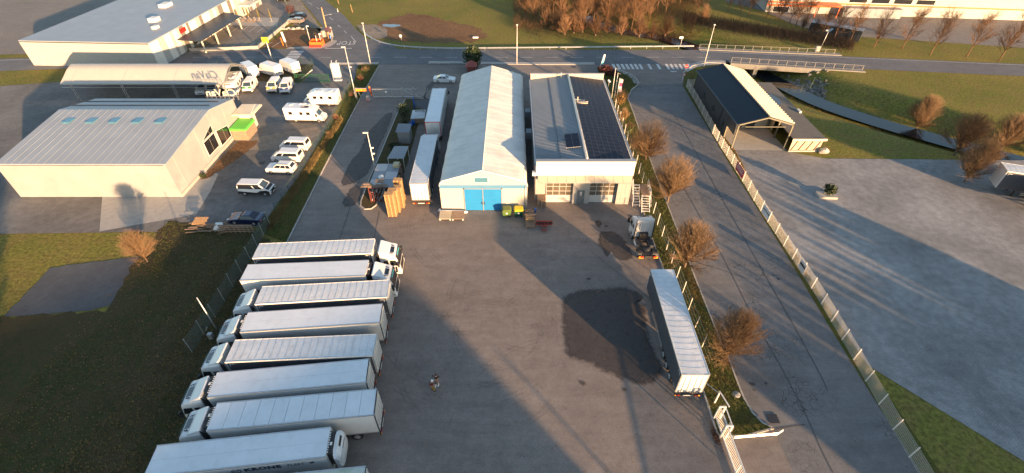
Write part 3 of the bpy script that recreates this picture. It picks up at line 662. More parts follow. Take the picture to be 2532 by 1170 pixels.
tufts('dry_grass', [(p.x, p.y) for p in PP([(655,565),(700,495),(742,440),(800,350),(842,290),(850,300),(800,375),(755,450),(715,510),(670,572)])], 3500, .35, M_bladed, 3, 'dry straw coloured grass along the foot of the green wire fence')
tufts('dead_leaves', [(p.x, p.y) for p in PP([(1700,690),(1660,600),(1720,700),(1742,760),(1710,740)])] , 800, .06, M_leafb, 4, 'brown dead leaves under the bare rounded trees')
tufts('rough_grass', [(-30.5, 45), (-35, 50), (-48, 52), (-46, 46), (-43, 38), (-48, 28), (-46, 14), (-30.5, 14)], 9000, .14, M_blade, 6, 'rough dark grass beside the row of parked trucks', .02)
tufts('dry_grass', [(-30.2, 14), (-30.6, 45), (-34, 49), (-38, 44), (-36, 30), (-40, 14)], 2500, .22, M_bladed, 8, 'dry straw tufts among the leaves behind the truck row', .02)
tufts('dry_grass', [(p.x, p.y) for p in PP([(1712,180),(1700,215),(1740,285),(1815,400),(1885,515),(1965,640),(2060,800),(2052,772),(1950,597),(1876,486),(1822,378),(1765,306),(1735,250)])], 3000, .2, M_bladed, 9, 'dry grass along the foot of the white mesh fence', .02)
ll = MB(); rl = random.Random(32)
for i in range(3200):
    x, y = rl.uniform(-48, -30), rl.uniform(13, 51); a = rl.uniform(0, 6); s = rl.uniform(.03,.08)
    ll.add([(x+s*math.cos(a+k*1.57), y+s*math.sin(a+k*1.57), .06+.04*(k % 2)) for k in range(4)], [(0,1,2,3)])
stuff(tag(ll.build('fallen_leaves', mat('leaf_litter', (.22,.12,.045), .8, var=.6, scale=.5, world=True)), 'brown leaf litter on the rough grass by the wire fence', 'leaves'))
lf = MB(); rl = random.Random(31)
for i in range(650):
    p = P(rl.uniform(1000, 1720), 560 + 620*rl.random()**.7); a = rl.uniform(0, 6); s = rl.uniform(.03,.07)
    lf.add([(p.x+s*math.cos(a+k*1.57)*(1 if k % 2 else .6), p.y+s*math.sin(a+k*1.57), .03+.02*(k % 2)) for k in range(4)], [(0,1,2,3)])
stuff(tag(lf.build('fallen_leaves', mat('fallen_leaf', (.2,.1,.04), .8, var=.6, scale=.5, world=True)), 'scattered small brown leaves lying on the yard asphalt', 'leaves'))
# ================================================================ buildings
M_fabric = mat('hall_fabric', (.56,.55,.53), .55, var=.1, scale=.35, dirt=(.33,.33,.32), dscale=.4, damt=.45, fine=.04, fscale=5)
M_gable = mat('hall_gable_sheet', (.42,.41,.37), .6, var=.06, scale=.6, dirt=(.42,.40,.36), dscale=.5, damt=.3)
M_skyblue = mat('sky_blue_sheet', (.075,.20,.35), .5, var=.06, scale=.5)
M_bluedoor = mat('blue_door', (.018,.19,.44), .42, var=.08, scale=.6)
M_bglass = mat('blue_tinted_pane', (.06,.17,.25), .2, var=.05)
M_metalroof = mat('ribbed_roof_metal', (.20,.23,.265), .5, .25, var=.1, scale=.25, dirt=(.2,.21,.22), dscale=.3, damt=.4)
M_cladw = mat('white_cladding', (.62,.61,.58), .5, var=.05, scale=.6, dirt=(.5,.48,.44), dscale=.6, damt=.3)
M_doorw = mat('door_panel_white', (.42,.415,.40), .5, var=.05)
M_bconc = mat('bridge_concrete', (.17,.17,.165), .85, var=.2, scale=.6, world=True)
M_stone = mat('bank_stone', (.16,.155,.145), .9, var=.35, scale=.8)
M_cladc = mat('cream_cladding', (.55,.52,.43), .5, var=.08, scale=.6)
M_render = mat('grey_render', (.27,.265,.255), .8, var=.1, scale=.7)
M_cap = mat('coping_metal', (.34,.34,.36), .4, .4, var=.08)
M_solar = mat('solar_cell', (.009,.013,.030), .3, var=.2, scale=.6, spec=.07)
M_solarf = mat('solar_frame', (.10,.105,.125), .4, .6, var=.1)
M_poly = mat('canopy_sheet', (.46,.40,.31), .35, var=.12, scale=.8)
M_dpane = mat('door_pane', (.10,.085,.065), .25, var=.35, scale=.5, spec=.7)
M_grey = mat('grey_door_paint', (.13,.145,.15), .5, var=.08)
M_anth = mat('anthracite_cladding', (.022,.028,.036), .5, var=.12, scale=.5)
M_anthroof = mat('anthracite_roof', (.013,.021,.034), .55, var=.1, scale=.4, fine=.06, fscale=6, spec=.15)
M_sandroof = mat('anthracite_roof_edge', (.035,.04,.045), .45, var=.1)
M_shedroof = mat('ribbed_cream_roof', (.50,.45,.34), .5, var=.08, scale=.4)
M_felt = mat('felt_roof', (.115,.11,.10), .9, var=.15, scale=.5, fine=.15, fscale=9)
M_board = mat('beige_board', (.40,.35,.26), .7, var=.12, scale=.7)
M_olive = mat('olive_steel', (.17,.165,.13), .5, .2, var=.1)
M_wallw = mat('white_render', (.255,.265,.275), .8, var=.08, scale=.4, dirt=(.45,.43,.4), dscale=.35, damt=.35)
M_rooflt = mat('light_membrane', (.24,.28,.33), .55, var=.1, scale=.3)
M_brown = mat('brown_panel', (.15,.135,.12), .6, var=.1)
M_greyp = mat('grey_panel', (.36,.36,.35), .6, var=.1)
M_redpaint = mat('red_brown_metal', (.13,.038,.034), .5, var=.15)
M_orangeb = mat('orange_band', (.62,.13,.03), .5, var=.1)
M_lime = mat('lime_plastic', (.10,.50,.06), .45, var=.08)
# --- fabric hall
TX0, TX1, TY0, TY1 = -10.05, 2.12, 54.9, 92.0
hw = (TX1 - TX0)/2
hall = thing('fabric_hall', 'long white fabric covered hall with blue double doors in its pale gable', 'warehouse', ((TX0+TX1)/2, TY0, 0))
NB = 10; LB = (TY1-TY0)/NB
for side in (-1, 1):
    mb = MB()
    prof = [(hw, 0), (hw+.02, 2.2), (hw, 4.1), (hw-.12, 4.62), (hw-.5, 4.95)] + [(hw*(1-k/6)-.5*(1-k/6)**2, 4.95 + (6.65-4.95)*k/6) for k in range(1, 7)]
    ny = 10; vs = []; fs = []; n = len(prof)
    for j in range(ny+1):
        y = LB*j/ny; s = math.sin(math.pi*j/ny)
        for i, (x, z) in enumerate(prof):
            k = max(0, min(1, (z - 4.3)/.8)); w = .04*math.sin(j*2.1+i)*s
            sag = .03*abs(s)**.8
            vs.append((side*(x - (.05*s if z < 4.7 else 0)), y, z - sag*k + w*k))
    for j in range(ny):
        for i in range(n-1):
            f = (j*n+i, j*n+i+1, (j+1)*n+i+1, (j+1)*n+i); fs.append(f if side > 0 else f[::-1])
    mb.add(vs, fs, 0, True); me = mb.mesh('fabric_panel', M_fabric)
    for b in range(NB): link('fabric_panel', me, hall, (0, b*LB, 0))
rib = MB()
for b in range(NB+1):
    pts = [(-x, b*LB, z+.012) for x, z in prof] ; pts = pts + [(x, b*LB, z+.012) for x, z in prof[::-1][1:]]
    rib.tube(pts, .02, 5)
rib.tube([(0,0,6.66),(0,TY1-TY0,6.66)], .05, 6)
rib.build('seam', M_fabric, hall)
def gable(y0, y1, mb, mi=0, x0=-1, x1=1):
    o = [(-hw+.03,0),(-hw+.03,4.1),(-hw+.15,4.6),(-hw+.5,4.93),(0,6.6),(hw-.5,4.93),(hw-.15,4.6),(hw-.03,4.1),(hw-.03,0)]
    n = len(o); mb.add([(x,y0,z) for x,z in o]+[(x,y1,z) for x,z in o], [tuple(range(n)), tuple(range(2*n-1,n-1,-1))]+[(i,(i+1)%n,n+(i+1)%n,n+i) for i in range(n)], mi)
    return mb
gable(-.12, -.02, MB()).build('gable_wall', M_gable, hall)
gable(TY1-TY0+.02, TY1-TY0+.12, MB()).build('rear_wall', M_gable, hall)
MB().tube([(-hw,-.1,4.1),(-hw+.15,-.1,4.62),(-hw+.5,-.1,4.97),(0,-.1,6.66),(hw-.5,-.1,4.97),(hw-.15,-.1,4.62),(hw,-.1,4.1)], .09, 8).build('edge_trim', M_cladw, hall)
b = MB(); b.box(-hw+.05, hw-.05, -.14, -.121, 3.72, 4.32); b.build('blue_band', M_skyblue, hall)
fr = MB(); fr.box(-2.78, -2.66, -.2, -.1, 0, 3.78); fr.box(2.46, 2.58, -.2, -.1, 0, 3.78); fr.box(-2.78, 2.58, -.2, -.1, 3.66, 3.78); fr.box(-.16, -.04, -.22, -.1, 0, 3.66)
fr.build('door_frame', M_steel, hall)
for x0, x1 in ((-2.655, -.165), (-.035, 2.455)):
    d = MB(); d.box(x0, x1, -.17, -.1, .03, 3.65)
    dd = d.build('door', M_bluedoor, hall)
    r = MB(); [r.box(x0, x1, -.176, -.171, z, z+.02) for z in (.75, 1.5, 2.25, 2.95)]; r.build('section_joint', M_skyblue, dd)
    h = MB(); h.box((x1-.16 if x0 < -1 else x0+.06), (x1-.06 if x0 < -1 else x0+.16), -.24, -.171, 1.1, 1.5); h.build('handle', M_dsteel, dd)
w = MB(); w.box(-1.25, .78, -.17, -.12, 4.72, 5.62); wf = w.build('window', M_cladw, hall)
MB().box(-1.15, .68, -.18, -.171, 4.80, 5.54).build('pane', M_bglass, wf)
dp = MB(); dp.tube([(hw-.25,-.2,0),(hw-.25,-.2,4.2)], .06, 8); dp.build('downpipe', M_steel, hall)
rolled = thing('rolled_tarp', 'long grey rolled tarpaulin lying along the foot of the pale hall gable', 'tarpaulin', (-10.2, 54.4, 0))
m = MB(); m.tube([(-.1,.4,.18),(-.15,.0,.2),(.1,-.25,.22),(1.2,-.3,.24),(2.6,-.28,.22),(3.6,-.35,.2),(3.9,-.3,.16)], [.14,.2,.22,.22,.2,.2,.12], 10); m.tube([(.3,.05,.1),(3.4,.0,.12)], .13, 8); m.build('roll', M_tarp, rolled)
for i, (px, py, lab, mm) in enumerate([(1102, 538, 'pale steel loading ramp plate left of its twin in front of the hall', M_board), (1133, 538, 'brown steel loading ramp plate next to the pale one', M_oldwood)]):
    c = P(px, py); t = thing('ramp_plate', lab, 'loading ramp', c, .0, 'loading ramps')
    m = MB(); m.add([(-.85,-.75,.28),(.85,-.75,.28),(.85,.95,.36),(-.85,.95,.36),(-.85,-.75,.36),(.85,-.75,.36),(.85,.95,.44),(-.85,.95,.44)], [(0,3,2,1),(4,5,6,7),(0,1,5,4),(1,2,6,5),(2,3,7,6),(3,0,4,7)]); m.build('plate', mm, t)
    for sx in (-.7, .7): MB().box(sx-.08, sx+.08, -.65, .7, 0, .285).build('foot', M_cladw, t)
# --- workshop
WX, WY, WW, WL = 3.35, 56.7, 13.65, 29.9
shop = thing('workshop', 'grey workshop with white parapet, two glazed sectional doors and solar panels on half its roof', 'workshop', (WX, WY, 0))
EZ, RZ = 6.1, 6.95
wl = MB(); wl.box(0, .2, .2, WL, 0, EZ-.05); wl.box(WW-.2, WW, .2, WL, 0, EZ-.05); wl.box(.2, WW-.2, WL-.2, WL, 0, EZ-.1); wl.build('side_wall', M_cladw, shop)
fw = MB(); fw.box(0, 1.55, .15, .35, 0, 4.7); fw.box(5.55, 5.85, .2, .35, 0, 4.7); fw.box(1.55, 11.6, .2, .35, 3.6, 4.7); fw.box(11.6, WW, .15, .35, 0, 4.7); fw.build('front_wall', M_render, shop)
pil = MB(); pil.box(5.35, 6.0, -.35, .2, 0, 3.6); pil.box(7.05, 7.75, -.35, .2, 0, 3.6); pil.box(6.0, 7.05, -.35, .2, 2.3, 3.6); pil.build('pillar', M_render, shop)
dr = MB(); dr.box(6.0, 7.05, -.25, -.15, 0, 2.3); dd = dr.build('door', M_grey, shop)
MB().box(6.42, 6.68, -.262, -.251, 1.3, 2.0).build('poster', M_number, dd)
po = MB(); po.box(6.48, 6.62, -.268, -.263, 1.36, 1.58); po.box(6.5, 6.6, -.268, -.263, 1.72, 1.86); po.build('poster_print', M_red, dd)
MB().box(6.9, 6.98, -.3, -.25, 1.0, 1.12).build('handle', M_steel, dd)
for x0 in (1.55, 7.75):
    W_ = 3.8; g = MB(); g.box(x0, x0+W_, .02, .12, 0, 3.58); sd_ = g.build('sectional_door', M_doorw, shop)
    for r_ in range(3):
        for c_ in range(4):
            if r_ == 0: z0, z1 = 1.28, 1.92
            elif r_ == 1: z0, z1 = 2.02, 2.7
            else: z0, z1 = 2.8, 3.46
            MB().box(x0+.08+c_*.93, x0+.08+c_*.93+.85, -.0, .019, z0, z1).build('pane', M_dpane, sd_)
    MB().box(x0+.04, x0+W_-.04, .005, .019, .62, .65).build('joint', M_steel, sd_)
blk = MB(); blk.box(11.62, 13.5, -.5, .15, 0, 3.6); blk.build('corner_block', M_render, shop)
gb = MB()
for k in range(4): gb.box(11.66+k*.6, 11.72+k*.6, -.53, -.501, .0, 3.6)
for k in range(4): gb.box(11.64, 13.48, -.525, -.502, .5+k*.9, .55+k*.9)
gb.build('panel_joint', M_greyp, shop)
# parapets with cap
pp = MB(); pp.box(.02, WW-.02, -.12, .3, 4.68, 6.92); pp.build('parapet', M_cladw, shop)
MB().box(-.05, WW+.05, -.2, .42, 6.925, 7.05).build('coping', M_cap, shop)
rp = MB(); 
for k in range(58):
    x = .1 + k*(WW-.2)/58; w_ = (WW-.2)/58
    rp.add([(x,WL-.12,EZ-.1),(x+w_*.5,WL-.12,EZ-.1),(x+w_*.6,WL-.06,EZ-.1),(x+w_,WL-.06,EZ-.1),(x,WL-.12,7.2),(x+w_*.5,WL-.12,7.2),(x+w_*.6,WL-.06,7.2),(x+w_,WL-.06,7.2)], [(0,1,5,4),(1,2,6,5),(2,3,7,6)])
rp.box(.1, WW-.1, WL-.05, WL+.05, EZ-.1, 7.2); rp.build('rear_parapet', M_cladc, shop)
MB().box(0, WW, WL-.2, WL+.15, 7.205, 7.3).build('coping', M_cap, shop)
# glazed canopy of separate sheets on brackets
cw = (WW-.5)/10
cm = MB(); cm.add([(0,-.13,4.62),(cw-.05,-.13,4.62),(cw-.05,-1.25,4.2),(0,-1.25,4.2),(0,-.13,4.66),(cw-.05,-.13,4.66),(cw-.05,-1.25,4.24),(0,-1.25,4.24)], [(0,1,2,3),(7,6,5,4),(0,4,5,1),(1,5,6,2),(2,6,7,3),(3,7,4,0)]); cme = cm.mesh('canopy_sheet', M_poly)
for k in range(10): link('canopy_sheet', cme, shop, (.3+k*cw, 0, 0))
br = MB()
for k in range(11): br.bar((.28+k*cw,-.13,4.55), (.28+k*cw,-1.24,4.15), .05)
br.bar((.25,-1.26,4.2), (WW-.2,-1.26,4.2), .07)
br.build('canopy_bracket', M_steel, shop)
# ribbed roof, both slopes
HW = WW/2
for side, name in ((-1, 'roof_slope'), (1, 'roof_slope')):
    m = MB(); vs = []; fs = []; n = 0; pitch = .42; y = .45
    row = []
    while y < WL-.3:
        for dy, dz in ((0,0),(.22,0),(.25,.085),(.39,.085)): row.append((y+dy, dz))
        y += pitch
    for (yy, dz) in row:
        vs += [(HW, yy, RZ+dz), (HW + side*HW*.99, yy, EZ+dz)]
    for i in range(len(row)-1): fs.append((2*i, 2*i+1, 2*i+3, 2*i+2))
    m.add(vs, fs); m.build(name, M_metalroof, shop)
MB().tube([(HW+.15,.45,RZ+.12),(HW+.15,WL-.3,RZ+.12)], .2, 10).build('ridge_duct', M_steel, shop)
gt = MB(); gt.bar((HW*.5,.45,(RZ+EZ)/2+.07), (HW*.5,WL-.2,(RZ+EZ)/2+.07), .14, .05); gt.build('roof_seam', M_solarf, shop)
ge = MB(); ge.bar((-.08,.3,EZ-.02),(-.08,WL,EZ-.02), .18, .16); ge.bar((WW+.08,.3,EZ-.02),(WW+.08,WL,EZ-.02), .18, .16); ge.build('gutter', M_cap, shop)
rings = MB()
for k in range(9): rings.tube([(HW+.15,2+k*3.2,RZ+.12),(HW+.15,2.12+k*3.2,RZ+.12)], .225, 10)
rings.build('duct_collar', M_steel, shop)
sl_ = (EZ-RZ)/HW
def panel_mesh(w, h):
    m = MB(); m.box(0, w, 0, h, 0, .035, 1); m.box(.025, w-.025, .025, h-.025, .036, .040, 0); return m.mesh('solar_panel', [M_solar, M_solarf])
pw, ph = .86, 1.06
pme = panel_mesh(pw-.03, ph-.03); ang = math.atan(-sl_)
for c_ in range(6):
    for r_ in range(27):
        if c_ < 2 and r_ == 17: continue
        x = .5 + c_*pw; o = link('solar_panel', pme, shop, (HW+x*math.cos(ang), .6+r_*ph, RZ - x*math.sin(ang) + .1), (0, ang, 0))
hme = panel_mesh(.86, ph*.5-.03)
for r_ in range(54):
    x = .5 + 6*pw + .08; link('solar_panel', hme, shop, (HW+x*math.cos(ang), .6+r_*ph*.5, RZ - x*math.sin(ang) + .1), (0, ang, 0))
bme = panel_mesh(1.0, 1.28)
for c_ in range(2):
    for r_ in range(3):
        x = HW - .35 - (2-c_)*1.03; link('solar_panel', bme, shop, (x, 3.6+r_*1.31, RZ + (HW-x)*sl_ + .28), (0, -ang*.9, 0))
fm = MB(); [fm.bar((HW-2.4+k*1.0,3.6,RZ-.12), (HW-2.4+k*1.0,3.6,RZ+.12), .05) for k in range(3)]; fm.bar((HW-2.5,3.58,RZ-.02),(HW-.3,3.58,RZ+.22), .05); fm.build('panel_frame', M_steel, shop)
rv_ = MB(); rv_.box(HW+.4, HW+2.4, 18.1, 18.5, RZ-.1, RZ+.06); rv_.box(HW+.5, HW+2.5, 18.7, 18.8, RZ-.1, RZ+.04); rv_.tube([(HW+.75,18.9,RZ-.1),(HW+.75,18.9,RZ+.75)], .09, 8); rv_.build('roof_vent', M_poly, shop)
MB().tube([(5.6,WL-1.0,RZ-.3),(5.6,WL-1.0,RZ+.95)], .07, 8).build('roof_vent', M_steel, shop)
for k, yy in enumerate((14.0, 21.6)):
    a = MB(); a.box(-1.05, -.1, yy, yy+1.5, 2.6, 3.7); a.build('wall_unit', M_metalroof, shop)
lb = MB(); lb.box(-.5, .0, -.1, .5, 4.6, 5.1); lb.build('lamp_box', M_cladw, shop)
# --- anthracite shed on the right plot
SX0, SX1, SY0, SY1, SE, SR = 37.3, 46.4, 72.3, 94.6, 4.65, 5.95
shed = thing('steel_shed', 'open fronted steel shed with one dark and one cream ribbed roof slope', 'shed', (SX0, SY0, 0)); sw = SX1-SX0; slen = SY1-SY0
w = MB(); w.box(.0, .12, 3.6, slen, 0, SE-.15); w.box(.0, .12, .3, 3.58, 2.3, SE-.15); w.build('left_wall', M_anth, shed)
w = MB(); w.box(sw-.12, sw, 7.0, slen, 0, SE-.15); w.build('right_wall', M_anth, shed)
w = MB(); o = [(.13,0),(.13,SE-.2),(sw/2,SR-.2),(sw-.13,SE-.2),(sw-.13,0)]
for y0 in (7.2, slen-.12): w.add([(x,y0,z) for x,z in o]+[(x,y0+.1,z) for x,z in o], [(0,1,2,3,4),(9,8,7,6,5)]+[(i,(i+1)%5,5+(i+1)%5,5+i) for i in range(5)])
w.build('cross_wall', M_board, shed)
r = MB(); r.add([(-.25,-.35,SE-.08),(sw/2,-.35,SR),(sw/2,slen+.3,SR),(-.25,slen+.3,SE-.08),(-.25,-.35,SE-.2),(sw/2,-.35,SR-.12),(sw/2,slen+.3,SR-.12),(-.25,slen+.3,SE-.2)], [(0,1,2,3),(7,6,5,4),(0,4,5,1),(1,5,6,2),(2,6,7,3),(3,7,4,0)]); r.build('dark_roof_slope', M_anthroof, shed)
r = MB(); vs = []; fs = []; y = -.35; row = []
while y < slen+.3:
    for dy, dz in ((0,0),(.3,0),(.42,.2),(.6,.2),(.72,0)): row.append((min(y+dy, slen+.3), dz))
    y += .8
for yy, dz in row: vs += [(sw/2+.02, yy, SR+dz*.6), (sw+.25, yy, SE-.08+dz*.6)]
for i in range(len(row)-1): fs.append((2*i, 2*i+1, 2*i+3, 2*i+2))
r.add(vs, fs); r.build('cream_roof_slope', M_shedroof, shed)
r = MB(); r.bar((-.3,-.35,SE-.12),(-.3,slen+.3,SE-.12), .14, .16); r.bar((sw+.3,-.35,SE-.12),(sw+.3,slen+.3,SE-.12), .14, .16); r.bar((sw/2,-.35,SR+.05),(sw/2,slen+.3,SR+.05), .3, .06); r.build('gutter', M_sandroof, shed)
for yy in (-.3, 3.6, 7.0):
    f = MB(); f.bar((.1,yy,0),(.1,yy,SE-.2), .2); f.bar((sw-.1,yy,0),(sw-.1,yy,SE-.2), .2); f.bar((0,yy,SE-.22),(sw/2,yy,SR-.22), .2); f.bar((sw,yy,SE-.22),(sw/2,yy,SR-.22), .2); f.build('portal_frame', M_olive, shed)
f = MB(); f.bar((1.2,-.3,4.1),(sw-1.2,-.3,4.1), .1); f.build('tie_beam', M_olive, shed)
bx = MB(); [bx.bar((x,7.1,0),(x+.5,7.1,2.6), .22) for x in (.6, 1.6, 3.0, 4.3)]; bx.build('brace', M_oldwood, shed)
MB().box(5.2, 6.6, 6.9, 7.19, 0, 2.2).build('inner_door', M_anth, shed)
MB().box(5.6, 6.1, 6.88, 6.899, 1.7, 1.95).build('sign_plate', M_red, shed)
for k in range(3):
    yy = 15.8 - k*5.6; a = MB(); a.box(-.03, -.005, yy, yy+1.1, 1.4, 2.8); wf = a.build('window', M_sandroof, shed); MB().box(-.04, -.031, yy+.08, yy+1.02, 1.5, 2.7).build('pane', M_glass, wf)
an = thing('flat_roof_annex', 'low annex with grey felt flat roof and beige boarded front beside the steel shed', 'outbuilding', (46.75, 71.2, 0)); aw, al = 5.2, 23.0
a = MB(); a.add([(-.2,-.3,2.35),(aw+.3,-.3,2.2),(aw+.6,al,2.2),(.5,al,2.35),(-.2,-.3,2.5),(aw+.3,-.3,2.35),(aw+.6,al,2.35),(.5,al,2.5)], [(0,3,2,1),(4,5,6,7),(0,1,5,4),(1,2,6,5),(2,3,7,6),(3,0,4,7)]); a.build('flat_roof', M_felt, an)
MB().box(-.22, aw+.32, -.36, -.302, 2.1, 2.5).build('fascia', M_shedroof, an)
for k in range(4):
    MB().box(.05+k*1.28, 1.27+k*1.28, .0, .08, .25, 2.2).build('board_panel', M_board, an)
    a = MB(); a.bar((.35+k*1.28,-.06,.25),(1.05+k*1.28,-.06,2.15), .14, .1); a.build('brace', M_oldwood, an)
a = MB(); a.box(aw-.1, aw, .1, al-.2, 0, 2.2); a.box(0, .1, 7, al-.2, 0, 2.2); a.build('side_wall', M_board, an)
a = MB(); a.box(-.1, aw+.1, -.25, 0, 0, .24); a.build('plinth', M_conc, an)
a = MB(); a.add([(2.6+1.25*math.cos(t*.524),15.0+2.6*math.sin(t*.524)-.4*math.cos(t*.524),2.43+.0-.029*(2.6+1.25*math.cos(t*.524))/5.2+.1) for t in range(12)], [tuple(range(12))]); a.build('roof_puddle', puddle, an)
bl = thing('white_block', 'small white block lying at the edge of the flat annex roof', 'block', (52.2, 81.2, 2.34)); MB().box(-.2,.2,-.6,.6,0,.3).build('block', M_cladw, bl)
st = thing('boulder', 'pale boulder on the grass at the corner of the beige annex', 'boulder', P(2034, 379))
m = MB(); rr = random.Random(2); m.tube([(-.7,0,.1),(-.3,.1,.35),(.2,0,.5),(.6,-.1,.3),(.8,0,.1)], [.15,.5,.55,.4,.1], 7, smooth=False); m.build('rock', M_conc, st)
# --- gabled white building, left edge
gx = -48.9
gb_ = thing('gabled_building', 'white rendered building with large dark gable windows and pale roof, left of the camper yard', 'building', (gx, 60, 0))
out = [(-2,0),(-2,5.5),(7,6.5),(12,7.0),(19.6,5.4),(19.6,0)]; n = len(out)
m = MB(); m.add([(0,y,z) for y,z in out]+[(-.3,y,z) for y,z in out], [tuple(range(n)), tuple(range(2*n-1,n-1,-1))]+[(i,(i+1)%n,n+(i+1)%n,n+i) for i in range(n)]); m.box(-24,-.31,19.4,19.6,0,5.2); m.box(-24,-.31,-2,-1.8,0,5.4); m.build('wall', M_wallw, gb_)
m = MB()
for (ya, za), (yb, zb) in zip(out[1:4], out[2:5]): m.add([(.12,ya,za),(.12,yb,zb),(-24,yb,zb),(-24,ya,za),(.12,ya,za+.18),(.12,yb,zb+.18),(-24,yb,zb+.18),(-24,ya,za+.18)], [(0,3,2,1),(4,5,6,7),(0,1,5,4),(1,2,6,5),(2,3,7,6),(3,0,4,7)])
m.build('roof', M_rooflt, gb_)
m = MB(); [m.box(-24, -1.2, yy, yy+.12, zz, zz+.1) for yy, zz in ((14.5,6.68),(17.2,6.12))]; m.build('roof_rail', M_dsteel, gb_)
for k in range(5):
    m = MB(); m.box(-6.5-k*3.6,-5.3-k*3.6,8.0,9.6,6.68,6.98); m.build('skylight', M_bglass, gb_)
m = MB(); [m.bar((-1-k*1.15,-1.9,5.70),(-1-k*1.15,6.95,6.69), .05) for k in range(20)]; [m.bar((-1-k*1.15,7.05,6.69),(-1-k*1.15,11.95,7.19), .05) for k in range(20)]; m.build('standing_seam', M_rooflt, gb_)
m = MB(); [m.box(.0,.02, yy-.03, yy+.03, .4, zz) for yy, zz in ((6.6,6.4),(11.1,6.8),(15.4,6.2),(0,5.6))]; m.build('wall_joint', M_greyp, gb_)
m = MB(); m.box(0, .12, -2, 19.5, 0, .55); m.build('plinth', M_conc, gb_)
for pts in ([(7.3,3.95),(10.9,3.95),(10.9,5.1)], [(7.3,1.25),(10.9,1.25),(10.9,3.75),(7.3,3.75)], [(11.4,.8),(15.1,.8),(15.1,2.85),(11.4,3.7)]):
    k = len(pts); cx = sum(p[0] for p in pts)/k; cz = sum(p[1] for p in pts)/k
    m = MB(); m.add([(.01,y,z) for y,z in pts]+[(.05,y,z) for y,z in pts], [tuple(range(k)), tuple(range(2*k-1,k-1,-1))]+[(i,(i+1)%k,k+(i+1)%k,k+i) for i in range(k)]); wf = m.build('window', M_cladw, gb_)
    ins = [(cx+(y-cx)*.92, cz+(z-cz)*.92) for y, z in pts]
    m = MB(); m.add([(.056,y,z) for y,z in ins], [tuple(range(k))]); m.build('pane', M_glass, wf)
    m = MB(); m.bar((.065, cx, min(p[1] for p in ins)), (.065, cx, max(p[1] for p in ins)*.97), .05); m.build('mullion', M_olive, wf)
m = MB(); 
for k in range(16):
    y = 17.2 + k*.27; m.box(.13, 3.4-k*.06, y, y+.17, 3.62, 3.70)
m.box(.13, 3.35, 17.1, 21.6, 3.52, 3.62); m.build('side_canopy', M_cladc, gb_)
m = MB(); m.box(2.2, 3.55, 17.0, 21.7, 3.3, 3.51); m.box(.2, 2.1, 18.8, 20.8, 0, 3.4); m.build('porch', M_cladc, gb_)
sgn = link('roof_letters', text_mesh('ClaVan', 1.75, .06, spacing=1.0), None); sgn.location = (-50.4, 79.3, 6.75); sgn.rotation_euler = (R(90), 0, R(180)); sgn.scale = (1.05,1,1); sgn.data.materials.append(M_cladc)
let = thing('roof_sign', 'row of upright letters on stilts seen from behind on the white building roof', 'sign', (-50.4, 79.3, 5.5)); sgn.parent = let; sgn.location = (0, 0, 1.25); sgn.name = 'letters'
m = MB(); [m.bar((-2.6+k*.75,0,-.05),(-2.6+k*.75,0,1.1), .05) for k in range(8)]; m.bar((-2.9,0,.55),(2.9,0,.55), .05); m.build('stilt', M_steel, let)
# lime-lidded store
g = thing('timber_store', 'timber bin store with bright green lid against the white gabled wall', 'bin store', (-48.6, 74.9, 0))
for k in range(6):
    MB().box(.05+k*.42, .45+k*.42, 0, .06, 0, 1.85).build('board', M_oldwood, g); 
for k in range(8): MB().box(2.52, 2.58, .08+k*.45, .51+k*.45, 0, 1.85).build('board', M_oldwood, g)
m = MB(); m.profile([(-.15,1.86),(2.75,1.86),(2.75,2.1),(2.62,2.22),(0,2.3),(-.15,2.25)], [(-.15,.08),(-.08,0),(3.7,0),(3.78,.08)]); m.build('lid', M_lime, g)
# --- carport tent with truss end
cp = thing('truss_carport', 'large fabric carport on a lattice truss frame at the left edge', 'carport', (-56.7, 91.0, 0))
m = MB(); pr = [(0,3.4),(1.2,3.95),(3.2,4.95),(4.9,5.5),(6.6,4.95),(8.7,3.95),(9.9,3.4)]
vs = [(x,y,z) for x in (0,-5,-10,-15,-20,-25,-32) for y,z in pr]; k = len(pr)
m.add(vs, [(j*k+i, j*k+i+1, (j+1)*k+i+1, (j+1)*k+i) for j in range(6) for i in range(k-1)], 0, True); m.build('fabric_roof', M_gable, cp)
m = MB()
for x in (.05, -10, -20, -30):
    for (a, b_) in zip(pr, pr[1:]):
        m.bar((x,a[0],a[1]-.03),(x,b_[0],b_[1]-.03), .07); m.bar((x,a[0],a[1]-.5),(x,b_[0],b_[1]-.5), .07); m.bar((x,a[0],a[1]-.5),(x,b_[0],b_[1]-.03), .05); mid = ((a[0]+b_[0])/2, (a[1]+b_[1])/2); m.bar((x,mid[0],mid[1]-.03),(x,b_[0],b_[1]-.5), .04)
    for y in (0, 9.9):
        for dx in (-.2, .2): m.bar((x+dx,y,0),(x+dx,y,3.4), .07)
        for q in range(4): m.bar((x-.2,y,.4+q*.75),(x+.2,y,.9+q*.75), .04)
m.bar((0,0,3.3),(-32,0,3.3), .08); m.bar((0,9.9,3.3),(-32,9.9,3.3), .08); m.bar((0,0,2.7),(-32,0,2.7), .06); m.build('truss', M_steel, cp)
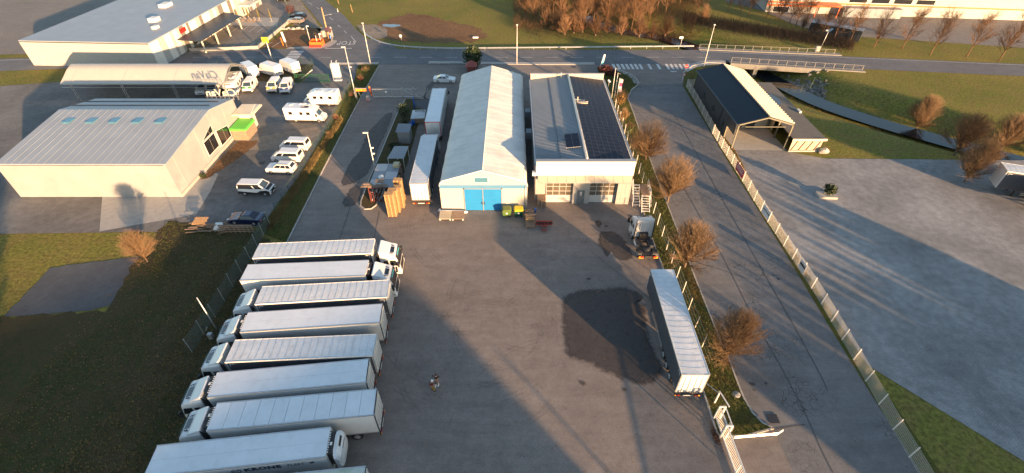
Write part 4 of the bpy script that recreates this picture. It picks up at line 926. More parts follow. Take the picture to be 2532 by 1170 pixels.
# --- supermarket
sm = thing('supermarket', 'striped grey and white shop building with dark canopy at the top left corner', 'shop building', (-80, 108, 0), R(-3)); rr = random.Random(4)
yy = 0
for k in range(34):
    wd = rr.choice([1.0, 1.3, 1.7, 2.2]); col = [M_cladw, M_greyp, M_brown, M_greyp][rr.randint(0,3)] if k % 3 else M_cladw
    if yy + wd > 52: break
    MB().box(-.15, 0, yy, yy+wd-.03, 0, 5.4).build('wall_panel', col, sm); yy += wd
MB().box(-30, -.16, .0, 52, 0, 5.2).build('wall', M_greyp, sm)
MB().box(-30, -.0, 0, 52, 5.42, 5.6).build('roof', M_rooflt, sm)
m = MB(); m.box(-9,-7.2,14,16,5.61,6.5); m.box(-14,-12,26,29,5.61,6.4); m.box(-5,-4,9,10.5,5.61,6.2); m.build('roof_unit', M_cladw, sm)
m = MB(); m.add([(.05,9,3.2),(.05,31,3.2),(5.6,29,2.9),(5.6,9,2.9),(.05,9,3.4),(.05,31,3.4),(5.6,29,3.1),(5.6,9,3.1)], [(0,3,2,1),(4,5,6,7),(0,1,5,4),(1,2,6,5),(2,3,7,6),(3,0,4,7)]); m.build('canopy', M_anth, sm)
m = MB(); [m.bar((5.2,y,0),(5.2,y,2.9), .25) for y in (10,16,22,28)]; m.build('canopy_post', M_cladc, sm)
m = MB(); m.box(.2, 3.8, 38, 43, 2.9, 3.3); m.box(.1,.3,38.4,42.6,0,2.9); m.build('entrance', M_cladc, sm)
MB().box(.03,.06,11,13.5,4.0,5.0).build('red_sign', M_red, sm)
for k in range(6): MB().box(.012,.03, 14+k*2.6, 15.8+k*2.6, .4, 2.6).build('shop_window', M_glass, sm)
# --- industrial hall with orange bands, top right
ih = thing('industrial_hall', 'large grey industrial hall with orange bands at the top right corner', 'industrial hall', (75.0, 151.5, 0), R(-7)); hl = 75
MB().box(0, hl, .1, 40, 0, 9).build('wall', M_greyp, ih)
m = MB(); m.box(-.02, hl, .05, .099, 2.6, 3.0); m.box(-.02, 28, .05, .099, 1.7, 2.2); m.build('orange_band', M_orangeb, ih)
for x0, x1, z0, z1 in ((2,6.5,0,1.65),(2,6.5,3.1,6),(22,27,3.2,4.6),(28,33,3.2,4.6),(34,39,3.2,4.6),(40,45,3.2,4.6)): 
    wf = MB().box(x0, x1, .06, .099, z0, z1).build('window', M_cladw, ih); MB().box(x0+.1, x1-.1, .045, .059, z0+.1, z1-.1).build('pane', M_glass, ih if False else wf)
m = MB(); m.box(12, 19, -4, .04, 2.9, 3.2); m.bar((12.5,-3.8,0),(12.5,-3.8,2.9), .2); m.bar((18.5,-3.8,0),(18.5,-3.8,2.9), .2); m.build('porch', M_orangeb, ih)
for k in range(9): MB().box(20.5+k*1.75, 22.2+k*1.75, -2.6, .03, 0, 2.4).build('loading_bay', M_metalroof, ih)
sheet('industrial_yard', [(p.x, p.y) for p in PP([(1740,-20),(1800,5),(1890,28),(1960,60),(2046,84),(2110,90)])] + [(175, 110), (175, 170), (70, 190)], .02, A_park)
ct = thing('container', 'long dark grey container with pale roof beside the bare trees at the far right', 'container', P(1996, 82), R(-38)); 
MB().box(0, 12, 0, 2.5, .1, 2.7).build('box', M_anth, ct); MB().box(-.05, 12.05, -.05, 2.55, 2.71, 2.8).build('roof', M_rooflt, ct)
m = MB(); [m.box(.3+k*.6,.5+k*.6,-.04,-.001,.2,2.6) for k in range(19)]; m.build('corrugation', M_anth, ct)
# --- road bridge
bg_ = thing('road_bridge', 'low concrete road bridge over the stream', 'bridge', (50, 112, 0))
def ry(x, near): return (112.2 - (x-50.7)*.18) if near else (119.5 - (x-45.1)*.122)
m = MB(); m.prism([(50.6, ry(50.6,1)-1.6),(79, ry(79,1)-1.6),(79, ry(79,0)+1.4),(50.6, ry(50.6,0)+1.4)], -1.0, -.02); o = m.build('deck', M_bconc); o.parent = bg_; o.matrix_parent_inverse = Matrix.Translation((-50,-112,0))
def wpart(mb, name, mt, par): 
    o = mb.build(name, mt); o.parent = par; l = par.location; o.matrix_parent_inverse = Matrix.Translation(-l); return o
m = MB(); m.prism([(50.6, ry(50.6,1)-1.8),(79, ry(79,1)-1.8),(79, ry(79,1)-.35),(50.6, ry(50.6,1)-.35)], -.55, .2); wpart(m, 'near_kerb', M_bconc, bg_)
m = MB(); m.prism([(46, ry(46,0)+.2),(79, ry(79,0)+.2),(79, ry(79,0)+1.5),(46, ry(46,0)+1.5)], -.5, .2); wpart(m, 'far_kerb', M_bconc, bg_)
for x in (56.2, 68.8): m = MB(); m.prism([(x, ry(x,1)-1.3),(x+.9, ry(x,1)-1.3),(x+.9, ry(x,0)+.8),(x, ry(x,0)+.8)], -3.2, -1.0); wpart(m, 'pier', M_bconc, bg_)
M_dull = mat('dull_railing', (.22,.22,.21), .6, .3, var=.15)
def railing(name, label, a, b_, h, n, z0=.2, M_cream=None):
    M_cream = M_dull
    t = thing(name, label, 'railing', ((a[0]+b_[0])/2, (a[1]+b_[1])/2, 0)); a = Vector(a); b_ = Vector(b_)
    for i in range(n+1):
        p = a.lerp(b_, i/n); m = MB(); m.bar((p.x,p.y,z0),(p.x,p.y,z0+h), .07); wpart(m, 'post', M_cream, t)
    m = MB(); m.bar((a.x,a.y,z0+h),(b_.x,b_.y,z0+h), .05); m.bar((a.x,a.y,z0+.15),(b_.x,b_.y,z0+.15), .03); wpart(m, 'rail', M_cream, t)
    m = MB(); k = int((b_-a).length/.3)
    for i in range(k): p = a.lerp(b_, (i+.5)/k); m.bar((p.x,p.y,z0+.15),(p.x,p.y,z0+h), .012)
    stuff(wpart(m, 'bars', M_cream, t)); return t
railing('bridge_railing', 'white steel railing along the near edge of the road bridge', (50.9, ry(50.9,1)-1.1), (78.5, ry(78.5,1)-1.1), 1.1, 14)
railing('bridge_railing', 'pale steel railing along the far edge of the road bridge', (46.2, ry(46.2,0)+.9), (77.5, ry(77.5,0)+.9), 1.0, 15)
rk = MB(); rr = random.Random(8)
for i in range(480):
    px = rr.uniform(1900, 2046); py = 178 + (px-1900)*.28 + rr.gauss(0, 7); p = P(px, py, -1.2); p.z = gz(p.x, p.y)+.1; s = rr.uniform(.12,.38)
    vs = [p + Vector((rr.uniform(.5,1)*s*a, rr.uniform(.5,1)*s*b__, rr.uniform(.4,.9)*s*c)) for a in (-1,1) for b__ in (-1,1) for c in (-1,1)]
    rk.add(vs, [(0,1,3,2),(4,6,7,5),(0,4,5,1),(2,3,7,6),(0,2,6,4),(1,5,7,3)])
stuff(tag(rk.build('riprap', M_stone), 'loose grey stones on the stream bank below the bridge', 'stones'))
# ================================================================ vehicles
def wheel_meshes(r, w):
    t = MB(); t.tube([(0,-w/2,0),(0,-w/2+.04,0),(0,w/2-.04,0),(0,w/2,0)], [r*.93, r, r, r*.93], 18, smooth=False)
    m = MB(); 
    for s in (-1, 1):
        m.tube([(0,s*(w/2-.01),0),(0,s*(w/2+.012),0)], [r*.62, r*.56], 14, smooth=False)
        m.tube([(0,s*(w/2+.0),0),(0,s*(w/2+.03),0)], [r*.2, r*.16], 8, smooth=False)
        for k in range(5): a = k*1.2566; m.bar((r*.2*math.cos(a), s*(w/2+.016), r*.2*math.sin(a)), (r*.5*math.cos(a), s*(w/2+.016), r*.5*math.sin(a)), .09*r/.33, .02)
    return t.mesh('wheel', M_rubber), m.mesh('rim', M_rim)
WT = wheel_meshes(.5, .36); WD = wheel_meshes(.5, .58); WC = wheel_meshes(.33, .22); WV = wheel_meshes(.35, .24)
def wheel(par, x, y, r, wm_):
    o = link('wheel', wm_[0], par, (x, y, r)); link('rim', wm_[1], o)
TL, TW, TH_, TB = 13.6, 2.55, 4.0, 1.18
_tr = {}
def tmesh(key, fn):
    if key not in _tr: _tr[key] = fn()
    return _tr[key]
M_seam = mat('tarpaulin_seam', (.51,.545,.585), .5, var=.15, scale=1.5)
def roof_curtain(seed):
    rr = random.Random(seed); m = MB(); nx, ny = 84, 12; vs = []; fs = []
    off = [rr.uniform(-.02, .02) for _ in range(24)]
    for i in range(nx+1):
        x = -TL*i/nx; bow = abs(math.sin(math.pi*x/.68))**.35
        for j in range(ny+1):
            y = -TW/2+.02 + (TW-.04)*j/ny; e = math.sin(math.pi*j/ny)
            vs.append((x, y, TH_ - .02 + .03*e - .009*bow*e + (off[int(-x/.68) % 24]*.18)*e + rr.uniform(-.004,.004)*e))
    for i in range(nx):
        for j in range(ny): fs.append((i*(ny+1)+j, (i+1)*(ny+1)+j, (i+1)*(ny+1)+j+1, i*(ny+1)+j+1))
    m.add(vs, fs, 0, True)
    for k in range(1, 20): x = -.68*k; m.add([(x-.03,-1.2,TH_+.016),(x+.03,-1.2,TH_+.016),(x+.03,1.2,TH_+.016),(x-.03,1.2,TH_+.016)], [(0,1,2,3)], 1)
    return m.mesh('roof', [M_tarp, M_seam])
def side_curtain(s):
    m = MB(); nx, nz = 60, 5; vs = []; fs = []; rr = random.Random(3)
    for i in range(nx+1):
        for j in range(nz+1):
            b = .012*math.sin(i*math.pi/2.5)*math.sin(math.pi*j/nz) + rr.uniform(-.003,.003)
            vs.append((-.12 - (TL-.24)*i/nx, s*(TW/2 + .004 + b), TB + .02 + (TH_-.2-TB)*j/nz))
    for i in range(nx):
        for j in range(nz): f = (i*(nz+1)+j, (i+1)*(nz+1)+j, (i+1)*(nz+1)+j+1, i*(nz+1)+j+1); fs.append(f if s < 0 else f[::-1])
    m.add(vs, fs, 0, True); return m.mesh('side_curtain', M_curtain)
def trailer(label, kind, loc, rz, seed=1, group='semi trailers parked in the yard', red_frame=False, guard=True):
    t = thing('semi_trailer', label, 'semi trailer', loc, rz, group)
    wallm = M_curtain if kind == 'curtain' else M_panel
    def B(key, name, mt, fn):
        def mk():
            m = MB(); fn(m); return m.mesh(name, mt)
        return link(name, tmesh((key, name), mk), t)
    box = B(('body', kind), 'cargo_body', M_panel, lambda m: m.box(-TL+.06, -.06, -TW/2+.015, TW/2-.015, TB, TH_-.06))
    B('front', 'front_wall', M_panel, lambda m: m.box(-.058, 0, -TW/2, TW/2, TB-.05, TH_-.02))
    for s in (-1, 1):
        if kind == 'curtain':
            link('side_curtain', tmesh(('sc', s), lambda: side_curtain(s)), t)
            B(('toprail', s), 'top_rail', M_cream, lambda m: m.box(-TL, 0, s*TW/2-.03 if s > 0 else -TW/2-.015, s*TW/2+.015 if s > 0 else -TW/2+.03, TH_-.17, TH_+.01))
            B(('mark', s), 'corner_mark', M_white, lambda m: [m.box(x0, x1, s*(TW/2+.03)-.004, s*(TW/2+.03)+.004, z0, z1) for x0,x1,z0,z1 in ((-.75,-.3,3.6,3.66),(-.36,-.3,3.3,3.6),(-TL+.3,-TL+.75,3.6,3.66),(-TL+.3,-TL+.36,3.3,3.6),(-TL+.3,-TL+.75,1.4,1.46))])
        else:
            B(('side', s), 'side_panel', M_panel, lambda m: m.box(-TL+.05, -.05, min(s*TW/2, s*(TW/2-.012)), max(s*TW/2, s*(TW/2-.012)), TB, TH_-.08))
            B(('trail', s), 'edge_rail', M_steel, lambda m: (m.box(-TL, 0, min(s*(TW/2-.1), s*(TW/2+.012)), max(s*(TW/2-.1), s*(TW/2+.012)), TH_-.1, TH_+.012), m.box(-TL, 0, min(s*(TW/2), s*(TW/2+.012)), max(s*(TW/2), s*(TW/2+.012)), TB-.05, TB+.1)))
    if kind == 'curtain': link('roof', tmesh(('roof', seed % 4), lambda: roof_curtain(seed)), t)
    elif kind == 'box':
        B('roofp', 'roof', M_roofp, lambda m: (m.box(-TL+.02, -.02, -TW/2+.1, -.012, TH_-.06, TH_), m.box(-TL+.02, -.02, .012, TW/2-.1, TH_-.06, TH_), m.box(-TL+.02, -.02, -.011, .011, TH_-.06, TH_-.012)))
    else:
        n = 11; pl = (TL-.1)/n
        me = tmesh('roofpanel', lambda: MB().box(-pl+.03, -.0, -TW/2+.1, TW/2-.1, TH_-.06, TH_).mesh('roof_panel', M_roofp))
        for k in range(n): link('roof_panel', me, t, (-.05-k*pl, 0, 0))
    # rear doors
    fmat = M_red if red_frame else (M_dsteel if kind != 'curtain' else M_steel)
    B(('rframe', kind, red_frame), 'rear_frame', fmat, lambda m: (m.box(-TL-.02, -TL+.05, -TW/2-.01, -TW/2+.09, TB-.05, TH_), m.box(-TL-.02, -TL+.05, TW/2-.09, TW/2+.01, TB-.05, TH_), m.box(-TL-.02, -TL+.05, -TW/2+.091, TW/2-.091, TH_-.1, TH_), m.box(-TL-.02, -TL+.05, -TW/2+.091, TW/2-.091, TB-.1, TB+.02)))
    for s in (-1, 1):
        d = B(('door', s), 'rear_door', M_panel, lambda m: m.box(-TL-.03, -TL+.04, .012 if s > 0 else -TW/2+.1, TW/2-.1 if s > 0 else -.012, TB+.03, TH_-.11))
        k = MB()
        kb = tmesh(('lockbar', s), lambda: [m for m in [MB()] if [m.tube([(-TL-.06,s*y,TB+.05),(-TL-.06,s*y,TH_-.15)], .022, 6) for y in (.28, .78)] and [m.cbox((-TL-.05,s*(TW/2-.13),z),(.05,.14,.06)) for z in (1.5,2.2,2.9,3.6)]][0].mesh('lock_bar', M_steel))
        link('lock_bar', kb, d)
    # running gear
    B('chassis', 'chassis', M_dsteel, lambda m: (m.box(-TL+.1, -.2, -.62, -.48, .85, TB-.051), m.box(-TL+.1, -.2, .48, .62, .85, TB-.051), m.box(-TL+.05, -.05, -TW/2+.03, TW/2-.03, TB-.05, TB-.001), [m.box(-x-.06, -x+.06, -1.1, 1.1, .95, TB-.052) for x in (.8, 3, 5, 7)]))
    for x in (-8.9, -10.2, -11.5):
        for s in (-1, 1): wheel(t, x, s*1.02, .5, WT)
        B(('axle', x), 'axle', M_dsteel, lambda m: m.tube([(x,-.9,.5),(x,.9,.5)], .08, 8))
    for s in (-1, 1):
        B(('leg', s), 'landing_leg', M_dsteel, lambda m: (m.box(-2.75, -2.6, min(s*.75,s*.9), max(s*.75,s*.9), .06, 1.0), m.box(-2.85, -2.5, min(s*.65,s*1.0), max(s*.65,s*1.0), 0, .06)))
        if guard: B(('guard', s), 'side_guard', M_steel, lambda m: (m.box(-8.1, -3.3, min(s*1.2,s*1.23), max(s*1.2,s*1.23), .48, .6), m.box(-8.1, -3.3, min(s*1.2,s*1.23), max(s*1.2,s*1.23), .78, .9), [m.bar((-x,s*1.19,.45),(-x,s*1.19,1.1), .06) for x in (3.6, 5.2, 6.6, 7.9)]))
        B(('mud', s), 'mudguard', M_black, lambda m: m.box(-12.2, -8.2, min(s*.82,s*1.24), max(s*.82,s*1.24), 1.03, 1.06))
    B('bumper', 'underrun_bumper', M_dsteel, lambda m: (m.box(-TL-.02, -TL+.1, -1.2, 1.2, .48, .66), m.bar((-TL+.2,-.5,.9),(-TL+.05,-.5,.57), .1), m.bar((-TL+.2,.5,.9),(-TL+.05,.5,.57), .1)))
    for s in (-1, 1):
        B(('tl', s), 'tail_light', M_red, lambda m: m.box(-TL-.045, -TL-.021, min(s*.72,s*1.0), max(s*.72,s*1.0), .5, .64))
        B(('tla', s), 'indicator', M_amber, lambda m: m.box(-TL-.045, -TL-.021, min(s*1.005,s*1.2), max(s*1.005,s*1.2), .5, .64))
    B('plate', 'number_plate', M_number, lambda m: m.box(-TL-.045, -TL-.021, -.45, .45, .51, .63))
    if kind != 'curtain':
        u = B('reefer', 'cooling_unit', M_black, lambda m: m.profile([(.01,2.0),(.35,2.0),(.42,2.4),(.42,3.6),(.36,3.94),(.01,3.94)], [(-.95,.05),(-.85,0),(.85,0),(.95,.05)]))
        def stud(m):
            for k in range(9): m.box(.02, .12, -.9+k*.2, -.82+k*.2, 3.945, 4.0)
            m.box(.18, .34, -.3, -.05, 3.95, 3.99)
        stuff(link('stud_row', tmesh('studs', lambda: (lambda m: (stud(m), m.mesh('stud_row', M_white))[1])(MB())), u))
    return t
def tractor(label, loc, rz, group='tractor units in the yard', visor=True, bare=False, darkdeck=True):
    t = thing('tractor_unit', label, 'tractor unit', loc, rz, group)
    def B(key, name, mt, fn, par=None):
        def mk():
            m = MB(); fn(m); return m.mesh(name, mt)
        return link(name, tmesh(('T', key, name), mk), par or t)
    cab = B('cab', 'cab', M_body, lambda m: m.profile([(-.02,.55),(.0,1.25),(-.04,1.72),(-.30,2.86),(-.36,3.02),(-.62,3.22),(-1.12,3.36),(-2.1,3.52),(-2.24,3.4),(-2.26,1.05),(-1.98,1.02),(-1.9,.86),(-1.75,1.02),(-1.0,1.02),(-.85,.75),(-.7,.55)], [(-1.25,.13),(-1.19,.03),(-1.1,0),(1.1,0),(1.19,.03),(1.25,.13)]))
    B('defl', 'roof_deflector', M_body, lambda m: m.profile([(-1.05,3.33),(-1.25,3.48),(-2.2,3.90),(-2.32,3.86),(-2.3,3.4)], [(-1.14,.1),(-1.05,0),(1.05,0),(1.14,.1)]))
    B('bump', 'bumper', M_body, lambda m: m.profile([(-.7,.3),(.06,.3),(.1,.55),(.06,.86),(-.05,.9),(-.7,.88)], [(-1.25,.08),(-1.12,0),(1.12,0),(1.25,.08)]))
    B('grille', 'grille', M_black, lambda m: m.add([(.105,-.85,.36),(.105,.85,.36),(.03,.88,1.55),(.03,-.88,1.55),(.0,-.85,.36),(.0,.85,.36),(-.05,.88,1.55),(-.05,-.88,1.55)], [(0,1,2,3),(7,6,5,4),(0,4,5,1),(1,5,6,2),(2,6,7,3),(3,7,4,0)]))
    B('ws', 'windscreen', M_glass, lambda m: m.add([(-.02,-1.1,1.74),(-.02,1.1,1.74),(-.285,1.04,2.84),(-.285,-1.04,2.84),(-.08,-1.1,1.72),(-.08,1.1,1.72),(-.345,1.04,2.82),(-.345,-1.04,2.82)], [(0,1,2,3),(7,6,5,4),(0,4,5,1),(1,5,6,2),(2,6,7,3),(3,7,4,0)]))
    if visor:
        v = B('visor', 'sun_visor', M_black, lambda m: m.add([(-.12,-1.12,2.80),(-.12,1.12,2.80),(-.34,1.1,3.06),(-.34,-1.1,3.06),(-.2,-1.12,2.76),(-.2,1.12,2.76),(-.42,1.1,3.0),(-.42,-1.1,3.0)], [(0,1,2,3),(7,6,5,4),(0,4,5,1),(1,5,6,2),(2,6,7,3),(3,7,4,0)]))
        def glyph(m):
            for k in range(6):
                y = -.62+k*.22; m.add([(-.19,y,2.90),(-.19,y+.15,2.90),(-.27,y+.17,2.99),(-.27,y+.02,2.99)], [(0,1,2,3)])
        B('vis2', 'visor_lettering', M_cyan, glyph, v)
    B('sun', 'sunroof', M_glass, lambda m: m.add([(-.60,-.47,3.24),(-.60,.47,3.24),(-1.04,.47,3.365),(-1.04,-.47,3.365),(-.60,-.47,3.2),(-.60,.47,3.2),(-1.04,.47,3.3),(-1.04,-.47,3.3)], [(0,1,2,3),(0,4,5,1),(1,5,6,2),(2,6,7,3),(3,7,4,0)]))
    for s in (-1, 1):
        B(('horn', s), 'roof_horn', M_black, lambda m: [m.cbox((x, s*y, 3.27-(x+.7)*.28), (.1,.05,.07)) for x, y in ((-.7,.62),(-.82,.70),(-.9,.62),(-1.0,.72))])
        B(('sw', s), 'side_window', M_glass, lambda m: m.add([(x, s*1.252, z) for x, z in ((-.2,1.75),(-1.12,1.75),(-1.12,2.62),(-.42,2.62))] + [(x, s*1.2, z) for x, z in ((-.2,1.75),(-1.12,1.75),(-1.12,2.62),(-.42,2.62))], [(0,1,2,3),(7,6,5,4),(0,4,5,1),(1,5,6,2),(2,6,7,3),(3,7,4,0)]))
        B(('sw2', s), 'rear_side_window', M_glass, lambda m: m.add([(x, s*1.252, z) for x, z in ((-1.28,1.95),(-1.95,1.95),(-1.85,2.6),(-1.32,2.6))] + [(x, s*1.2, z) for x, z in ((-1.28,1.95),(-1.95,1.95),(-1.85,2.6),(-1.32,2.6))], [(0,1,2,3),(7,6,5,4),(0,4,5,1),(1,5,6,2),(2,6,7,3),(3,7,4,0)]))
        B(('arch', s), 'wheel_arch', M_black, lambda m: m.tube([(-1.36+.6*math.cos(a), s*1.1, .5+.6*math.sin(a)) for a in [k*math.pi/8 for k in range(9)]], .07, 5))
        B(('mirror', s), 'mirror', M_black, lambda m: (m.cbox((-.1, s*1.5, 2.1), (.2,.26,.7)), m.bar((-.15,s*1.2,2.35),(-.12,s*1.5,2.35), .05), m.bar((-.15,s*1.2,1.85),(-.12,s*1.5,1.85), .05)))
        B(('hl', s), 'headlight', M_lamp, lambda m: m.add([(.1,s*.82,.5),(.07,s*1.16,.5),(.05,s*1.16,.8),(.09,s*.82,.74),(.02,s*.82,.5),(.0,s*1.16,.5),(.0,s*1.16,.8),(.02,s*.82,.74)], [(0,1,2,3),(7,6,5,4),(0,4,5,1),(1,5,6,2),(2,6,7,3),(3,7,4,0)]))
        B(('door', s), 'door_seam', M_greyp, lambda m: (m.box(-1.2,-1.185, min(s*1.25,s*1.256), max(s*1.25,s*1.256), 1.05, 2.7), m.box(-.36,-.345, min(s*1.25,s*1.256), max(s*1.25,s*1.256), 1.0, 1.75), m.box(-1.1,-.9, min(s*1.25,s*1.27), max(s*1.25,s*1.27), 1.45, 1.52)))
        B(('fair', s), 'side_deflector', M_black if not bare else M_body, lambda m: m.add([(-2.27,s*1.22,1.0),(-2.62,s*1.2,1.0),(-2.62,s*1.17,3.35),(-2.3,s*1.16,3.8),(-2.27,s*1.17,1.0),(-2.62,s*1.15,1.0),(-2.62,s*1.12,3.35),(-2.3,s*1.11,3.8)], [(0,1,2,3),(7,6,5,4),(0,4,5,1),(1,5,6,2),(2,6,7,3),(3,7,4,0)]))
        B(('tank', s), 'fuel_tank', M_steel, lambda m: m.tube([(-2.55,s*.95,.72),(-2.6,s*.95,.72),(-3.75,s*.95,.72),(-3.8,s*.95,.72)], [.24,.33,.33,.24], 12))
        wheel(t, -1.38, s*1.03, .5, WT); wheel(t, -5.0, s*.93, .5, WD)
        B(('fend', s), 'fender', M_black, lambda m: [m.add([(-5+.62*math.cos(a0), s*.62, .5+.62*math.sin(a0)), (-5+.62*math.cos(a0), s*1.25, .5+.62*math.sin(a0)), (-5+.62*math.cos(a1), s*1.25, .5+.62*math.sin(a1)), (-5+.62*math.cos(a1), s*.62, .5+.62*math.sin(a1))], [(0,1,2,3)]) for a0, a1 in [(k*math.pi/10, (k+1)*math.pi/10) for k in range(10)]])
        B(('tail', s), 'tail_light', M_red, lambda m: m.box(-5.94, -5.86, min(s*.62,s*1.0), max(s*.62,s*1.0), .66, .86))
        B(('taila', s), 'indicator', M_amber, lambda m: (m.box(-5.94, -5.86, min(s*1.001,s*1.2), max(s*1.001,s*1.2), .66, .86), m.box(-5.94, -5.86, min(s*.62,s*1.2), max(s*.62,s*1.2), .54, .65)))
    B('rail', 'chassis', M_dsteel, lambda m: (m.box(-5.9, -1.9, -.48, -.36, .72, .98), m.box(-5.9, -1.9, .36, .48, .72, .98), m.box(-2.9, -2.4, -.9, .9, .98, 1.04), m.box(-5.98, -5.86, -.45, .45, .6, .95), [m.box(-x-.05, -x+.05, -.36, .36, .74, .94) for x in (3.1, 4.0, 5.6)], m.box(-2.75,-2.35,-.55,.55,1.05,1.9)))
    B('deck', 'deck_plate', M_steel if bare else M_dsteel, lambda m: (m.box(-4.0, -2.9, .5, 1.15, 1.08, 1.11), m.box(-4.0, -2.9, -1.15, -.5, 1.08, 1.11)))
    B('fifth', 'fifth_wheel', M_dsteel, lambda m: m.tube([(-4.7,0,1.0),(-4.7,0,1.1)], .46, 14))
    B('horns', 'air_lines', M_black, lambda m: [m.tube([(-2.5,y,1.9),(-2.9,y*1.3,1.6),(-2.7,y,1.2)], .03, 5) for y in (-.3,-.1,.15,.35)])
    if bare: B('back', 'cab_back_ribs', M_steel, lambda m: [m.bar((-2.275,y,1.5),(-2.29,y,3.3), .03) for y in [-.9+k*.3 for k in range(7)]], cab)
    return t
roofs = {  # far-left, near-left, far-right, near-right roof corners in the photograph
 'A': [(639.8,601.5),(621.4,639.5),(927,588.7),(923,627)], 'B': [(614,654),(595,694),(909,643),(900,682)], 'C': [(647.5,707.4),(628,753.6),(964.5,691),(957.5,735)],
 'D': [(615.5,772),(596,822),(945,751),(934.5,798.5)], 'E': [(577,839.5),(557.5,897),(932,824.6),(923,880.7)], 'F': [(540,921),(520.4,982.4),(908.6,887.8),(896.7,946)],
 'G': [(543,997.7),(521.8,1062.6),(923,962),(916.6,1027.4)]}
rowg = 'trucks parked side by side along the left of the yard'
def rowtruck(key, front_right, kind, lab, cablab, seed):
    q = [P(x, y, 4.0) for x, y in roofs[key]]
    l = (q[0]+q[1])/2; r = (q[2]+q[3])/2; d = (r-l).normalized(); a = math.atan2(d.y, d.x); mid = (l+r)/2
    if front_right: f = mid + d*TL/2; rz = a; 
    else: f = mid - d*TL/2; rz = a + math.pi
    f.z = 0; trailer(lab, kind, f, rz, seed, 'semi trailers in the parked row')
    if cablab:
        fd = Vector((math.cos(rz), math.sin(rz), 0)); tractor(cablab, f + fd*2.95, rz, 'tractor units in the parked row')
rowtruck('A', True, 'curtain', 'grey curtain trailer at the far end of the parked row, cab at its right', 'white cab facing right at the far end of the parked row', 1)
rowtruck('B', True, 'box', 'white box trailer second from the far end of the row, cab at its right', 'white cab facing right, second from the far end of the row', 2)
rowtruck('C', False, 'curtain', 'grey curtain trailer third from the far end of the row, rear doors to the right', 'white cab facing left, farthest of the five cabs by the wire fence', 3)
rowtruck('D', False, 'box', 'white box trailer between two grey curtain trailers in the parked row', 'white cab facing left in front of the box trailer between grey trailers', 2)
rowtruck('E', False, 'curtain', 'grey curtain trailer fifth in the row with faint crossed lines on its roof', 'white cab facing left, third of five beside the wire fence', 5)
rowtruck('F', False, 'box', 'white box trailer with one lengthwise roof seam beside the panelled roof trailer', 'white cab at the left edge in front of the seamed white box trailer', 6)
rowtruck('G', False, 'panel', 'white box trailer whose roof shows eleven cross panels', 'white cab at the left edge in front of the cross panelled trailer', 7)
q = [P(817,1056,4), P(805,1130,4)]; r = (q[0]+q[1])/2; d = Vector((.994, .115, 0)).normalized(); r.z = 0
tk = trailer('white refrigerated trailer lettered KRONE FLEET in the near left corner', 'box', r, math.atan2(d.y, d.x), 8, 'semi trailers in the parked row')
for ch in list(tk.children):
    if ch.name.startswith('cooling_unit'): 
        for c2 in list(ch.children): pass
m = MB(); m.profile([(.43,1.5),(.7,1.45),(1.0,1.7),(1.08,2.4),(1.0,3.3),(.7,3.72),(.43,3.78)], [(-1.22,.35),(-1.0,.12),(-.6,0),(.6,0),(1.0,.12),(1.22,.35)], 0, False)
u = m.build('cooling_unit_hood', M_body, tk); m = MB(); m.add([(.78,-.25,3.66),(.78,.65,3.66),(1.035,.65,3.18),(1.035,-.25,3.18)], [(0,1,2,3)]); m.build('vent_grille', M_black, u)
for txt, x, sz, sp, sh, mt in (('KRONE', -4.95, .60, 1.1, 0, 'b'), ('FLEET', -2.45, .48, 1.1, .18, 'b')):
    o = link('side_lettering', text_mesh(txt, sz, .012, spacing=sp, shear=sh, bold=.028 if txt == 'KRONE' else .0), tk, (x, -TW/2-.004, 3.35), (R(90), 0, 0)); o.scale = (1.3 if txt == 'KRONE' else 1.0, 1, 1)
    o.data.materials.append(mat('navy_print', (.02,.03,.06), .5, var=.05))
m = MB()
for s in (-1, 1): m.tube([(-6.95+s*(.12+.24*math.sin(a)), -TW/2-.01, 3.33+.2*math.cos(a)) for a in [k*math.pi/6 for k in range(7)]], .035, 5)
m.bar((-7.02,-TW/2-.01,3.28),(-7.12,-TW/2-.01,3.55), .05); m.bar((-6.92,-TW/2-.01,3.28),(-6.82,-TW/2-.01,3.55), .05); m.bar((-7.2,-TW/2-.01,3.1),(-6.7,-TW/2-.01,3.1), .04)
for k in range(3): m.bar((-1.35,-TW/2-.01,3.28+k*.09),(-1.0,-TW/2-.01,3.34+k*.09), .035)
m.build('side_emblem', MATS['navy_print'], tk)
q = P(905,1151.4,4); q.z = 0; d = Vector((.995,.1,0)).normalized(); rz = math.atan2(d.y, d.x)
t9 = trailer('trailer with mossy pale green roof cut off by the bottom edge', 'box', q + Vector((.14,-1.28,0)), rz + math.pi, 9, 'semi trailers in the parked row'); t9.location = q + Vector((.14,-1.28,0)) - d*TL
M_moss = mat('mossy_roof', (.45,.49,.47), .6, var=.1, scale=.5, dirt=(.27,.36,.24), dscale=.9, damt=.9)
for ch in t9.children:
    if ch.name.startswith('roof'): ch.data = ch.data.copy(); ch.data.materials[0] = M_moss
# trailer standing alone on the right
q = [P(1690,932,4), P(1755,930,4), P(1608,664,4), P(1665,662,4)]; re = (q[0]+q[1])/2; fe = (q[2]+q[3])/2; d = (fe-re).normalized(); mid = (re+fe)/2; f = mid + d*TL/2; f.z = 0
trailer('grey curtain trailer standing alone without a cab by the planting strip', 'curtain', f, math.atan2(d.y, d.x), 10)
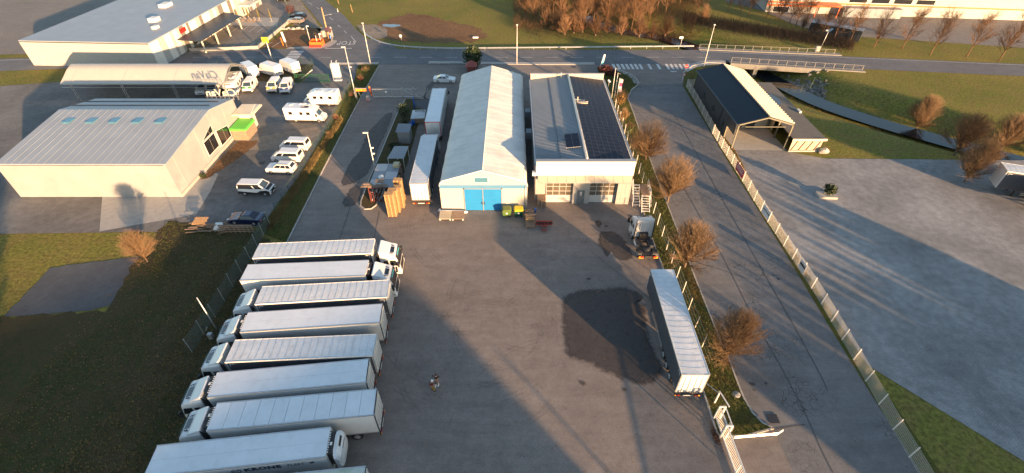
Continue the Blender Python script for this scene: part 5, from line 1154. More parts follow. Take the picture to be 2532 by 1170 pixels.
# two trucks between the hut row and the hall
for pts, kind, lab, cl, red in (([(1012,454),(1056.8,453),(1042.7,330),(1082.4,330)], 'curtain', 'curtain trailer with sunlit white rear beside the pallet stacks', 'white cab of the truck nearest the pallet stacks, facing the main road', False),
      ([(1049.8,301.8),(1087.5,301.8),(1070.8,215.8),(1101.7,215.8)], 'panel', 'white panelled roof trailer with red framed rear beside the hedge', 'white cab facing the main road just below the white coupe', True)):
    q = [P(x, y, 4.0) for x, y in pts]; re = (q[0]+q[1])/2; fe = (q[2]+q[3])/2; d = (fe-re).normalized(); f = re + d*TL; f.z = 0
    tt = trailer(lab, kind, f, math.atan2(d.y, d.x), 11, 'semi trailers in the yard', red)
    tractor(cl, f + d*2.6, math.atan2(d.y, d.x))
# lone tractor unit
b0 = P(1600, 648); f0 = b0 + Vector((.05, 6.3, 0))
tractor('lone white tractor unit without trailer parked below the steel stair', Vector((b0.x-.05, b0.y+6.0, 0)), R(91), bare=True)
# ------------------------------------------------------------ cars and vans
M_silver = mat('silver_paint', (.30,.29,.27), .3, .5, var=.05, coat=.5); M_navy = mat('navy_paint', (.008,.014,.05), .25, var=.05, coat=.7); M_dark = mat('dark_car_paint', (.012,.014,.02), .25, var=.05, coat=.7)
M_vgreen = mat('van_green', (.03,.26,.04), .35, var=.04); M_vyel = mat('van_yellow', (.78,.42,.02), .35, var=.04); M_vblue = mat('van_blue', (.015,.04,.16), .35, var=.04)
def frpanel(mb, B0, T0, zb, zt, wb, wt, face, u0, u1, v0, v1, off=.006):
    """glass on a tapered cabin; B0=(x rear, x front) at the belt, T0 the same at the roof"""
    def pt(u, v):
        xr = B0[0]+(T0[0]-B0[0])*v; xf = B0[1]+(T0[1]-B0[1])*v; w = wb+(wt-wb)*v; z = zb+(zt-zb)*v
        if face == 'L': return Vector((xr+(xf-xr)*u, w+off, z+off*.3))
        if face == 'R': return Vector((xr+(xf-xr)*u, -w-off, z+off*.3))
        if face == 'F': return Vector((xf+off, -w+2*w*u, z+off))
        return Vector((xr-off, -w+2*w*u, z+off))
    a = [pt(u0,v0), pt(u1,v0), pt(u1,v1), pt(u0,v1)]; mb.add(a, [(0,1,2,3)])
def vehicle(name, label, cat, loc, rz, L, Wd, prof, cab, mt, group=None, wr=.33, wx=(1.4,-1.35), side=((.04,.48),(.53,.95)), sidev=(.08,.86), wm_=None, roofm=None, rails=False, front=(.08,.92,.1,.92), rear=(.1,.9,.15,.88), hoodm=None, blackb=False):
    t = thing(name, label, cat, loc, rz, group); h = Wd/2
    m = MB(); m.profile(prof, [(-h,.09),(-h+.07,.02),(-h+.2,0),(h-.2,0),(h-.07,.02),(h,.09)]); body = m.build('body', mt, t)
    if cab:
        B0, T0, zb, zt, wb, wt = cab
        vs = [(B0[0],-wb,zb),(B0[1],-wb,zb),(B0[1],wb,zb),(B0[0],wb,zb),(T0[0],-wt,zt-.06),(T0[1],-wt,zt-.06),(T0[1],wt,zt-.06),(T0[0],wt,zt-.06),(T0[0]+.12,-wt+.1,zt),(T0[1]-.15,-wt+.1,zt),(T0[1]-.15,wt-.1,zt),(T0[0]+.12,wt-.1,zt)]
        m = MB(); m.add(vs, [(3,2,1,0),(0,1,5,4),(1,2,6,5),(2,3,7,6),(3,0,4,7),(4,5,9,8),(5,6,10,9),(6,7,11,10),(7,4,8,11),(8,9,10,11)]); m.build('cabin', roofm or mt, t)
        zt2 = zt-.06
        m = MB(); frpanel(m, B0, T0, zb, zt2, wb, wt, 'F', *front); m.build('windscreen', M_wglass, t)
        if rear: m = MB(); frpanel(m, B0, T0, zb, zt2, wb, wt, 'B', *rear); m.build('rear_window', M_glass, t)
        for s in 'LR':
            for (u0, u1) in side: m = MB(); frpanel(m, B0, T0, zb, zt2, wb, wt, s, u0, u1, *sidev); m.build('side_window', M_glass, t)
        if rails:
            for s in (-1, 1): m = MB(); m.bar((T0[0]+.2,s*(wt-.06),zt+.03),(T0[1]-.3,s*(wt-.06),zt+.03), .04); m.build('roof_rail', M_dsteel, t)
    for s in (-1, 1):
        for x in wx:
            wheel(t, x, s*(h-.10), wr, wm_ or WC)
            m = MB(); m.tube([(x+(wr+.05)*math.cos(a), s*(h-.045), wr+(wr+.05)*math.sin(a)) for a in [k*math.pi/8 for k in range(9)]], .045, 5); m.build('wheel_arch', M_black if blackb else mt, t)
        fx = L/2; m = MB(); m.add([(fx-.10,s*(h-.22),.62),(fx-.02,s*(h-.42),.6),(fx-.06,s*(h-.42),.74),(fx-.2,s*(h-.16),.78)], [(0,1,2,3)]); m.M = None
        m = MB(); m.cbox((fx-.1, s*(h-.32), .68), (.16,.3,.13)); m.build('headlight', M_lamp, t)
        m = MB(); m.cbox((-fx+.06, s*(h-.26), .82), (.12,.26,.2)); m.build('tail_light', M_red, t)
        if cab: m = MB(); m.cbox((cab[0][1]-.35, s*(h+.08), cab[2]+.08), (.12,.2,.14)); m.build('mirror', mt if not blackb else M_black, t)
    m = MB(); m.box(L/2-.02, L/2+.006, -.26, .26, .36, .46); m.build('number_plate', M_number, t)
    m = MB(); m.box(-L/2-.006, -L/2+.03, -.26, .26, .5, .6); m.build('number_plate', M_number, t)
    m = MB(); m.box(L/2-.06, L/2+.004, -h+.45, h-.45, .5, .62); m.build('grille', M_black, t)
    return t
def sedan_prof(L): return [(L/2-.08,.2),(L/2,.38),(L/2-.02,.62),(L/2-.18,.72),(L/2-.9,.84),(L/2-1.5,.93),(-L/2+1.15,.98),(-L/2+.3,.98),(-L/2+.02,.92),(-L/2,.55),(-L/2+.08,.25),(-L/2+.4,.2)]
sed_cab = ((-1.75,.95),(-.95,.2),.93,1.42,.82,.6)
vehicle('coupe', 'white coupe parked sideways between the gate road and the hall', 'car', P(1100,202), R(-2), 4.7, 1.83, sedan_prof(4.7), sed_cab, M_body)
vehicle('sedan', 'dark blue sedan nose to the left above the timber fence', 'car', P(614,547), R(176), 4.9, 1.85, sedan_prof(4.9), sed_cab, M_navy)
suvp = [(2.2,.28),(2.26,.5),(2.24,.85),(2.1,.98),(1.3,1.08),(.9,1.12),(-2.1,1.14),(-2.24,1.05),(-2.26,.6),(-2.18,.3)]
vehicle('estate_car', 'white estate SUV with roof rails between the vans and the campers', 'car', P(699,424), R(176), 4.52, 1.84, suvp, ((-2.16,1.0),(-1.75,.3),1.08,1.68,.84,.68), M_body, None, rails=True, side=((.05,.3),(.33,.6),(.63,.95)))
vp = [(2.4,.3),(2.45,.55),(2.42,.9),(2.2,1.06),(1.75,1.22),(-2.38,1.22),(-2.45,1.0),(-2.45,.4),(-2.38,.3)]
vcab = ((-2.38,1.8),(-2.2,.95),1.2,1.95,.93,.80)
for px, py, lab in ((733,368,'white minibus van farther from the camera of the white pair by the fence'), (714,396,'white minibus van in the middle beside the white estate car')):
    vehicle('minibus', lab, 'van', P(px, py), R(176.5), 4.9, 1.9, vp, vcab, M_body, 'white minibus vans', .35, (1.55,-1.45), ((.06,.66),(.7,.93)), (.06,.8), WV)
cvn = vehicle('camper_van', 'white camper van with black bonnet and lower sides standing alone', 'van', P(639,476), R(-2), 5.0, 1.92, vp, ((-2.4,1.75),(-2.3,.95),1.2,1.98,.94,.82), M_body, None, .35, (1.55,-1.5), ((.04,.62),(.66,.95)), (.06,.8), WV)
m = MB()
for s in (-1, 1): m.add([(x, s*.968, z) for x, z in ((-2.42,.33),(2.3,.33),(2.36,.9),(1.9,1.05),(1.0,.95),(.4,.62),(-2.42,.85))], [tuple(range(7))])
m.add([(2.25,-.8,1.075),(2.25,.8,1.075),(1.78,.85,1.245),(1.78,-.85,1.245)], [(0,1,2,3)]); m.add([(2.456,-.8,.4),(2.456,.8,.4),(2.436,.8,.95),(2.436,-.8,.95)], [(0,1,2,3)])
m.build('black_trim', M_black, cvn); m = MB(); m.bar((-2.3,-.93,1.9),(1.0,-.93,1.9), .1); m.build('awning', M_black, cvn)
for px, py, mt, rz, lab in ((613,232,M_vgreen,-82,'small white van with green bonnet panels facing the camera'),(673,233,M_vyel,-84,'small white van with yellow bonnet panels facing the camera'),(705,235,M_vblue,-82,'small white van with blue bonnet panels facing the camera')):
    d = Vector((math.cos(R(rz)), math.sin(R(rz)), 0)); p = P(px, py) - d*2.45
    v = vehicle('panel_van', lab, 'van', p, R(rz), 4.9, 1.9, vp, vcab, M_body, 'small vans with coloured bonnets', .33, (1.55,-1.45), ((.62,.95),), (.06,.8), WV)
    m = MB()
    for s in (-1, 1): m.add([(2.18,s*.12,1.085),(2.18,s*.86,1.085),(1.78,s*.9,1.235),(1.82,s*.4,1.225)], [(0,1,2,3)]); m.add([(2.44,s*.2,.8),(2.44,s*.88,.8),(2.25,s*.88,1.06),(2.25,s*.14,1.06)], [(0,1,2,3)])
    m.build('bonnet_panel', mt, v)
    m = MB(); m.box(2.40, 2.47, -.85, .85, .32, .6); m.build('dark_bumper', M_black, v)
    m = MB(); [m.box(-2.0+k*.5, -1.7+k*.5, -.66, .66, 1.951, 1.965) for k in range(6)]; m.build('roof_rib', M_body, v)
    if mt == M_vyel: m = MB(); m.box(.78, .9, -.72, .72, 1.93, 1.97); m.build('roof_stripe', mt, v)
bigp = [(2.95,.3),(3.0,.6),(2.98,1.0),(2.75,1.15),(2.2,1.3),(1.55,2.35),(1.2,2.52),(-2.95,2.52),(-3.0,2.35),(-3.0,.45),(-2.95,.3)]
def bigvan(label, a, b_, grp):
    pr_, pf_ = P(*a), P(*b_); d = (pf_-pr_).normalized(); c = pr_ + d*3.0; rz = math.atan2(d.y, d.x)
    v = vehicle('cargo_van', label, 'van', c, rz, 6.0, 2.05, bigp, None, M_body, grp, .36, (1.9,-1.85), wm_=WV)
    m = MB(); m.add([(2.22,-.86,1.32),(2.22,.86,1.32),(1.60,.78,2.31),(1.60,-.78,2.31)], [(0,1,2,3)]); m.build('windscreen', M_wglass, v).location = (.012,0,.008)
    for s in (-1, 1):
        m = MB(); m.add([(2.05,s*1.03,1.36),(1.0,s*1.03,1.36),(1.0,s*1.0,2.05),(1.62,s*1.0,2.05)], [(0,1,2,3)]); m.build('side_window', M_glass, v)
        m = MB(); m.box(-2.6,.7,min(s*1.022,s*1.03),max(s*1.022,s*1.03),1.05,1.1); m.build('side_moulding', M_greyp, v)
    m = MB(); m.box(-3.012,-3.001,-.01,.01,.5,2.3); m.box(-3.02,-3.001,-.3,.3,.9,.98); m.build('rear_door_seam', M_dsteel, v)
    return v
bigvan('white high roof van next to the carport truss', (633,193), (601,170), 'white high roof vans')
bigvan('white high roof van between two others below the main road', (694,190), (645,176), 'white high roof vans')
bigvan('white high roof van nearest to the green gate', (737,183), (688,163), 'white high roof vans')
def motorhome(label, loc, rz, L, alcove=False, grp='motorhomes in the camper yard', solar=False):
    t = thing('motorhome', label, 'motorhome', loc, rz, grp); f = L/2
    m = MB()
    if alcove: pr_ = [(-f,.45),(f-1.3,.45),(f-1.3,1.85),(f-.15,1.95),(f-.05,2.3),(f-.5,2.8),(f-1.3,2.95),(-f+.1,2.95),(-f,2.8)]
    else: pr_ = [(-f,.45),(f-1.4,.45),(f-1.3,1.95),(f-1.1,2.3),(f-1.9,2.72),(f-2.4,2.82),(-f+.12,2.82),(-f,2.65)]
    m.profile(pr_, [(-1.15,.1),(-1.08,.02),(-1.0,0),(1.0,0),(1.08,.02),(1.15,.1)]); m.build('living_body', M_body, t)
    m = MB(); m.profile([(f-1.5,.3),(f-.05,.3),(f,.6),(f-.05,1.0),(f-.3,1.15),(f-.75,1.28),(f-1.25,2.0),(f-1.5,2.0)], [(-1.0,.12),(-.9,.02),(-.8,0),(.8,0),(.9,.02),(1.0,.12)]); m.build('cab', M_body, t)
    m = MB(); m.add([(f-.76,-.82,1.31),(f-.76,.82,1.31),(f-1.22,.78,1.98),(f-1.22,-.78,1.98)], [(0,1,2,3)]); o = m.build('windscreen', M_wglass, t); o.location = (.02,0,.012)
    for s in (-1, 1):
        m = MB(); m.add([(f-.9,s*1.005,1.22),(f-1.6,s*1.152,1.2),(f-1.6,s*1.152,1.85),(f-1.25,s*1.0,1.85)], [(0,1,2,3)]); m.build('cab_window', M_glass, t)
        for x, w in ((f-2.6,.7),(f-3.9,.6),(-f+1.3,.7)):
            m = MB(); m.box(x-w/2, x+w/2, min(s*1.14,s*1.158), max(s*1.14,s*1.158), 1.55, 2.1); m.build('window', M_glass, t)
        m = MB(); m.box(-f+.7,-f+1.5,min(s*1.14,s*1.154),max(s*1.14,s*1.154),.6,1.25); m.build('hatch', M_white, t)
        for x in (f-.95, -f+1.9): wheel(t, x, s*.98, .35, WV)
        m = MB(); m.cbox((f-.12,s*.68,.85),(.2,.3,.2)); m.build('headlight', M_lamp, t)
        m = MB(); m.cbox((-f+.01,s*.95,.8),(.08,.14,.4)); m.build('tail_light', M_red, t)
    zt = 2.95 if alcove else 2.82
    m = MB(); [m.box(x-.28,x+.28,y-.28,y+.28,zt,zt+.1) for x,y in ((f-2.9,.2),(0,-.1),(-f+1.2,.3))]; m.build('roof_hatch', M_cladw, t)
    m = MB(); m.box(-.9,.3,.35,.8,zt,zt+.16); m.build('roof_box', M_white, t)
    if solar: m = MB(); m.box(f-3.8,f-2.5,-.75,-.1,zt+.02,zt+.06); m.build('solar_panel', M_solar, t)
    if alcove: m = MB(); m.add([(f-.12,-.6,2.15),(f-.12,.6,2.15),(f-.38,.55,2.68),(f-.38,-.55,2.68)], [(0,1,2,3)]); m.build('front_window', M_glass, t).location = (.03,0,.02)
    m = MB(); m.bar((-f+.6,-1.18,2.5),(f-2.2,-1.18,2.5), .12); m.build('awning', M_white, t)
    return t
motorhome('white motorhome facing left with its side lit, farther of the two big ones', (-37.4, 89.4, 0), R(178), 6.9)
motorhome('white motorhome facing right with solar panel on its roof, nearer of the two', (-38.3, 82.6, 0), R(-3), 7.2, solar=True)
p = P(572, 243); motorhome('white alcove motorhome nose on between the carport and the green van', p + Vector((-.5, 3.4, 0)), R(-80), 6.6, True)
p = P(530, 242); motorhome('white motorhome standing under the right end of the carport', p + Vector((-1.0, 3.6, 0)), R(-82), 6.6)
p = P(496, 240); vehicle('parked_car', 'white car with dark grille under the left part of the carport', 'car', p + Vector((-.5, 2.6, 0)), R(-80), 4.6, 1.86, suvp, ((-2.16,1.0),(-1.75,.3),1.08,1.68,.84,.68), M_body)
vehicle('estate_car', 'silver brown estate car lit by the sun beside the supermarket fence', 'car', P(733,57), R(176), 4.6, 1.82, suvp, ((-2.16,1.0),(-1.75,.3),1.05,1.5,.84,.66), M_silver)
vehicle('hatchback', 'dark car behind the silver estate near the supermarket fence', 'car', P(739,46), R(178), 4.4, 1.8, suvp, ((-2.16,1.0),(-1.75,.3),1.05,1.5,.84,.66), M_dark)
vehicle('parked_car', 'dark car at the top edge of the supermarket car park', 'car', P(700,2), R(165), 4.4, 1.8, suvp, ((-2.16,1.0),(-1.75,.3),1.05,1.5,.84,.66), M_dark)
# ================================================================ fences, gates, lamps, signs
def hz(py, y):
    """height of the point seen at pixel row py that stands at distance y"""
    v = (585 - py)/FPX; s, c = math.sin(PITCH), math.cos(PITCH)
    return CAM_H + y*(-s + v*c)/(c + v*s)
def resample(pts, step):
    pts = [Vector((p[0], p[1])) for p in pts]; out = [pts[0]]; carry = step
    for a, b in zip(pts, pts[1:]):
        L = (b-a).length; d = carry
        while d <= L: out.append(a.lerp(b, d/L)); d += step
        carry = d - L
    return out
def meshpanel(L, h, m, nv, nh, w):
    mb = MB()
    for k in range(nv): x = L*(k+.5)/nv; mb.bar((x,0,.06),(x,0,h), w)
    for k in range(nh): z = .06+(h-.08)*k/(nh-1); mb.bar((0,-w,z),(L,-w,z), w*1.2)
    return mb.mesh('mesh_panel', m)
M_wire = mat('pale_wire', (.62,.63,.6), .5, .3, var=.1); M_gwire = mat('green_wire', (.09,.12,.11), .5, var=.1); M_gpost = mat('green_post', (.02,.06,.045), .5, var=.1)
def fence(name, label, pts, step, h, pm, wm_, pw_, nv, nh, ww, z=0.0, cat='fence'):
    ps = resample(pts, step); t = thing(name, label, cat, (ps[len(ps)//2].x, ps[len(ps)//2].y, 0)); o = Vector(t.location)
    pme = MB().box(-pw_/2, pw_/2, -pw_/2, pw_/2, -.05, h+.12).mesh('post', pm); pan = meshpanel(step-.04, h, wm_, nv, nh, ww) if nv else None
    for i, p in enumerate(ps):
        link('post', pme, t, (p.x-o.x, p.y-o.y, z))
        if pan and i+1 < len(ps): d = ps[i+1]-p; link('mesh_panel', pan, t, (p.x-o.x, p.y-o.y, z), math.atan2(d.y, d.x))
    return t
wf_pts = PP([(1697,216),(1722,258),(1745,301),(1759.6,327),(1781,363),(1807,403),(1834.5,447),(1864,497),(1898.6,550.5),(1935,606),(1972,662),(2010,720),(2046,780),(2110,890),(2200,1050),(2310,1240)])
fence('mesh_fence', 'long white wire mesh fence along the right side of the access road', wf_pts, 2.52, 1.7, M_cream, M_wire, .08, 40, 8, .0075)
fence('mesh_fence', 'short white mesh fence between the road fence and the dark shed wall', PP([(1697,216),(1716,215)]), 1.5, 1.7, M_cream, M_wire, .07, 26, 8, .012)
sf = [P(1532,318), P(1553,378), P(1571,428), P(1581,458), P(1616,541), P(1638,624), P(1653,661), P(1676,700), P(1698,765), P(1718,825), P(1752,925)]
sfp = resample([(20.0, 87), (20.0, 28.5)], 2.55); t = thing('post_fence', 'row of thin white fence posts along the planting strip', 'fence', (20, 58, .1))
pme = MB().box(-.035,.035,-.035,.035,-.1,1.95).mesh('post', M_cream)
for i, p in enumerate(sfp): o = link('post', pme, t, (p.x-20, p.y-58, 0), (R(rnd.uniform(-2,2)), R(rnd.uniform(-1,3)), 0))
m = MB(); [m.bar((0,-29.5,z),(0,29,z), .012) for z in (.5,1.1,1.8)]; m.build('wire', M_wire, t)
gf_pts = PP([(868,207),(842,262),(818,312),(790,352),(760,402),(728,455),(700,498),(668,548)])
fence('wire_fence', 'dark green wire fence between the camper yard and the grass verge', gf_pts, 2.5, 1.5, M_gpost, M_gwire, .05, 12, 5, .008)
tf = PP([(668,556),(654,581),(645,600),(620,642),(592,684),(569,723),(546,765),(518,809),(486,856),(450,912)])
fence('tall_wire_fence', 'tall grey wire fence with steel posts behind the parked truck row', tf, 2.35, 2.1, M_steel, M_gwire, .08, 30, 12, .010)
fence('wire_fence', 'thin dark post fence between the white vans and the main road', PP([(486,170),(560,168),(640,164),(700,160),(776,160)]), 2.6, 1.6, M_gpost, M_gwire, .06, 8, 4, .008)
fence('wire_fence', 'short dark fence beside the green gate and the last white van', PP([(776,161),(762,178),(748,194)]), 2.4, 1.5, M_gpost, M_gwire, .05, 8, 4, .008)
fence('wire_fence', 'wire fence on the low wall around the supermarket car park', PP([(486,124),(560,122),(636,118),(680,84),(722,48),(712,20),(696,-8)]), 3.0, 1.3, M_gpost, M_gwire, .05, 8, 4, .006, .7)
fence('garden_fence', 'thin wire fence on the grass behind the flat roof annex', PP([(1948,230),(1975,228),(2002,222),(2010,205)]), 3.0, 1.4, M_gpost, M_gwire, .06, 6, 4, .006)
w = [(p.x, p.y) for p in PP([(470,127),(560,124.5),(638,121),(724,49)])]; tag(ribbon(MB(), w, .3, -.02, 0, .75).build('low_wall', M_conc), 'low concrete wall around the supermarket car park', 'wall')
# --- guard rails
def guardrail(label, pts, h=.72, step=4.0, z0=0.0):
    ps = resample(pts, step); c = ps[len(ps)//2]; t = thing('guard_rail', label, 'guard rail', (c.x, c.y, 0))
    pme = MB().box(-.05,.05,-.04,.04,-.1,h).mesh('post', M_steel)
    for p in ps: link('post', pme, t, (p.x-c.x, p.y-c.y, z0))
    m = MB(); full = [Vector((p[0]-c.x, p[1]-c.y)) for p in pts]; prof_ = [(-.02,.34),(.05,.42),(-.01,.5),(.05,.58),(-.02,.66)]
    L = []
    for i, p in enumerate(full):
        d = (full[min(i+1,len(full)-1)]-full[max(i-1,0)]).normalized(); nrm = Vector((d.y,-d.x)); L.append([(p.x+nrm.x*(.07+a), p.y+nrm.y*(.07+a), z0+b_*h/.7) for a, b_ in prof_])
    vs = [q for l in L for q in l]; k = 5
    m.add(vs, [(i*k+j, (i+1)*k+j, (i+1)*k+j+1, i*k+j+1) for i in range(len(L)-1) for j in range(k-1)])
    m.add([(q[0]-(.02), q[1]+.03, q[2]) for q in vs], [(i*k+j+1, (i+1)*k+j+1, (i+1)*k+j, i*k+j) for i in range(len(L)-1) for j in range(k-1)])
    m.build('rail', M_steel, t); return t
guardrail('long steel guard rail between the main road and the field', smoothline([(p.x, p.y) for p in PP([(897,76),(906,90),(928,104),(958,114),(1000,120),(1060,123.5),(1130,124.5)])], 2) + [(45.0, 120.9)])
guardrail('short steel guard rail at the parking bay by the conifer', [(p.x, p.y) for p in PP([(1062,159),(1152,160)])], .7, 2.2)
guardrail('short steel guard rail at the tip of the planting strip by the sliding gate', [(p.x, p.y) for p in PP([(1812,1086),(1870,1081),(1918,1077),(1930,1069)])], .62, 2.0)
# --- lamps and poles
def lamp(label, base, top, head='single', r=.075, mt=None, extra=None):
    b = P(*base); h = hz(top[1], b.y); t = thing('street_lamp', label, 'street lamp', b); mt = mt or M_cream
    m = MB(); m.tube([(0,0,0),(0,0,h*.3),(0,0,h)], [r*1.25, r, r*.7], 8); m.build('pole', mt, t)
    if head == 'single': m = MB(); m.box(-.65,.12,-.12,.12,h-.02,h+.1); m.build('lamp_head', mt, t)
    if head == 'tip': m = MB(); m.box(-.18,.18,-.14,.14,h-.02,h+.12); m.build('lamp_head', M_white, t)
    if extra: 
        for z in extra: m = MB(); m.box(0,.45,-.1,.1,z,z+.16); m.build('camera', M_white, t)
    return t
lamp('tall slim lamp post at the bridge end behind the dark shed', (1740,165), (1763,62), 'tip')
lamp('tall slim lamp post on the main road behind the fabric hall roof', (1278,160), (1278,62), 'tip')
lamp('tall slim lamp post at the corner of the verge by the main road', (916,158), (899,58), 'tip')
lamp('lamp post with a camera beside the sliding gate barrier', (881,246), (858,117), 'single', .07, None, (6.5,))
lamp('lamp post with two cameras on the island beside the pallet racks', (930,430), (905,329), 'single', .07, None, (3.6, 4.6))
t = lamp('plain grey pole beside the wire fence in front of the left cabs', (538,818), (486,736), None, .07, M_steel)
b = P(813,95); h = hz(18, b.y); t = thing('utility_pole', 'tall wooden utility pole with a lamp arm beside the red shelter', 'pole', b); m = MB(); m.tube([(0,0,0),(0,0,h)], [.2,.13], 9); m.build('pole', M_wood, t); m = MB(); m.bar((0,0,h-2),(1.6,0,h-1.7), .08); m.cbox((1.8,0,h-1.68),(.7,.22,.12)); m.build('lamp_arm', M_steel, t)
b = P(674,151); h = hz(100, b.y); t = thing('sign_pole', 'tall steel pole carrying a yellow sign near the zebra crossing', 'sign', b); m = MB(); m.tube([(0,0,0),(0,0,h)], [.11,.07], 8); m.tube([(-.7,1.5,0),(-.7,1.5,h-.6)], .07, 8); m.build('pole', M_cream, t); m = MB(); m.box(-.9,.5,-.06,.06,h-.5,h+.7); m.build('sign_board', M_yellow, t)
for base, top, lab in (((1512,243),(1522,168),'farthest of three white flagpoles beside the solar roof'),((1517.5,254),(1529,180),'middle one of three white flagpoles beside the solar roof'),((1523,258),(1534,193),'flagpole carrying a purple and white flag beside the solar roof')):
    b = P(*base); h = hz(top[1], b.y); t = thing('flagpole', lab, 'flagpole', b, 0, 'flagpoles'); m = MB(); m.tube([(0,0,0),(0,0,h)], [.07,.045], 8); m.build('pole', M_cream, t); m = MB(); m.bar((0,0,h-.1),(.6,0,h-.25), .03); m.build('arm', M_steel, t)
    if base[0] == 1523:
        M_flag = mat('flag_cloth', (.45,.38,.45), .8, var=.1); f = MB(); vs = [(.1+.55*i/4+.06*math.sin(k*1.5), .1*math.sin(i*1.3+k), h-.25-k*.42) for k in range(7) for i in range(5)]; f.add(vs, [(k*5+i,k*5+i+1,(k+1)*5+i+1,(k+1)*5+i) for k in range(6) for i in range(4)], 0, True); fl = f.build('flag', M_flag, t)
        f = MB(); f.add([(.12,-.12,h-1.0),(.6,-.12,h-.9),(.6,-.12,h-1.6),(.12,-.12,h-1.7)], [(0,1,2,3)]); f.build('flag_print', mat('flag_purple', (.2,.03,.12), .8), fl)
b = P(1503,224); h = hz(200, b.y); t = thing('floodlight', 'small twin floodlight on a thin pole by the solar roof corner', 'floodlight', b); m = MB(); m.tube([(0,0,0),(0,0,h)], .03, 6); m.build('pole', M_steel, t); m = MB(); m.cbox((-.1,0,h+.1),(.3,.2,.25)); m.cbox((.15,0,h-.15),(.3,.2,.25)); m.build('lamp_head', M_white, t)
b = P(1484,169); h = hz(136, b.y); t = thing('pylon_sign', 'slim curved blue and white pylon sign at the lawn corner', 'sign', b, R(25)); m = MB(); m.profile([(-.1,0),(.5,0),(.75,h*.5),(.95,h),(.55,h),(.15,h*.5)], [(-.12,.03),(-.08,0),(.08,0),(.12,.03)]); m.build('panel', M_white, t); m = MB(); m.add([(.14,-.13,h*.3),(.58,-.13,h*.3),(.74,-.13,h*.72),(.35,-.13,h*.72)], [(0,1,2,3)]); m.build('panel_print', M_cyan, t); m = MB(); m.add([(.02,-.13,.5),(.5,-.13,.5),(.57,-.13,h*.29),(.13,-.13,h*.29)], [(0,1,2,3)]); m.build('panel_base', M_black, t)
def disc_sign(label, px, py, base, kind):
    b = P(*base); h = hz(py, b.y); t = thing('road_sign', label, 'road sign', b); m = MB(); m.tube([(0,0,0),(0,.05,h+.3)], .035, 6); m.build('post', M_steel, t)
    n = 8 if kind == 'stop' else 3; m = MB(); r = .42 if kind == 'stop' else .5
    def ring(r, y): return [(r*math.sin(2*math.pi*(k+(.5 if n == 8 else .5))/n), y, h + r*math.cos(2*math.pi*(k+.5)/n)) for k in range(n)]
    m.add(ring(r, -.05)+ring(r, -.02), [tuple(range(n)), tuple(range(2*n-1,n-1,-1))]+[(i,(i+1)%n,n+(i+1)%n,n+i) for i in range(n)]); p = m.build('plate', M_red if kind == 'stop' else M_red, t)
    if kind == 'stop': o = link('lettering', text_mesh('STOP', .3), p, (0,-.056,h), (R(90),0,0)); o.data.materials.append(M_white)
    else: m = MB(); m.add(ring(r*.66, -.056), [tuple(range(n))]); m.build('plate_face', M_white, p)
disc_sign('red octagonal stop sign at the junction beside the crossing', 1696, 164, (1694,180), 'stop')
disc_sign('triangular give way sign below the stop sign on the verge', 1692, 185, (1686,209), 'yield')
b = P(994,108); t = thing('road_sign', 'small round road sign behind the field guard rail', 'road sign', b); m = MB(); m.tube([(0,0,0),(0,0,2.2)], .04, 6); m.build('post', M_steel, t); m = MB(); m.tube([(-.1,-.06,1.9),(-.1,-.03,1.9)], .34, 14, smooth=False); m.build('plate', M_white, t)
b = P(1682,116); t = thing('road_sign', 'small white box sign on a post behind the guard rail', 'road sign', b); m = MB(); m.tube([(0,0,0),(0,0,2.2)], .05, 6); m.build('post', M_cream, t); m = MB(); m.box(-.7,.2,-.15,.15,2.0,2.5); m.build('sign_board', M_white, t)
b = P(2026,126); t = thing('solar_mast', 'thin mast with a small solar panel at the bridge end', 'mast', b); m = MB(); m.tube([(0,0,0),(.3,0,5)], .06, 6); m.build('pole', M_steel, t); m = MB(); m.add([(.3,-.5,4.6),(1.0,-.5,5.3),(1.0,.4,5.3),(.3,.4,4.6)], [(0,1,2,3)]); m.box(-.5,0,-.2,.2,4.7,5.0); m.build('panel', M_metalroof, t)
b = P(2019,127); t = thing('cabinet', 'grey roadside cabinet by the end of the bridge railing', 'cabinet', b); MB().box(-.5,.5,-.3,.3,0,1.2).build('body', M_conc, t)
# totem, gates and barrier
b = P(836,199); h = hz(157, b.y); t = thing('totem', 'tall white box totem with two lamps on top by the green gate', 'sign', b, R(4)); m = MB(); m.box(-.85,.85,-.35,.45,0,h); m.build('box', M_white, t); m = MB(); [m.tube([(x,0,h),(x,0,h+.5),(x+.2,-.1,h+.6)], .05, 6) for x in (-.5,.5)]; m.build('lamp', M_white, t); m = MB(); m.box(.851,.86,-.2,.3,h*.45,h*.75); m.build('side_print', M_cyan, t)
a, b_ = P(740,204), P(815,205); t = thing('green_gate', 'dark green barred sliding gate of the camper yard', 'gate', a); L = b_.x-a.x
m = MB(); m.bar((0,0,.15),(L,0,.15), .1); m.bar((0,0,1.75),(L,0,1.75), .1); m.bar((L,0,0),(L,0,1.85), .14); m.bar((L*.35,0,.1),(L*.35,0,1.8), .07); m.bar((L*.7,0,.1),(L*.7,0,1.8), .07); m.build('frame', M_green, t)
bar_me = MB().box(-.02,.02,-.015,.015,.15,1.75).mesh('bar', M_green)
for k in range(38): link('bar', bar_me, t, (L*(k+.5)/38, 0, 0))
m = MB(); [m.box(x-.09,x+.09,-.35,-.17,0,2.0) for x in (-.45,-.05)]; m.box(-.5,.0,-.38,-.14,1.9,2.05); m.build('guide_post', M_green, t)
t = thing('prop_beam', 'slanted steel prop leaning behind the green gate', 'beam', a); m = MB(); m.bar((.1,1.0,.3),(2.6,2.2,1.9), .14); m.build('beam', M_steel, t)
a, b_ = P(924,241), P(1056,241); t = thing('sliding_gate', 'long grey barred sliding gate across the left access road', 'gate', a); L = P(996,241).x-a.x; LL = b_.x-a.x; H_ = 1.75
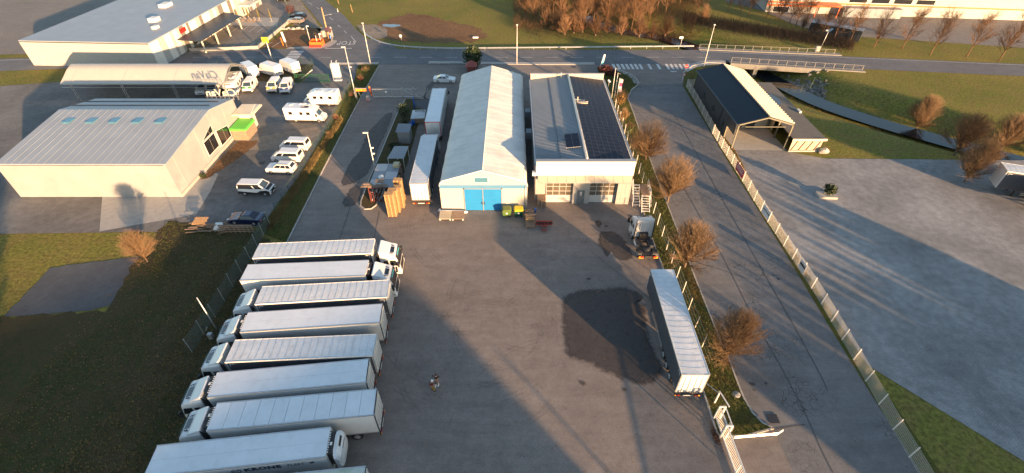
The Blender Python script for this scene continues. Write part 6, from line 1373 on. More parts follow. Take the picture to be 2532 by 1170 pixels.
m = MB(); m.bar((0,0,.12),(LL*.86,0,.12), .12); m.bar((0,0,H_),(LL*.82,0,H_), .09); [m.bar((x,0,.1),(x,0,H_), .08) for x in (0, L*.33, L*.66, L)]; m.bar((L,0,H_),(LL*.8,0,.15), .07); m.bar((LL*.8,0,.1),(LL*.8,0,H_), .08); m.build('frame', M_steel, t)
bm2 = MB().box(-.015,.015,-.012,.012,.15,H_).mesh('bar', M_steel)
for k in range(44): link('bar', bm2, t, (L*(k+.5)/44, 0, 0))
m = MB(); [m.box(x-.06,x+.06,.1,.22,0,2.1) for x in (L+.1, LL*.76)]; [m.box(x-.06,x+.06,-.25,-.13,0,2.1) for x in (L+.1, LL*.76)]; m.build('guide_post', M_steel, t)
m = MB(); m.box(L*.42,L*.48,-.05,-.03,1.0,1.35); m.build('notice', M_white, t)
p = P(1039,243); q = P(1057,242); t = thing('fence_brace', 'grey post and diagonal braces right of the sliding gate', 'fence', p); m = MB(); m.bar((-.9,0,.1),(.0,0,1.6), .07) if False else m.bar((0,0,.1),(1.7,0,1.7), .07); m.bar((0,0,.1),(-2.0,0,1.8), .07); m.bar((1.75,0,0),(1.75,0,2.1), .09); m.build('brace', M_steel, t)
b = P(884,248); e = P(917,238); t = thing('height_barrier', 'orange striped height frame left of the sliding gate', 'barrier', b); dx = e.x-b.x
m = MB(); m.bar((0,0,0),(0,0,2.6), .1); m.bar((.5,1.2,0),(.1,.4,2.5), .07); m.build('post', M_steel, t)
m = MB(); m.box(.05,dx-.1,-.05,.05,1.9,2.35); m.build('orange_board', M_orange, t)
m = MB(); m.box(.0,dx,-.04,.04,2.4,2.52); m.build('top_rail', M_steel, t)
m = MB(); [m.add([(.2+k*.42,-.056,1.92),(.34+k*.42,-.056,1.92),(.44+k*.42,-.056,2.33),(.3+k*.42,-.056,2.33)], [(0,1,2,3)]) for k in range(int((dx-.6)/.42))]; m.build('stripe', M_yellow, t)
t = thing('striped_boom', 'red and orange upright striped arm at the end of the sliding gate', 'barrier', e); 
for k in range(5): m = MB(); m.box(-.1+k*.05,.16+k*.05,-.1,.1,2.1-.4*k-.38,2.1-.4*k); m.build('stripe_block', M_red if k % 2 else M_orange, t)
t = thing('concrete_block', 'red and white striped concrete block in front of the barrier', 'block', P(911,249)); m = MB(); m.profile([(-.4,0),(.4,0),(.25,1.0),(-.25,1.0)], [(-.35,.05),(-.25,0),(.25,0),(.35,.05)]); m.build('block', M_conc, t); m = MB(); [m.add([(-.3,-.365,.15+k*.3),(.3,-.365,.3+k*.3),(.28,-.365,.42+k*.3),(-.28,-.365,.27+k*.3)], [(0,1,2,3)]) for k in range(2)]; m.build('stripe', M_red, t)
# near right sliding gate
g0 = P(1766,1034); t = thing('sliding_gate', 'white barred sliding gate running off the bottom edge beside the grass strip', 'gate', g0); GL = 17.0; GH = 1.75
m = MB(); m.bar((.12,0,.15),(.35,-GL,.15), .14); m.bar((.12,0,GH),(.35,-GL,GH), .1); m.bar((.12,0,.15),(.12,0,GH), .1); m.bar((.19,-5,.15),(.19,-5,GH), .09); m.build('frame', M_cream, t)
bm3 = MB().box(-.018,.018,-.018,.018,.15,GH).mesh('bar', M_cream)
for k in range(100): link('bar', bm3, t, (.12+.23*(k+.5)/100, -GL*(k+.5)/100, 0))
m = MB()
for y in (-.1, -1.9): m.bar((-.1,y,0),(-.1,y,2.15), .13); m.bar((.42,y,0),(.42,y,2.15), .13); m.bar((-.15,y,2.15),(.47,y,2.15), .12)
m.bar((.42,-.1,2.1),(.42,-1.9,2.1), .08); m.build('portal', M_cream, t)
m = MB(); m.add([(.5,-1.3,1.3),(.5,-2.0,1.3),(.5,-2.0,2.05),(.5,-1.3,1.75),(.54,-1.3,1.3),(.54,-2.0,1.3),(.54,-2.0,2.05),(.54,-1.3,1.75)], [(0,1,2,3),(7,6,5,4),(0,4,5,1),(1,5,6,2),(2,6,7,3),(3,7,4,0)]); m.build('cover_plate', M_cap, t)
b = P(1766,997); t = thing('gate_post', 'white fence post with top rail behind the near sliding gate', 'post', b); m = MB(); m.bar((0,0,0),(0,0,2.0), .12); m.bar((0,0,1.95),(.35,-1.5,1.95), .1); m.bar((0,0,1.7),(-.9,1.1,1.7), .04); m.build('post', M_cream, t)
# signs hung on the white fence
def fsign(label, px0, px1, pyb, mt, deco):
    a, b_ = P(*px0), P(*px1); d = b_-a; t = thing('fence_sign', label, 'sign', a + Vector((-.06,0,0)), math.atan2(d.y, d.x)); L = d.length
    MB().box(0, L, -.04, -.01, .25, 1.6).build('board', mt, t); m = MB(); deco(m, L); m.build('board_print', M_white if mt == M_red else M_black, t)
fsign('red sign board with white lines hung on the white mesh fence', (1818,420), (1835,447), 0, mat('sign_red', (.36,.025,.04), .5, var=.05), lambda m, L: [m.box(.2, L-.2-.25*(k % 2), -.048, -.041, 1.35-k*.22, 1.42-k*.22) for k in range(4)])
for ch in C.objects:
    if ch.name.startswith('board_print') and ch.data.materials[0] == M_black and 'red' in (ch.parent.get('label') or ''): ch.data.materials[0] = M_white
fsign('white sign board with a row of dark emblems on the white mesh fence', (1882,526), (1898.6,550.5), 0, M_white, lambda m, L: [m.tube([(.35+k*(L-.7)/4,-.05,1.05),(.35+k*(L-.7)/4,-.041,1.05)], .14, 8, smooth=False) for k in range(5)])
fsign('pale yellow sign board on the white mesh fence at the right edge', (1972,662), (1985,682), 0, M_cream, lambda m, L: m.box(.1, L-.1, -.046, -.041, .9, 1.2))
# ---------------------------------------------------------------- yard clutter
pal = MB()
for y in (-.36,-.18,0,.18,.36): pal.box(-.6,.6,y-.06,y+.06,.122,.144)
for x in (-.53,0,.53): pal.box(x-.07,x+.07,-.4,.4,.10,.121)
for x in (-.53,0,.53):
    for y in (-.34,0,.34): pal.box(x-.07,x+.07,y-.055,y+.055,.022,.10)
for y in (-.34,0,.34): pal.box(-.6,.6,y-.055,y+.055,0,.021)
pal_w = pal.mesh('pallet', M_wood); pal_o = pal.mesh('pallet', M_oldwood)
NTH = ['top', 'second', 'third', 'fourth', 'fifth', 'sixth', 'seventh', 'eighth', 'ninth', 'tenth', 'eleventh', 'twelfth', 'thirteenth', 'fourteenth', 'fifteenth', 'sixteenth', 'seventeenth', 'eighteenth', 'nineteenth', 'twentieth', 'twenty-first', 'twenty-second', 'twenty-third', 'twenty-fourth', 'twenty-fifth', 'twenty-sixth']
def stack(cx, cy, n, rz, me, label, group, z=0.0):
    r = random.Random(int(cx*100)); 
    for k in range(n): o = link('pallet', me, None, (cx+r.uniform(-.025,.025), cy+r.uniform(-.025,.025), z+k*.145), rz+R(r.uniform(-1.5,1.5))); tag(o, (NTH[n-1-k] + ' ' if k < n-1 else 'topmost ') + ('pallet from the top of the ' if k < n-1 else 'pallet of the ') + label, 'pallet', group)
c = P(970,537)
stack(c.x+.02, c.y+.45, 26, R(3), pal_w, 'tall sunlit stack nearest the yard', 'pallets of the nearest tall stack')
stack(c.x+.35, c.y+1.4, 26, R(2), pal_w, 'tall stack just behind the nearest', 'pallets of the second tall stack')
stack(c.x+.75, c.y+2.5, 24, R(0), pal_w, 'third tall stack behind two others', 'pallets of the third tall stack')
stack(c.x+.55, c.y+4.1, 25, R(-2), pal_w, 'farthest tall stack by the rack', 'pallets of the farthest tall stack')
c = P(1339,514); stack(c.x, c.y+.45, 9, 0, pal_o, 'grey stack by the workshop corner', 'weathered pallets by the workshop'); stack(c.x, c.y+1.35, 9, 0, pal_o, 'grey stack against the workshop wall', 'weathered pallets against the wall')
c = P(1311,566); stack(c.x, c.y+.45, 3, 0, pal_o, 'low stack beside the red plough', 'broken pallets beside the plough')
t = thing('pallet_pile', 'leaning pallet on a heap of broken boards beside the red plough', 'wood pile', c + Vector((0,1.0,0)))
m = MB(); rr = random.Random(6)
for k in range(26): z = .5+rr.random()*.75; x = rr.uniform(-.55,.55); y = rr.uniform(-.3,2.2); a = rr.uniform(-.4,.4); m.bar((x-.5*math.cos(a),y-.5*math.sin(a),z),(x+.5*math.cos(a),y+.5*math.sin(a),z+rr.uniform(-.1,.1)), .12, .03)
m.build('boards', M_oldwood, t); m = MB(); [m.box(x,x+.1,-.2,1.0,.95,.98) for x in [-.6+.155*k for k in range(8)]]; m.box(-.62,.6,-.2,-.1,.9,.949); m.box(-.62,.6,.4,.5,.9,.949); m.box(-.62,.6,.9,1.0,.9,.949); m.build('slatted_top', M_wood, t); m = MB(); m.box(-.6,.6,-.2,2.4,.3,.55); m.build('base', M_oldwood, t)
def bin_(label, c, lidm, bodym):
    t = thing('wheelie_bin', label, 'waste bin', c, R(2), 'wheeled bins by the blue door'); m = MB()
    m.add([(-.52,-.42,.22),(.52,-.42,.22),(.52,.42,.22),(-.52,.42,.22),(-.62,-.52,1.1),(.62,-.52,1.1),(.62,.52,1.1),(-.62,.52,1.1)], [(3,2,1,0),(0,1,5,4),(1,2,6,5),(2,3,7,6),(3,0,4,7),(4,5,6,7)]); m.box(-.66,.66,-.56,.56,1.05,1.13); m.build('body', bodym, t)
    m = MB(); m.profile([(-.66,1.131),(.66,1.131),(.66,1.2),(.5,1.36),(-.5,1.36),(-.66,1.2)], [(-.56,.1),(-.4,0),(.4,0),(.56,.1)]); m.build('lid', lidm, t)
    for x in (-.45,.45):
        for y in (-.38,.38): m = MB(); m.tube([(x,y-.04,.1),(x,y+.04,.1)], .1, 10, smooth=False); m.bar((x,y,.1),(x,y,.24), .05); m.build('wheel', M_black, t)
    m = MB(); m.box(-.13,.13,-.515,-.505,.62,.86); m.build('sticker', M_number, t)
    for s in (-1,1): m = MB(); m.tube([(s*.62,0,1.0),(s*.72,0,1.0)], .05, 8); m.build('trunnion', bodym, t)
bin_('olive green wheeled bin left of the yellow lidded one', P(1253,533), mat('olive_lid', (.10,.14,.03), .5, var=.1), mat('olive_bin', (.07,.13,.03), .5, var=.1))
bin_('green wheeled bin with bright yellow lid by the blue door', P(1282,533), mat('bin_yellow', (.70,.52,.02), .45, var=.05), M_green)
t = thing('gas_bottle', 'small blue bottle standing behind the broken pallets', 'gas bottle', P(1323,527)); m = MB(); m.tube([(0,0,0),(0,0,.75),(0,0,.85),(0,0,.95)], [.14,.14,.09,.04], 12); m.build('body', M_blue, t)
t = thing('snow_plough', 'red steel plough frame lying on the asphalt beside the pallets', 'plough', P(1346,560)); MR = mat('rust_red_paint', (.22,.035,.03), .6, var=.2)
m = MB(); m.bar((-1.15,.2,.75),(1.05,.2,.75), .14); m.bar((-1.15,.15,.25),(1.05,.15,.25), .14); [m.bar((x,.18,.25),(x,.2,.75), .12) for x in (-1.15,-.4,.4,1.05)]; m.build('blade_frame', MR, t); m = MB(); m.add([(-1.1,.24,.28),(1.0,.24,.28),(1.0,.3,.74),(-1.1,.3,.74)], [(0,1,2,3)]); m.build('blade', M_dsteel, t)
m = MB(); m.bar((-.35,.1,.5),(-.35,-1.1,.2), .1); m.bar((.25,.1,.5),(.25,-1.1,.2), .1); m.bar((-.4,-1.1,.2),(.3,-1.1,.2), .12); m.bar((-.35,-.4,.4),(.25,-.4,.4), .16); m.tube([(-.05,-.2,.45),(-.05,.15,.7)], .09, 8); m.build('hitch_frame', MR, t)
# storage rack with flat roof
c = P(940,503); t = thing('storage_rack', 'low storage rack with plated roof and pipes inside beside the pallet stacks', 'storage rack', c + Vector((-.1,.2,0))); RWd, RD, RH = 3.6, 6.4, 2.55
m = MB(); [m.bar((x,y,0),(x,y,RH), .12) for x in (-1.2, RWd-1.2) for y in (0, RD/2, RD)]; [m.bar((-1.2,y,z),(RWd-1.2,y,z), .1) for y in (0,RD/2,RD) for z in (.3,1.4,RH)]; [m.bar((x,0,z),(x,RD,z), .1) for x in (-1.2,RWd-1.2) for z in (.3,1.4,RH)]; m.build('frame', M_redpaint, t)
for i in range(2):
    for j in range(3): m = MB(); m.box(-1.22+i*1.82, .54+i*1.82, .05+j*2.1, 2.08+j*2.1, RH+.06, RH+.12); m.build('roof_plate', M_metalroof if (i+j) % 2 else M_cap, t)
m = MB(); rr = random.Random(3)
for k in range(18): m.tube([(rr.uniform(-1.0,2.2),rr.uniform(-.3,.4),rr.choice([.5,.7,1.6,1.8])),(0,0,0)] if False else [(-1.0+k*.18, rr.uniform(-.2,.2), .45+.2*(k % 3)+1.1*(k % 2)), (-1.0+k*.18, RD-.3, .45+.2*(k % 3)+1.1*(k % 2))], .06, 6)
m.build('pipes', M_steel, t)
m = MB(); [m.bar((-1.05+k*.35,-.05,.35),(-1.0+k*.35,.0,2.0), .09) for k in range(4)]; m.build('boards', M_redpaint, t)
m = MB(); rr = random.Random(12); [m.cbox((rr.uniform(-1.5,1.7), rr.uniform(-.2,.6), RH+.18+.07*k), (rr.uniform(1.2,2.2), rr.uniform(.15,.5), .06)) for k in range(5)]; m.build('planks', M_oldwood, t)
o = link('pallet', pal_o, None, c + Vector((.3,1.0,RH+.6)), R(8)); tag(o, 'grey pallet lying on the rack roof in front of the reel', 'pallet')
t2 = thing('cable_reel', 'pale cable reel lying on the rack roof', 'reel', c + Vector((.1,2.6,RH+.14))); m = MB(); m.tube([(0,0,0),(0,0,.06)], .38, 16, smooth=False); m.tube([(0,0,.06),(0,0,.24)], .18, 12, smooth=False); m.tube([(0,0,.24),(0,0,.3)], .38, 16, smooth=False); m.build('reel', M_cream, t2)
t2 = thing('yellow_hopper', 'cream yellow curved hopper standing behind the tall pallets', 'hopper', P(983,460)+Vector((0,1.5,0))); m = MB(); m.profile([(-.5,1.9),(.5,1.9),(.55,2.6),(.45,3.1),(-.45,3.1),(-.55,2.6)], [(-.6,.1),(-.4,0),(.4,0),(.6,.1)]); m.build('body', M_yellow if False else mat('cream_yellow', (.36,.31,.19), .5, var=.1), t2); m = MB(); [m.bar((x,y,0),(x,y,2.0), .08) for x in (-.6,.6) for y in (-.4,.4)]; m.build('leg', M_steel, t2)
# hut, lean-to, barrels, covered crate
b = P(1000,357); t = thing('grey_hut', 'small grey metal hut with ribbed sloping roof on the island', 'hut', b + Vector((.1,1.0,0)), R(-3)); m = MB(); m.box(-1.0,1.0,-.9,.9,0,2.3); m.build('wall', mat('hut_grey', (.19,.20,.21), .6, var=.1), t)
m = MB(); m.add([(-1.2,-1.2,2.35),(1.15,-1.2,2.35),(1.15,1.1,2.75),(-1.2,1.1,2.75),(-1.2,-1.2,2.42),(1.15,-1.2,2.42),(1.15,1.1,2.82),(-1.2,1.1,2.82)], [(0,3,2,1),(4,5,6,7),(0,1,5,4),(1,2,6,5),(2,3,7,6),(3,0,4,7)]); rf = m.build('roof', M_metalroof, t); m = MB(); [m.bar((-1.1+k*.28,-1.2,2.43),(-1.1+k*.28,1.1,2.83), .06) for k in range(9)]; m.build('roof_rib', M_metalroof, rf)
b = P(965,432); t = thing('lean_to', 'ribbed sheet lean to roof on thin white legs between hut and rack', 'shelter', b + Vector((0,1.0,0))); m = MB(); m.add([(-.3,0,2.3),(2.3,0,2.3),(2.55,3.3,2.6),(.3,3.3,2.6)], [(0,1,2,3)]); m.build('roof', M_metalroof, t)
m = MB(); [m.bar((-.25+k*.21,-.02,2.33),(.35+k*.18,3.3,2.63), .07, .05) for k in range(13)]; m.build('roof_rib', M_steel, t); m = MB(); [m.bar((x,y,0),(x,y,2.35), .07) for x, y in ((-.2,.05),(2.2,.05),(2.4,3.2),(.4,3.2))]; m.build('leg', M_white, t)
for px, py, lab in ((1017,313,'blue plastic barrel by the covered crate, nearer of two'),(1023,309,'blue plastic barrel by the covered crate, farther of two')):
    t = thing('barrel', lab, 'barrel', P(px, py)+Vector((0,0,.1)), 0, 'blue barrels'); m = MB(); m.tube([(0,0,0),(0,0,.05),(0,0,.3),(0,0,.6),(0,0,.88),(0,0,.92)], [.27,.29,.3,.3,.29,.25], 14); m.build('body', M_blue, t); m = MB(); m.tube([(0,0,.921),(0,0,.935)], [.24,.23], 12); m.build('lid', M_black, t)
for k in range(3): t = thing('gas_bottle', ['blue cylinder nearest the hedge by the dark pit, first in the row','blue cylinder in the middle of the row by the dark pit','blue cylinder farthest up the row by the dark pit'][k], 'gas bottle', P(1026-k*1.0,270-6*k)+Vector((0,0,.1)), 0, 'blue gas cylinders'); m = MB(); m.tube([(0,0,0),(0,0,1.2),(0,0,1.35),(0,0,1.5)], [.13,.13,.08,.04], 10); m.build('body', M_blue, t)
b = P(1033,305); t = thing('covered_crate', 'wooden platform with frosted cover and black frame beside the barrels', 'crate', b + Vector((0,1.3,.1)), R(4)); m = MB(); [m.box(-1.3,1.3,-1.4+k*.35,-1.1+k*.35,.0,.9) for k in range(8)]; m.build('planks', M_oldwood, t); m = MB(); m.add([(-1.3,-1.4,.91),(1.3,-1.4,.91),(1.35,1.5,1.2),(-1.1,1.5,1.2),(.1,.2,1.35)], [(0,1,4),(1,2,4),(2,3,4),(3,0,4)]); m.build('cover', M_tarp, t); m = MB(); [m.bar((-.5,y,1.5),(1.1,y,1.5), .1) for y in (.5,1.2)]; [m.bar((x,.5,1.5),(x,1.2,1.5), .1) for x in (-.5,1.1)]; [m.bar((x,.8,1.0),(x,.8,1.5), .1) for x in (-.5,1.1)]; m.build('black_frame', M_black, t)
sheet('dark_pit', [(p.x, p.y) for p in PP([(1024,250),(1066,245),(1060,300),(1040,268),(1028,268)])], .115, A_dark)
# red booth
b = P(1166,182); t = thing('red_booth', 'small booth with pyramid red roof behind the fabric hall', 'booth', b + Vector((0,.5,0))); m = MB(); m.box(-.9,.9,-.9,.9,0,1.7); m.build('wall', M_redpaint, t); m = MB(); m.add([(-1.3,-1.3,1.7),(1.3,-1.3,1.7),(1.3,1.3,1.7),(-1.3,1.3,1.7),(0,0,2.8)], [(0,1,4),(1,2,4),(2,3,4),(3,0,4),(3,2,1,0)]); m.build('roof', mat('red_tile', (.20,.055,.05), .7, var=.15), t)
# steel stair
b = P(1588,522); t = thing('steel_stair', 'white painted steel stair with platform and hand rails by the planting strip', 'stair', b + Vector((-.3,.6,0)), R(-4))
m = MB()
def flight(m, x0, x1, y0, y1, z1, n):
    for x in (x0, x1): m.bar((x,y0,.05),(x,y1,z1), .08, .12)
    for k in range(n): y = y0+(y1-y0)*(k+.7)/n; z = z1*(k+.7)/n; m.box(x0,x1,y-.1,y+.1,z,z+.04)
flight(m, .2, 1.3, -1.0, .9, 1.7, 7); flight(m, -.9, .1, .4, 3.2, 2.0, 8); m.build('flight', M_cream, t)
m = MB(); m.box(.2,1.35,.91,3.6,1.66,1.72); [m.bar((x,y,0),(x,y,1.7), .07) for x in (.25,1.3) for y in (1.0,3.5)]; m.build('platform', M_oldwood, t)
m = MB(); [m.bar((1.32,y,1.7),(1.32,y,2.75), .05) for y in (.95,1.6,2.3,3.0,3.55)]; [m.bar((1.32,.95,z),(1.32,3.55,z), .05) for z in (2.2,2.75)]; m.bar((1.32,.95,2.75),(1.32,-.9,1.05), .05); m.bar((-.92,.5,1.0),(-.92,3.2,2.9), .05); [m.bar((-.92,y,z),(-.92,y,z+.95), .04) for y,z in ((.6,.15),(1.8,1.0),(3.1,1.95))]; m.build('hand_rail', M_cream, t)
# timber fence and scrap wood, lower left
a, b_ = P(548,575), P(628,576); t = thing('timber_fence', 'low weathered timber lattice fence below the blue sedan', 'fence', a); L = b_.x-a.x
m = MB(); [m.box(0,L,-.03,.03,z,z+.12) for z in (.15,.5,.85,1.1)]; m.build('board', M_oldwood, t); m = MB(); [m.box(k*L/7,k*L/7+.09,-.08,-.031,0,1.2) for k in range(8)]; m.box(-.05,L+.05,-.06,.06,1.23,1.29); m.build('post', M_oldwood, t)
t = thing('scrap_heap', 'heap of broken pallets, boards and white sheeting at the left edge', 'wood pile', P(520,570)); m = MB(); rr = random.Random(15)
for k in range(60): x = rr.uniform(-2.6,2.2); y = rr.uniform(-.8,1.2); z = .1+rr.random()*.7; a_ = rr.uniform(-.6,.6); m.bar((x-.6*math.cos(a_),y-.6*math.sin(a_),z),(x+.6*math.cos(a_),y+.6*math.sin(a_),z+rr.uniform(-.25,.25)), .13, .03)
m.build('boards', M_oldwood, t); m = MB(); [m.bar((-2.3+.22*k,.3,.85),(-2.1+.22*k,1.5,1.15), .1, .03) for k in range(8)]; [m.bar((-2.4,.4+.5*k,.8+.13*k),(-.5,.4+.5*k,.8+.13*k), .1, .05) for k in range(3)]; m.build('pallet_top', M_wood, t)
m = MB(); m.add([(.5,-.2,.2),(1.4,-.4,.3),(2.0,0,.1),(1.5,.9,.7),(.8,.6,.9),(1.2,.2,.8)], [(0,1,5),(1,2,5),(2,3,5),(3,4,5),(4,0,5)]); m.build('sheeting', M_white, t)
o = thing('cabinet', 'small grey cabinet with open lid beside the pole by the left cabs', 'cabinet', P(524,836)); MB().box(-.2,.25,-.2,.2,0,.75).build('body', M_steel, o); m = MB(); m.bar((-.6,.5,.6),(-.3,.5,1.2), .2, .05); m.build('lid', M_steel, o)
# bus stop corner
b = P(808,104); t = thing('bus_shelter', 'dark red barrel roofed shelter beside the utility pole', 'shelter', b, R(10)); m = MB(); k = 10; pr = [(-1.3*math.cos(math.pi*i/k), 1.9+.9*math.sin(math.pi*i/k)) for i in range(k+1)]
m.add([(x,y,z) for y in (0,3.4) for x,z in pr], [(i,i+1,k+2+i,k+1+i) for i in range(k)], 0, True); m.box(-1.32,-1.28,0,3.4,.9,1.9); m.build('roof', M_redpaint, t); m = MB(); [m.bar((x,y,0),(x,y,1.95), .08) for x in (-1.3,1.3) for y in (0,1.7,3.4)]; m.box(-1.3,1.3,3.36,3.4,.2,2.6); m.build('frame', M_steel, t)
b = P(767,116); e = P(795,117); t = thing('safety_net', 'bright orange safety net box around an excavation', 'barrier', b); L = e.x-b.x; MO = mat('orange_net', (.85,.14,.02), .6, var=.1, scale=4)
m = MB(); m.box(0,L,0,.04,0,1.15); m.box(0,.04,.041,2.4,0,1.15); m.box(L-.04,L,.041,2.4,0,1.15); m.box(0,L,2.36,2.4,0,1.15); m.build('net', MO, t); m = MB(); m.add([(-.1,-.5,.05),(L+.1,-.5,.05),(L,-.01,.5),(0,-.01,.5)], [(0,1,2,3)]); m.build('net_skirt', mat('red_net', (.6,.04,.02), .6), t)
for base, top, lab, hd in (((769,110),(758,65),'slim lamp post standing in the orange net box',1),((786,112),(780,88),'short white post in the middle of the orange net',0),((795,110),(789,84),'white topped sign post at the right of the orange net',2)):
    b = P(*base); h = hz(top[1], b.y); t = thing('post', lab, 'post', b); m = MB(); m.tube([(0,0,0),(0,0,h)], .06, 6); m.build('pole', M_cream, t)
    if hd: m = MB(); m.cbox((.25,0,h),(.6,.15,.22)); m.build('head', M_white, t)
t = thing('marker_post', 'leaning white banner post on the bare soil', 'post', P(710,116)); m = MB(); m.bar((0,0,.0),(-.3,0,3.6), .07); m.build('pole', M_steel, t); m = MB(); m.bar((-.08,-.05,1.2),(-.3,-.05,3.6), .5, .05); m.build('banner', M_white, t)
t = thing('marker_post', 'short orange marker post on the bare soil', 'post', P(701,113)); m = MB(); m.bar((0,0,0),(-.15,0,2.0), .14); m.build('pole', M_orange, t)
t = thing('stone_row', 'row of pale rubble along the edge of the bare soil', 'stones', P(722,72)); m = MB(); rr = random.Random(4)
for k in range(40): x = rr.uniform(-3,4.2); y = rr.uniform(-.4,.4); s = rr.uniform(.15,.45); m.add([(x-s,y-s,0),(x+s,y-s*.8,0),(x+s*.8,y+s,0),(x-s,y+s,0),(x-s*.6,y-s*.5,s),(x+s*.5,y-s*.6,s*1.1),(x+s*.5,y+s*.5,s*.9),(x-s*.5,y+s*.6,s)], [(0,1,5,4),(1,2,6,5),(2,3,7,6),(3,0,4,7),(4,5,6,7)])
m.build('rubble', M_conc, t)
t = thing('water_tank', 'small blue barrel at the foot of the utility pole', 'barrel', P(818,96)); m = MB(); m.tube([(0,0,0),(0,0,.9)], .3, 10); m.build('body', M_blue, t)
# terrace of the supermarket
sheet('terrace', [(p.x, p.y) for p in PP([(558,63),(582,47),(600,44),(690,44),(686,66)])], .03, M_conc)
for px, py, lab in ((591,52,'closed green parasol nearest the shop entrance'),(617,48,'second closed parasol from the shop on the terrace'),(643,51,'third closed parasol from the shop on the terrace'),(672,53,'closed parasol farthest from the shop entrance')):
    t = thing('parasol', lab, 'parasol', P(px, py), 0, 'closed parasols'); m = MB(); m.tube([(0,0,0),(0,0,3.3)], .05, 6); m.build('pole', M_cream, t); m = MB(); m.tube([(0,0,1.0),(0,0,1.5),(0,0,2.6),(0,0,3.25)], [.3,.28,.2,.05], 8); m.build('closed_canopy', mat('parasol_cloth', (.10,.085,.03), .8, var=.2), t); m = MB(); m.box(-.4,.4,-.4,.4,0,.1); m.build('base', M_conc, t)
for i, (px, py) in enumerate(((608,52),(622,55),(632,53))):
    t = thing('cafe_table', ['cafe table with chairs between the first two parasols','cafe table with chairs in front of the second parasol','cafe table with chairs before the third parasol'][i], 'table', P(px, py), i); m = MB(); m.tube([(0,0,.72),(0,0,.75)], .45, 12); m.tube([(0,0,0),(0,0,.72)], .04, 6); m.build('table_top', M_steel, t)
    for a_ in range(3): x, y = .8*math.cos(a_*2.1), .8*math.sin(a_*2.1); c_ = thing('cafe_chair', ORD[i*3+a_] + ' small dark cafe chair on the terrace counted from the shop', 'chair', P(px, py)+Vector((x,y,0)), a_*2.1, 'cafe chairs on the terrace'); m = MB(); m.box(-.2,.2,-.2,.2,.42,.46); m.box(.17,.2,-.2,.2,.46,.9); [m.bar((u,v,0),(u,v,.42), .04) for u in (-.18,.18) for v in (-.18,.18)]; m.build('seat', M_oldwood, c_)
for k, (px, py) in enumerate(((508,90),(535,74))): t = thing('signal_post', ['white bollard base nearest the corner under the shop canopy','yellow flagged post base beside the shop canopy'][k], 'bollard', P(px, py)); m = MB(); m.box(-.8,.8,-.5,.5,0,.35); m.tube([(0,0,.35),(-.2,.2,2.6)], .18, 8); m.build('body', M_cladc, t); m = MB(); m.box(-.4,.1,.1,.16,2.2,3.0) if k else m.box(-.3,.3,-.2,.2,.36,.5); m.build('flag', M_yellow if k else M_cladw, t)
# delineator posts by the side road
for px, py, lab in ((836,30,'white roadside marker post at the field edge of the side road'),(1872,500,'')):
    if lab: t = thing('delineator', lab, 'marker post', P(px, py)); m = MB(); m.box(-.08,.08,-.06,.06,0,1.0); m.build('post', M_white, t); m = MB(); m.box(-.085,.085,-.065,.065,.75,.9); m.build('band', M_black, t)
for px, py, lab in ((872,31,'weathered wooden stake in the meadow, nearer the road'),(838,10,'weathered wooden stake in the meadow, farther up')):
    t = thing('stake', lab, 'stake', P(px, py)); m = MB(); m.bar((0,0,0),(-.2,0,2.2), .1); m.build('post', M_wood, t)
t = thing('marker_stone', 'white slab lying on the bare soil behind the guard rail', 'slab', P(1176,94)); MB().box(-.7,.7,-.3,.3,0,.3).build('slab', M_white, t)
t = thing('leaf_heap', 'small heap of rusty leaves against the kerb beside the near sliding gate', 'leaf heap', P(1768,1076)); m = MB(); rr = random.Random(77)
for k in range(160): x, y = rr.gauss(0,.16), rr.gauss(0,.5); s = .07; m.add([(x-s,y,.02+rr.random()*.16),(x,y-s,.04+rr.random()*.16),(x+s,y,.02+rr.random()*.16),(x,y+s,.03+rr.random()*.1)], [(0,1,2,3)])
m.build('leaves', mat('rusty_leaf', (.10,.045,.025), .9, var=.4, scale=4), t)
# ---------------------------------------------------------------- two people
M_skin = mat('skin', (.50,.30,.22), .55, var=.05); M_maroon = mat('maroon_jacket', (.10,.02,.022), .8, var=.15); M_capw = mat('white_cloth', (.72,.73,.74), .8, var=.05); M_must = mat('mustard_trousers', (.24,.16,.02), .85, var=.15); M_blk = mat('black_cloth', (.012,.012,.015), .85, var=.2); M_hair = mat('brown_hair', (.045,.025,.015), .7, var=.2); M_shorts = mat('beige_shorts', (.30,.19,.14), .85, var=.1)
def skinned(name, verts, edges, radii, m, parent, root=0, sub=2):
    me = bpy.data.meshes.new(name); me.from_pydata(verts, edges, []); o = bpy.data.objects.new(name, me); C.objects.link(o)
    o.modifiers.new('skin', 'SKIN'); s_ = o.modifiers.new('sub', 'SUBSURF'); s_.levels = s_.render_levels = sub
    for i, v in enumerate(me.skin_vertices[0].data): v.radius = radii[i] if isinstance(radii[i], tuple) else (radii[i], radii[i]); v.use_root = (i == root)
    dg = bpy.context.evaluated_depsgraph_get(); nm = bpy.data.meshes.new_from_object(o.evaluated_get(dg)); bpy.data.objects.remove(o)
    nm.materials.clear(); nm.materials.append(m); nm.polygons.foreach_set('use_smooth', [True]*len(nm.polygons)); return link(name, nm, parent)
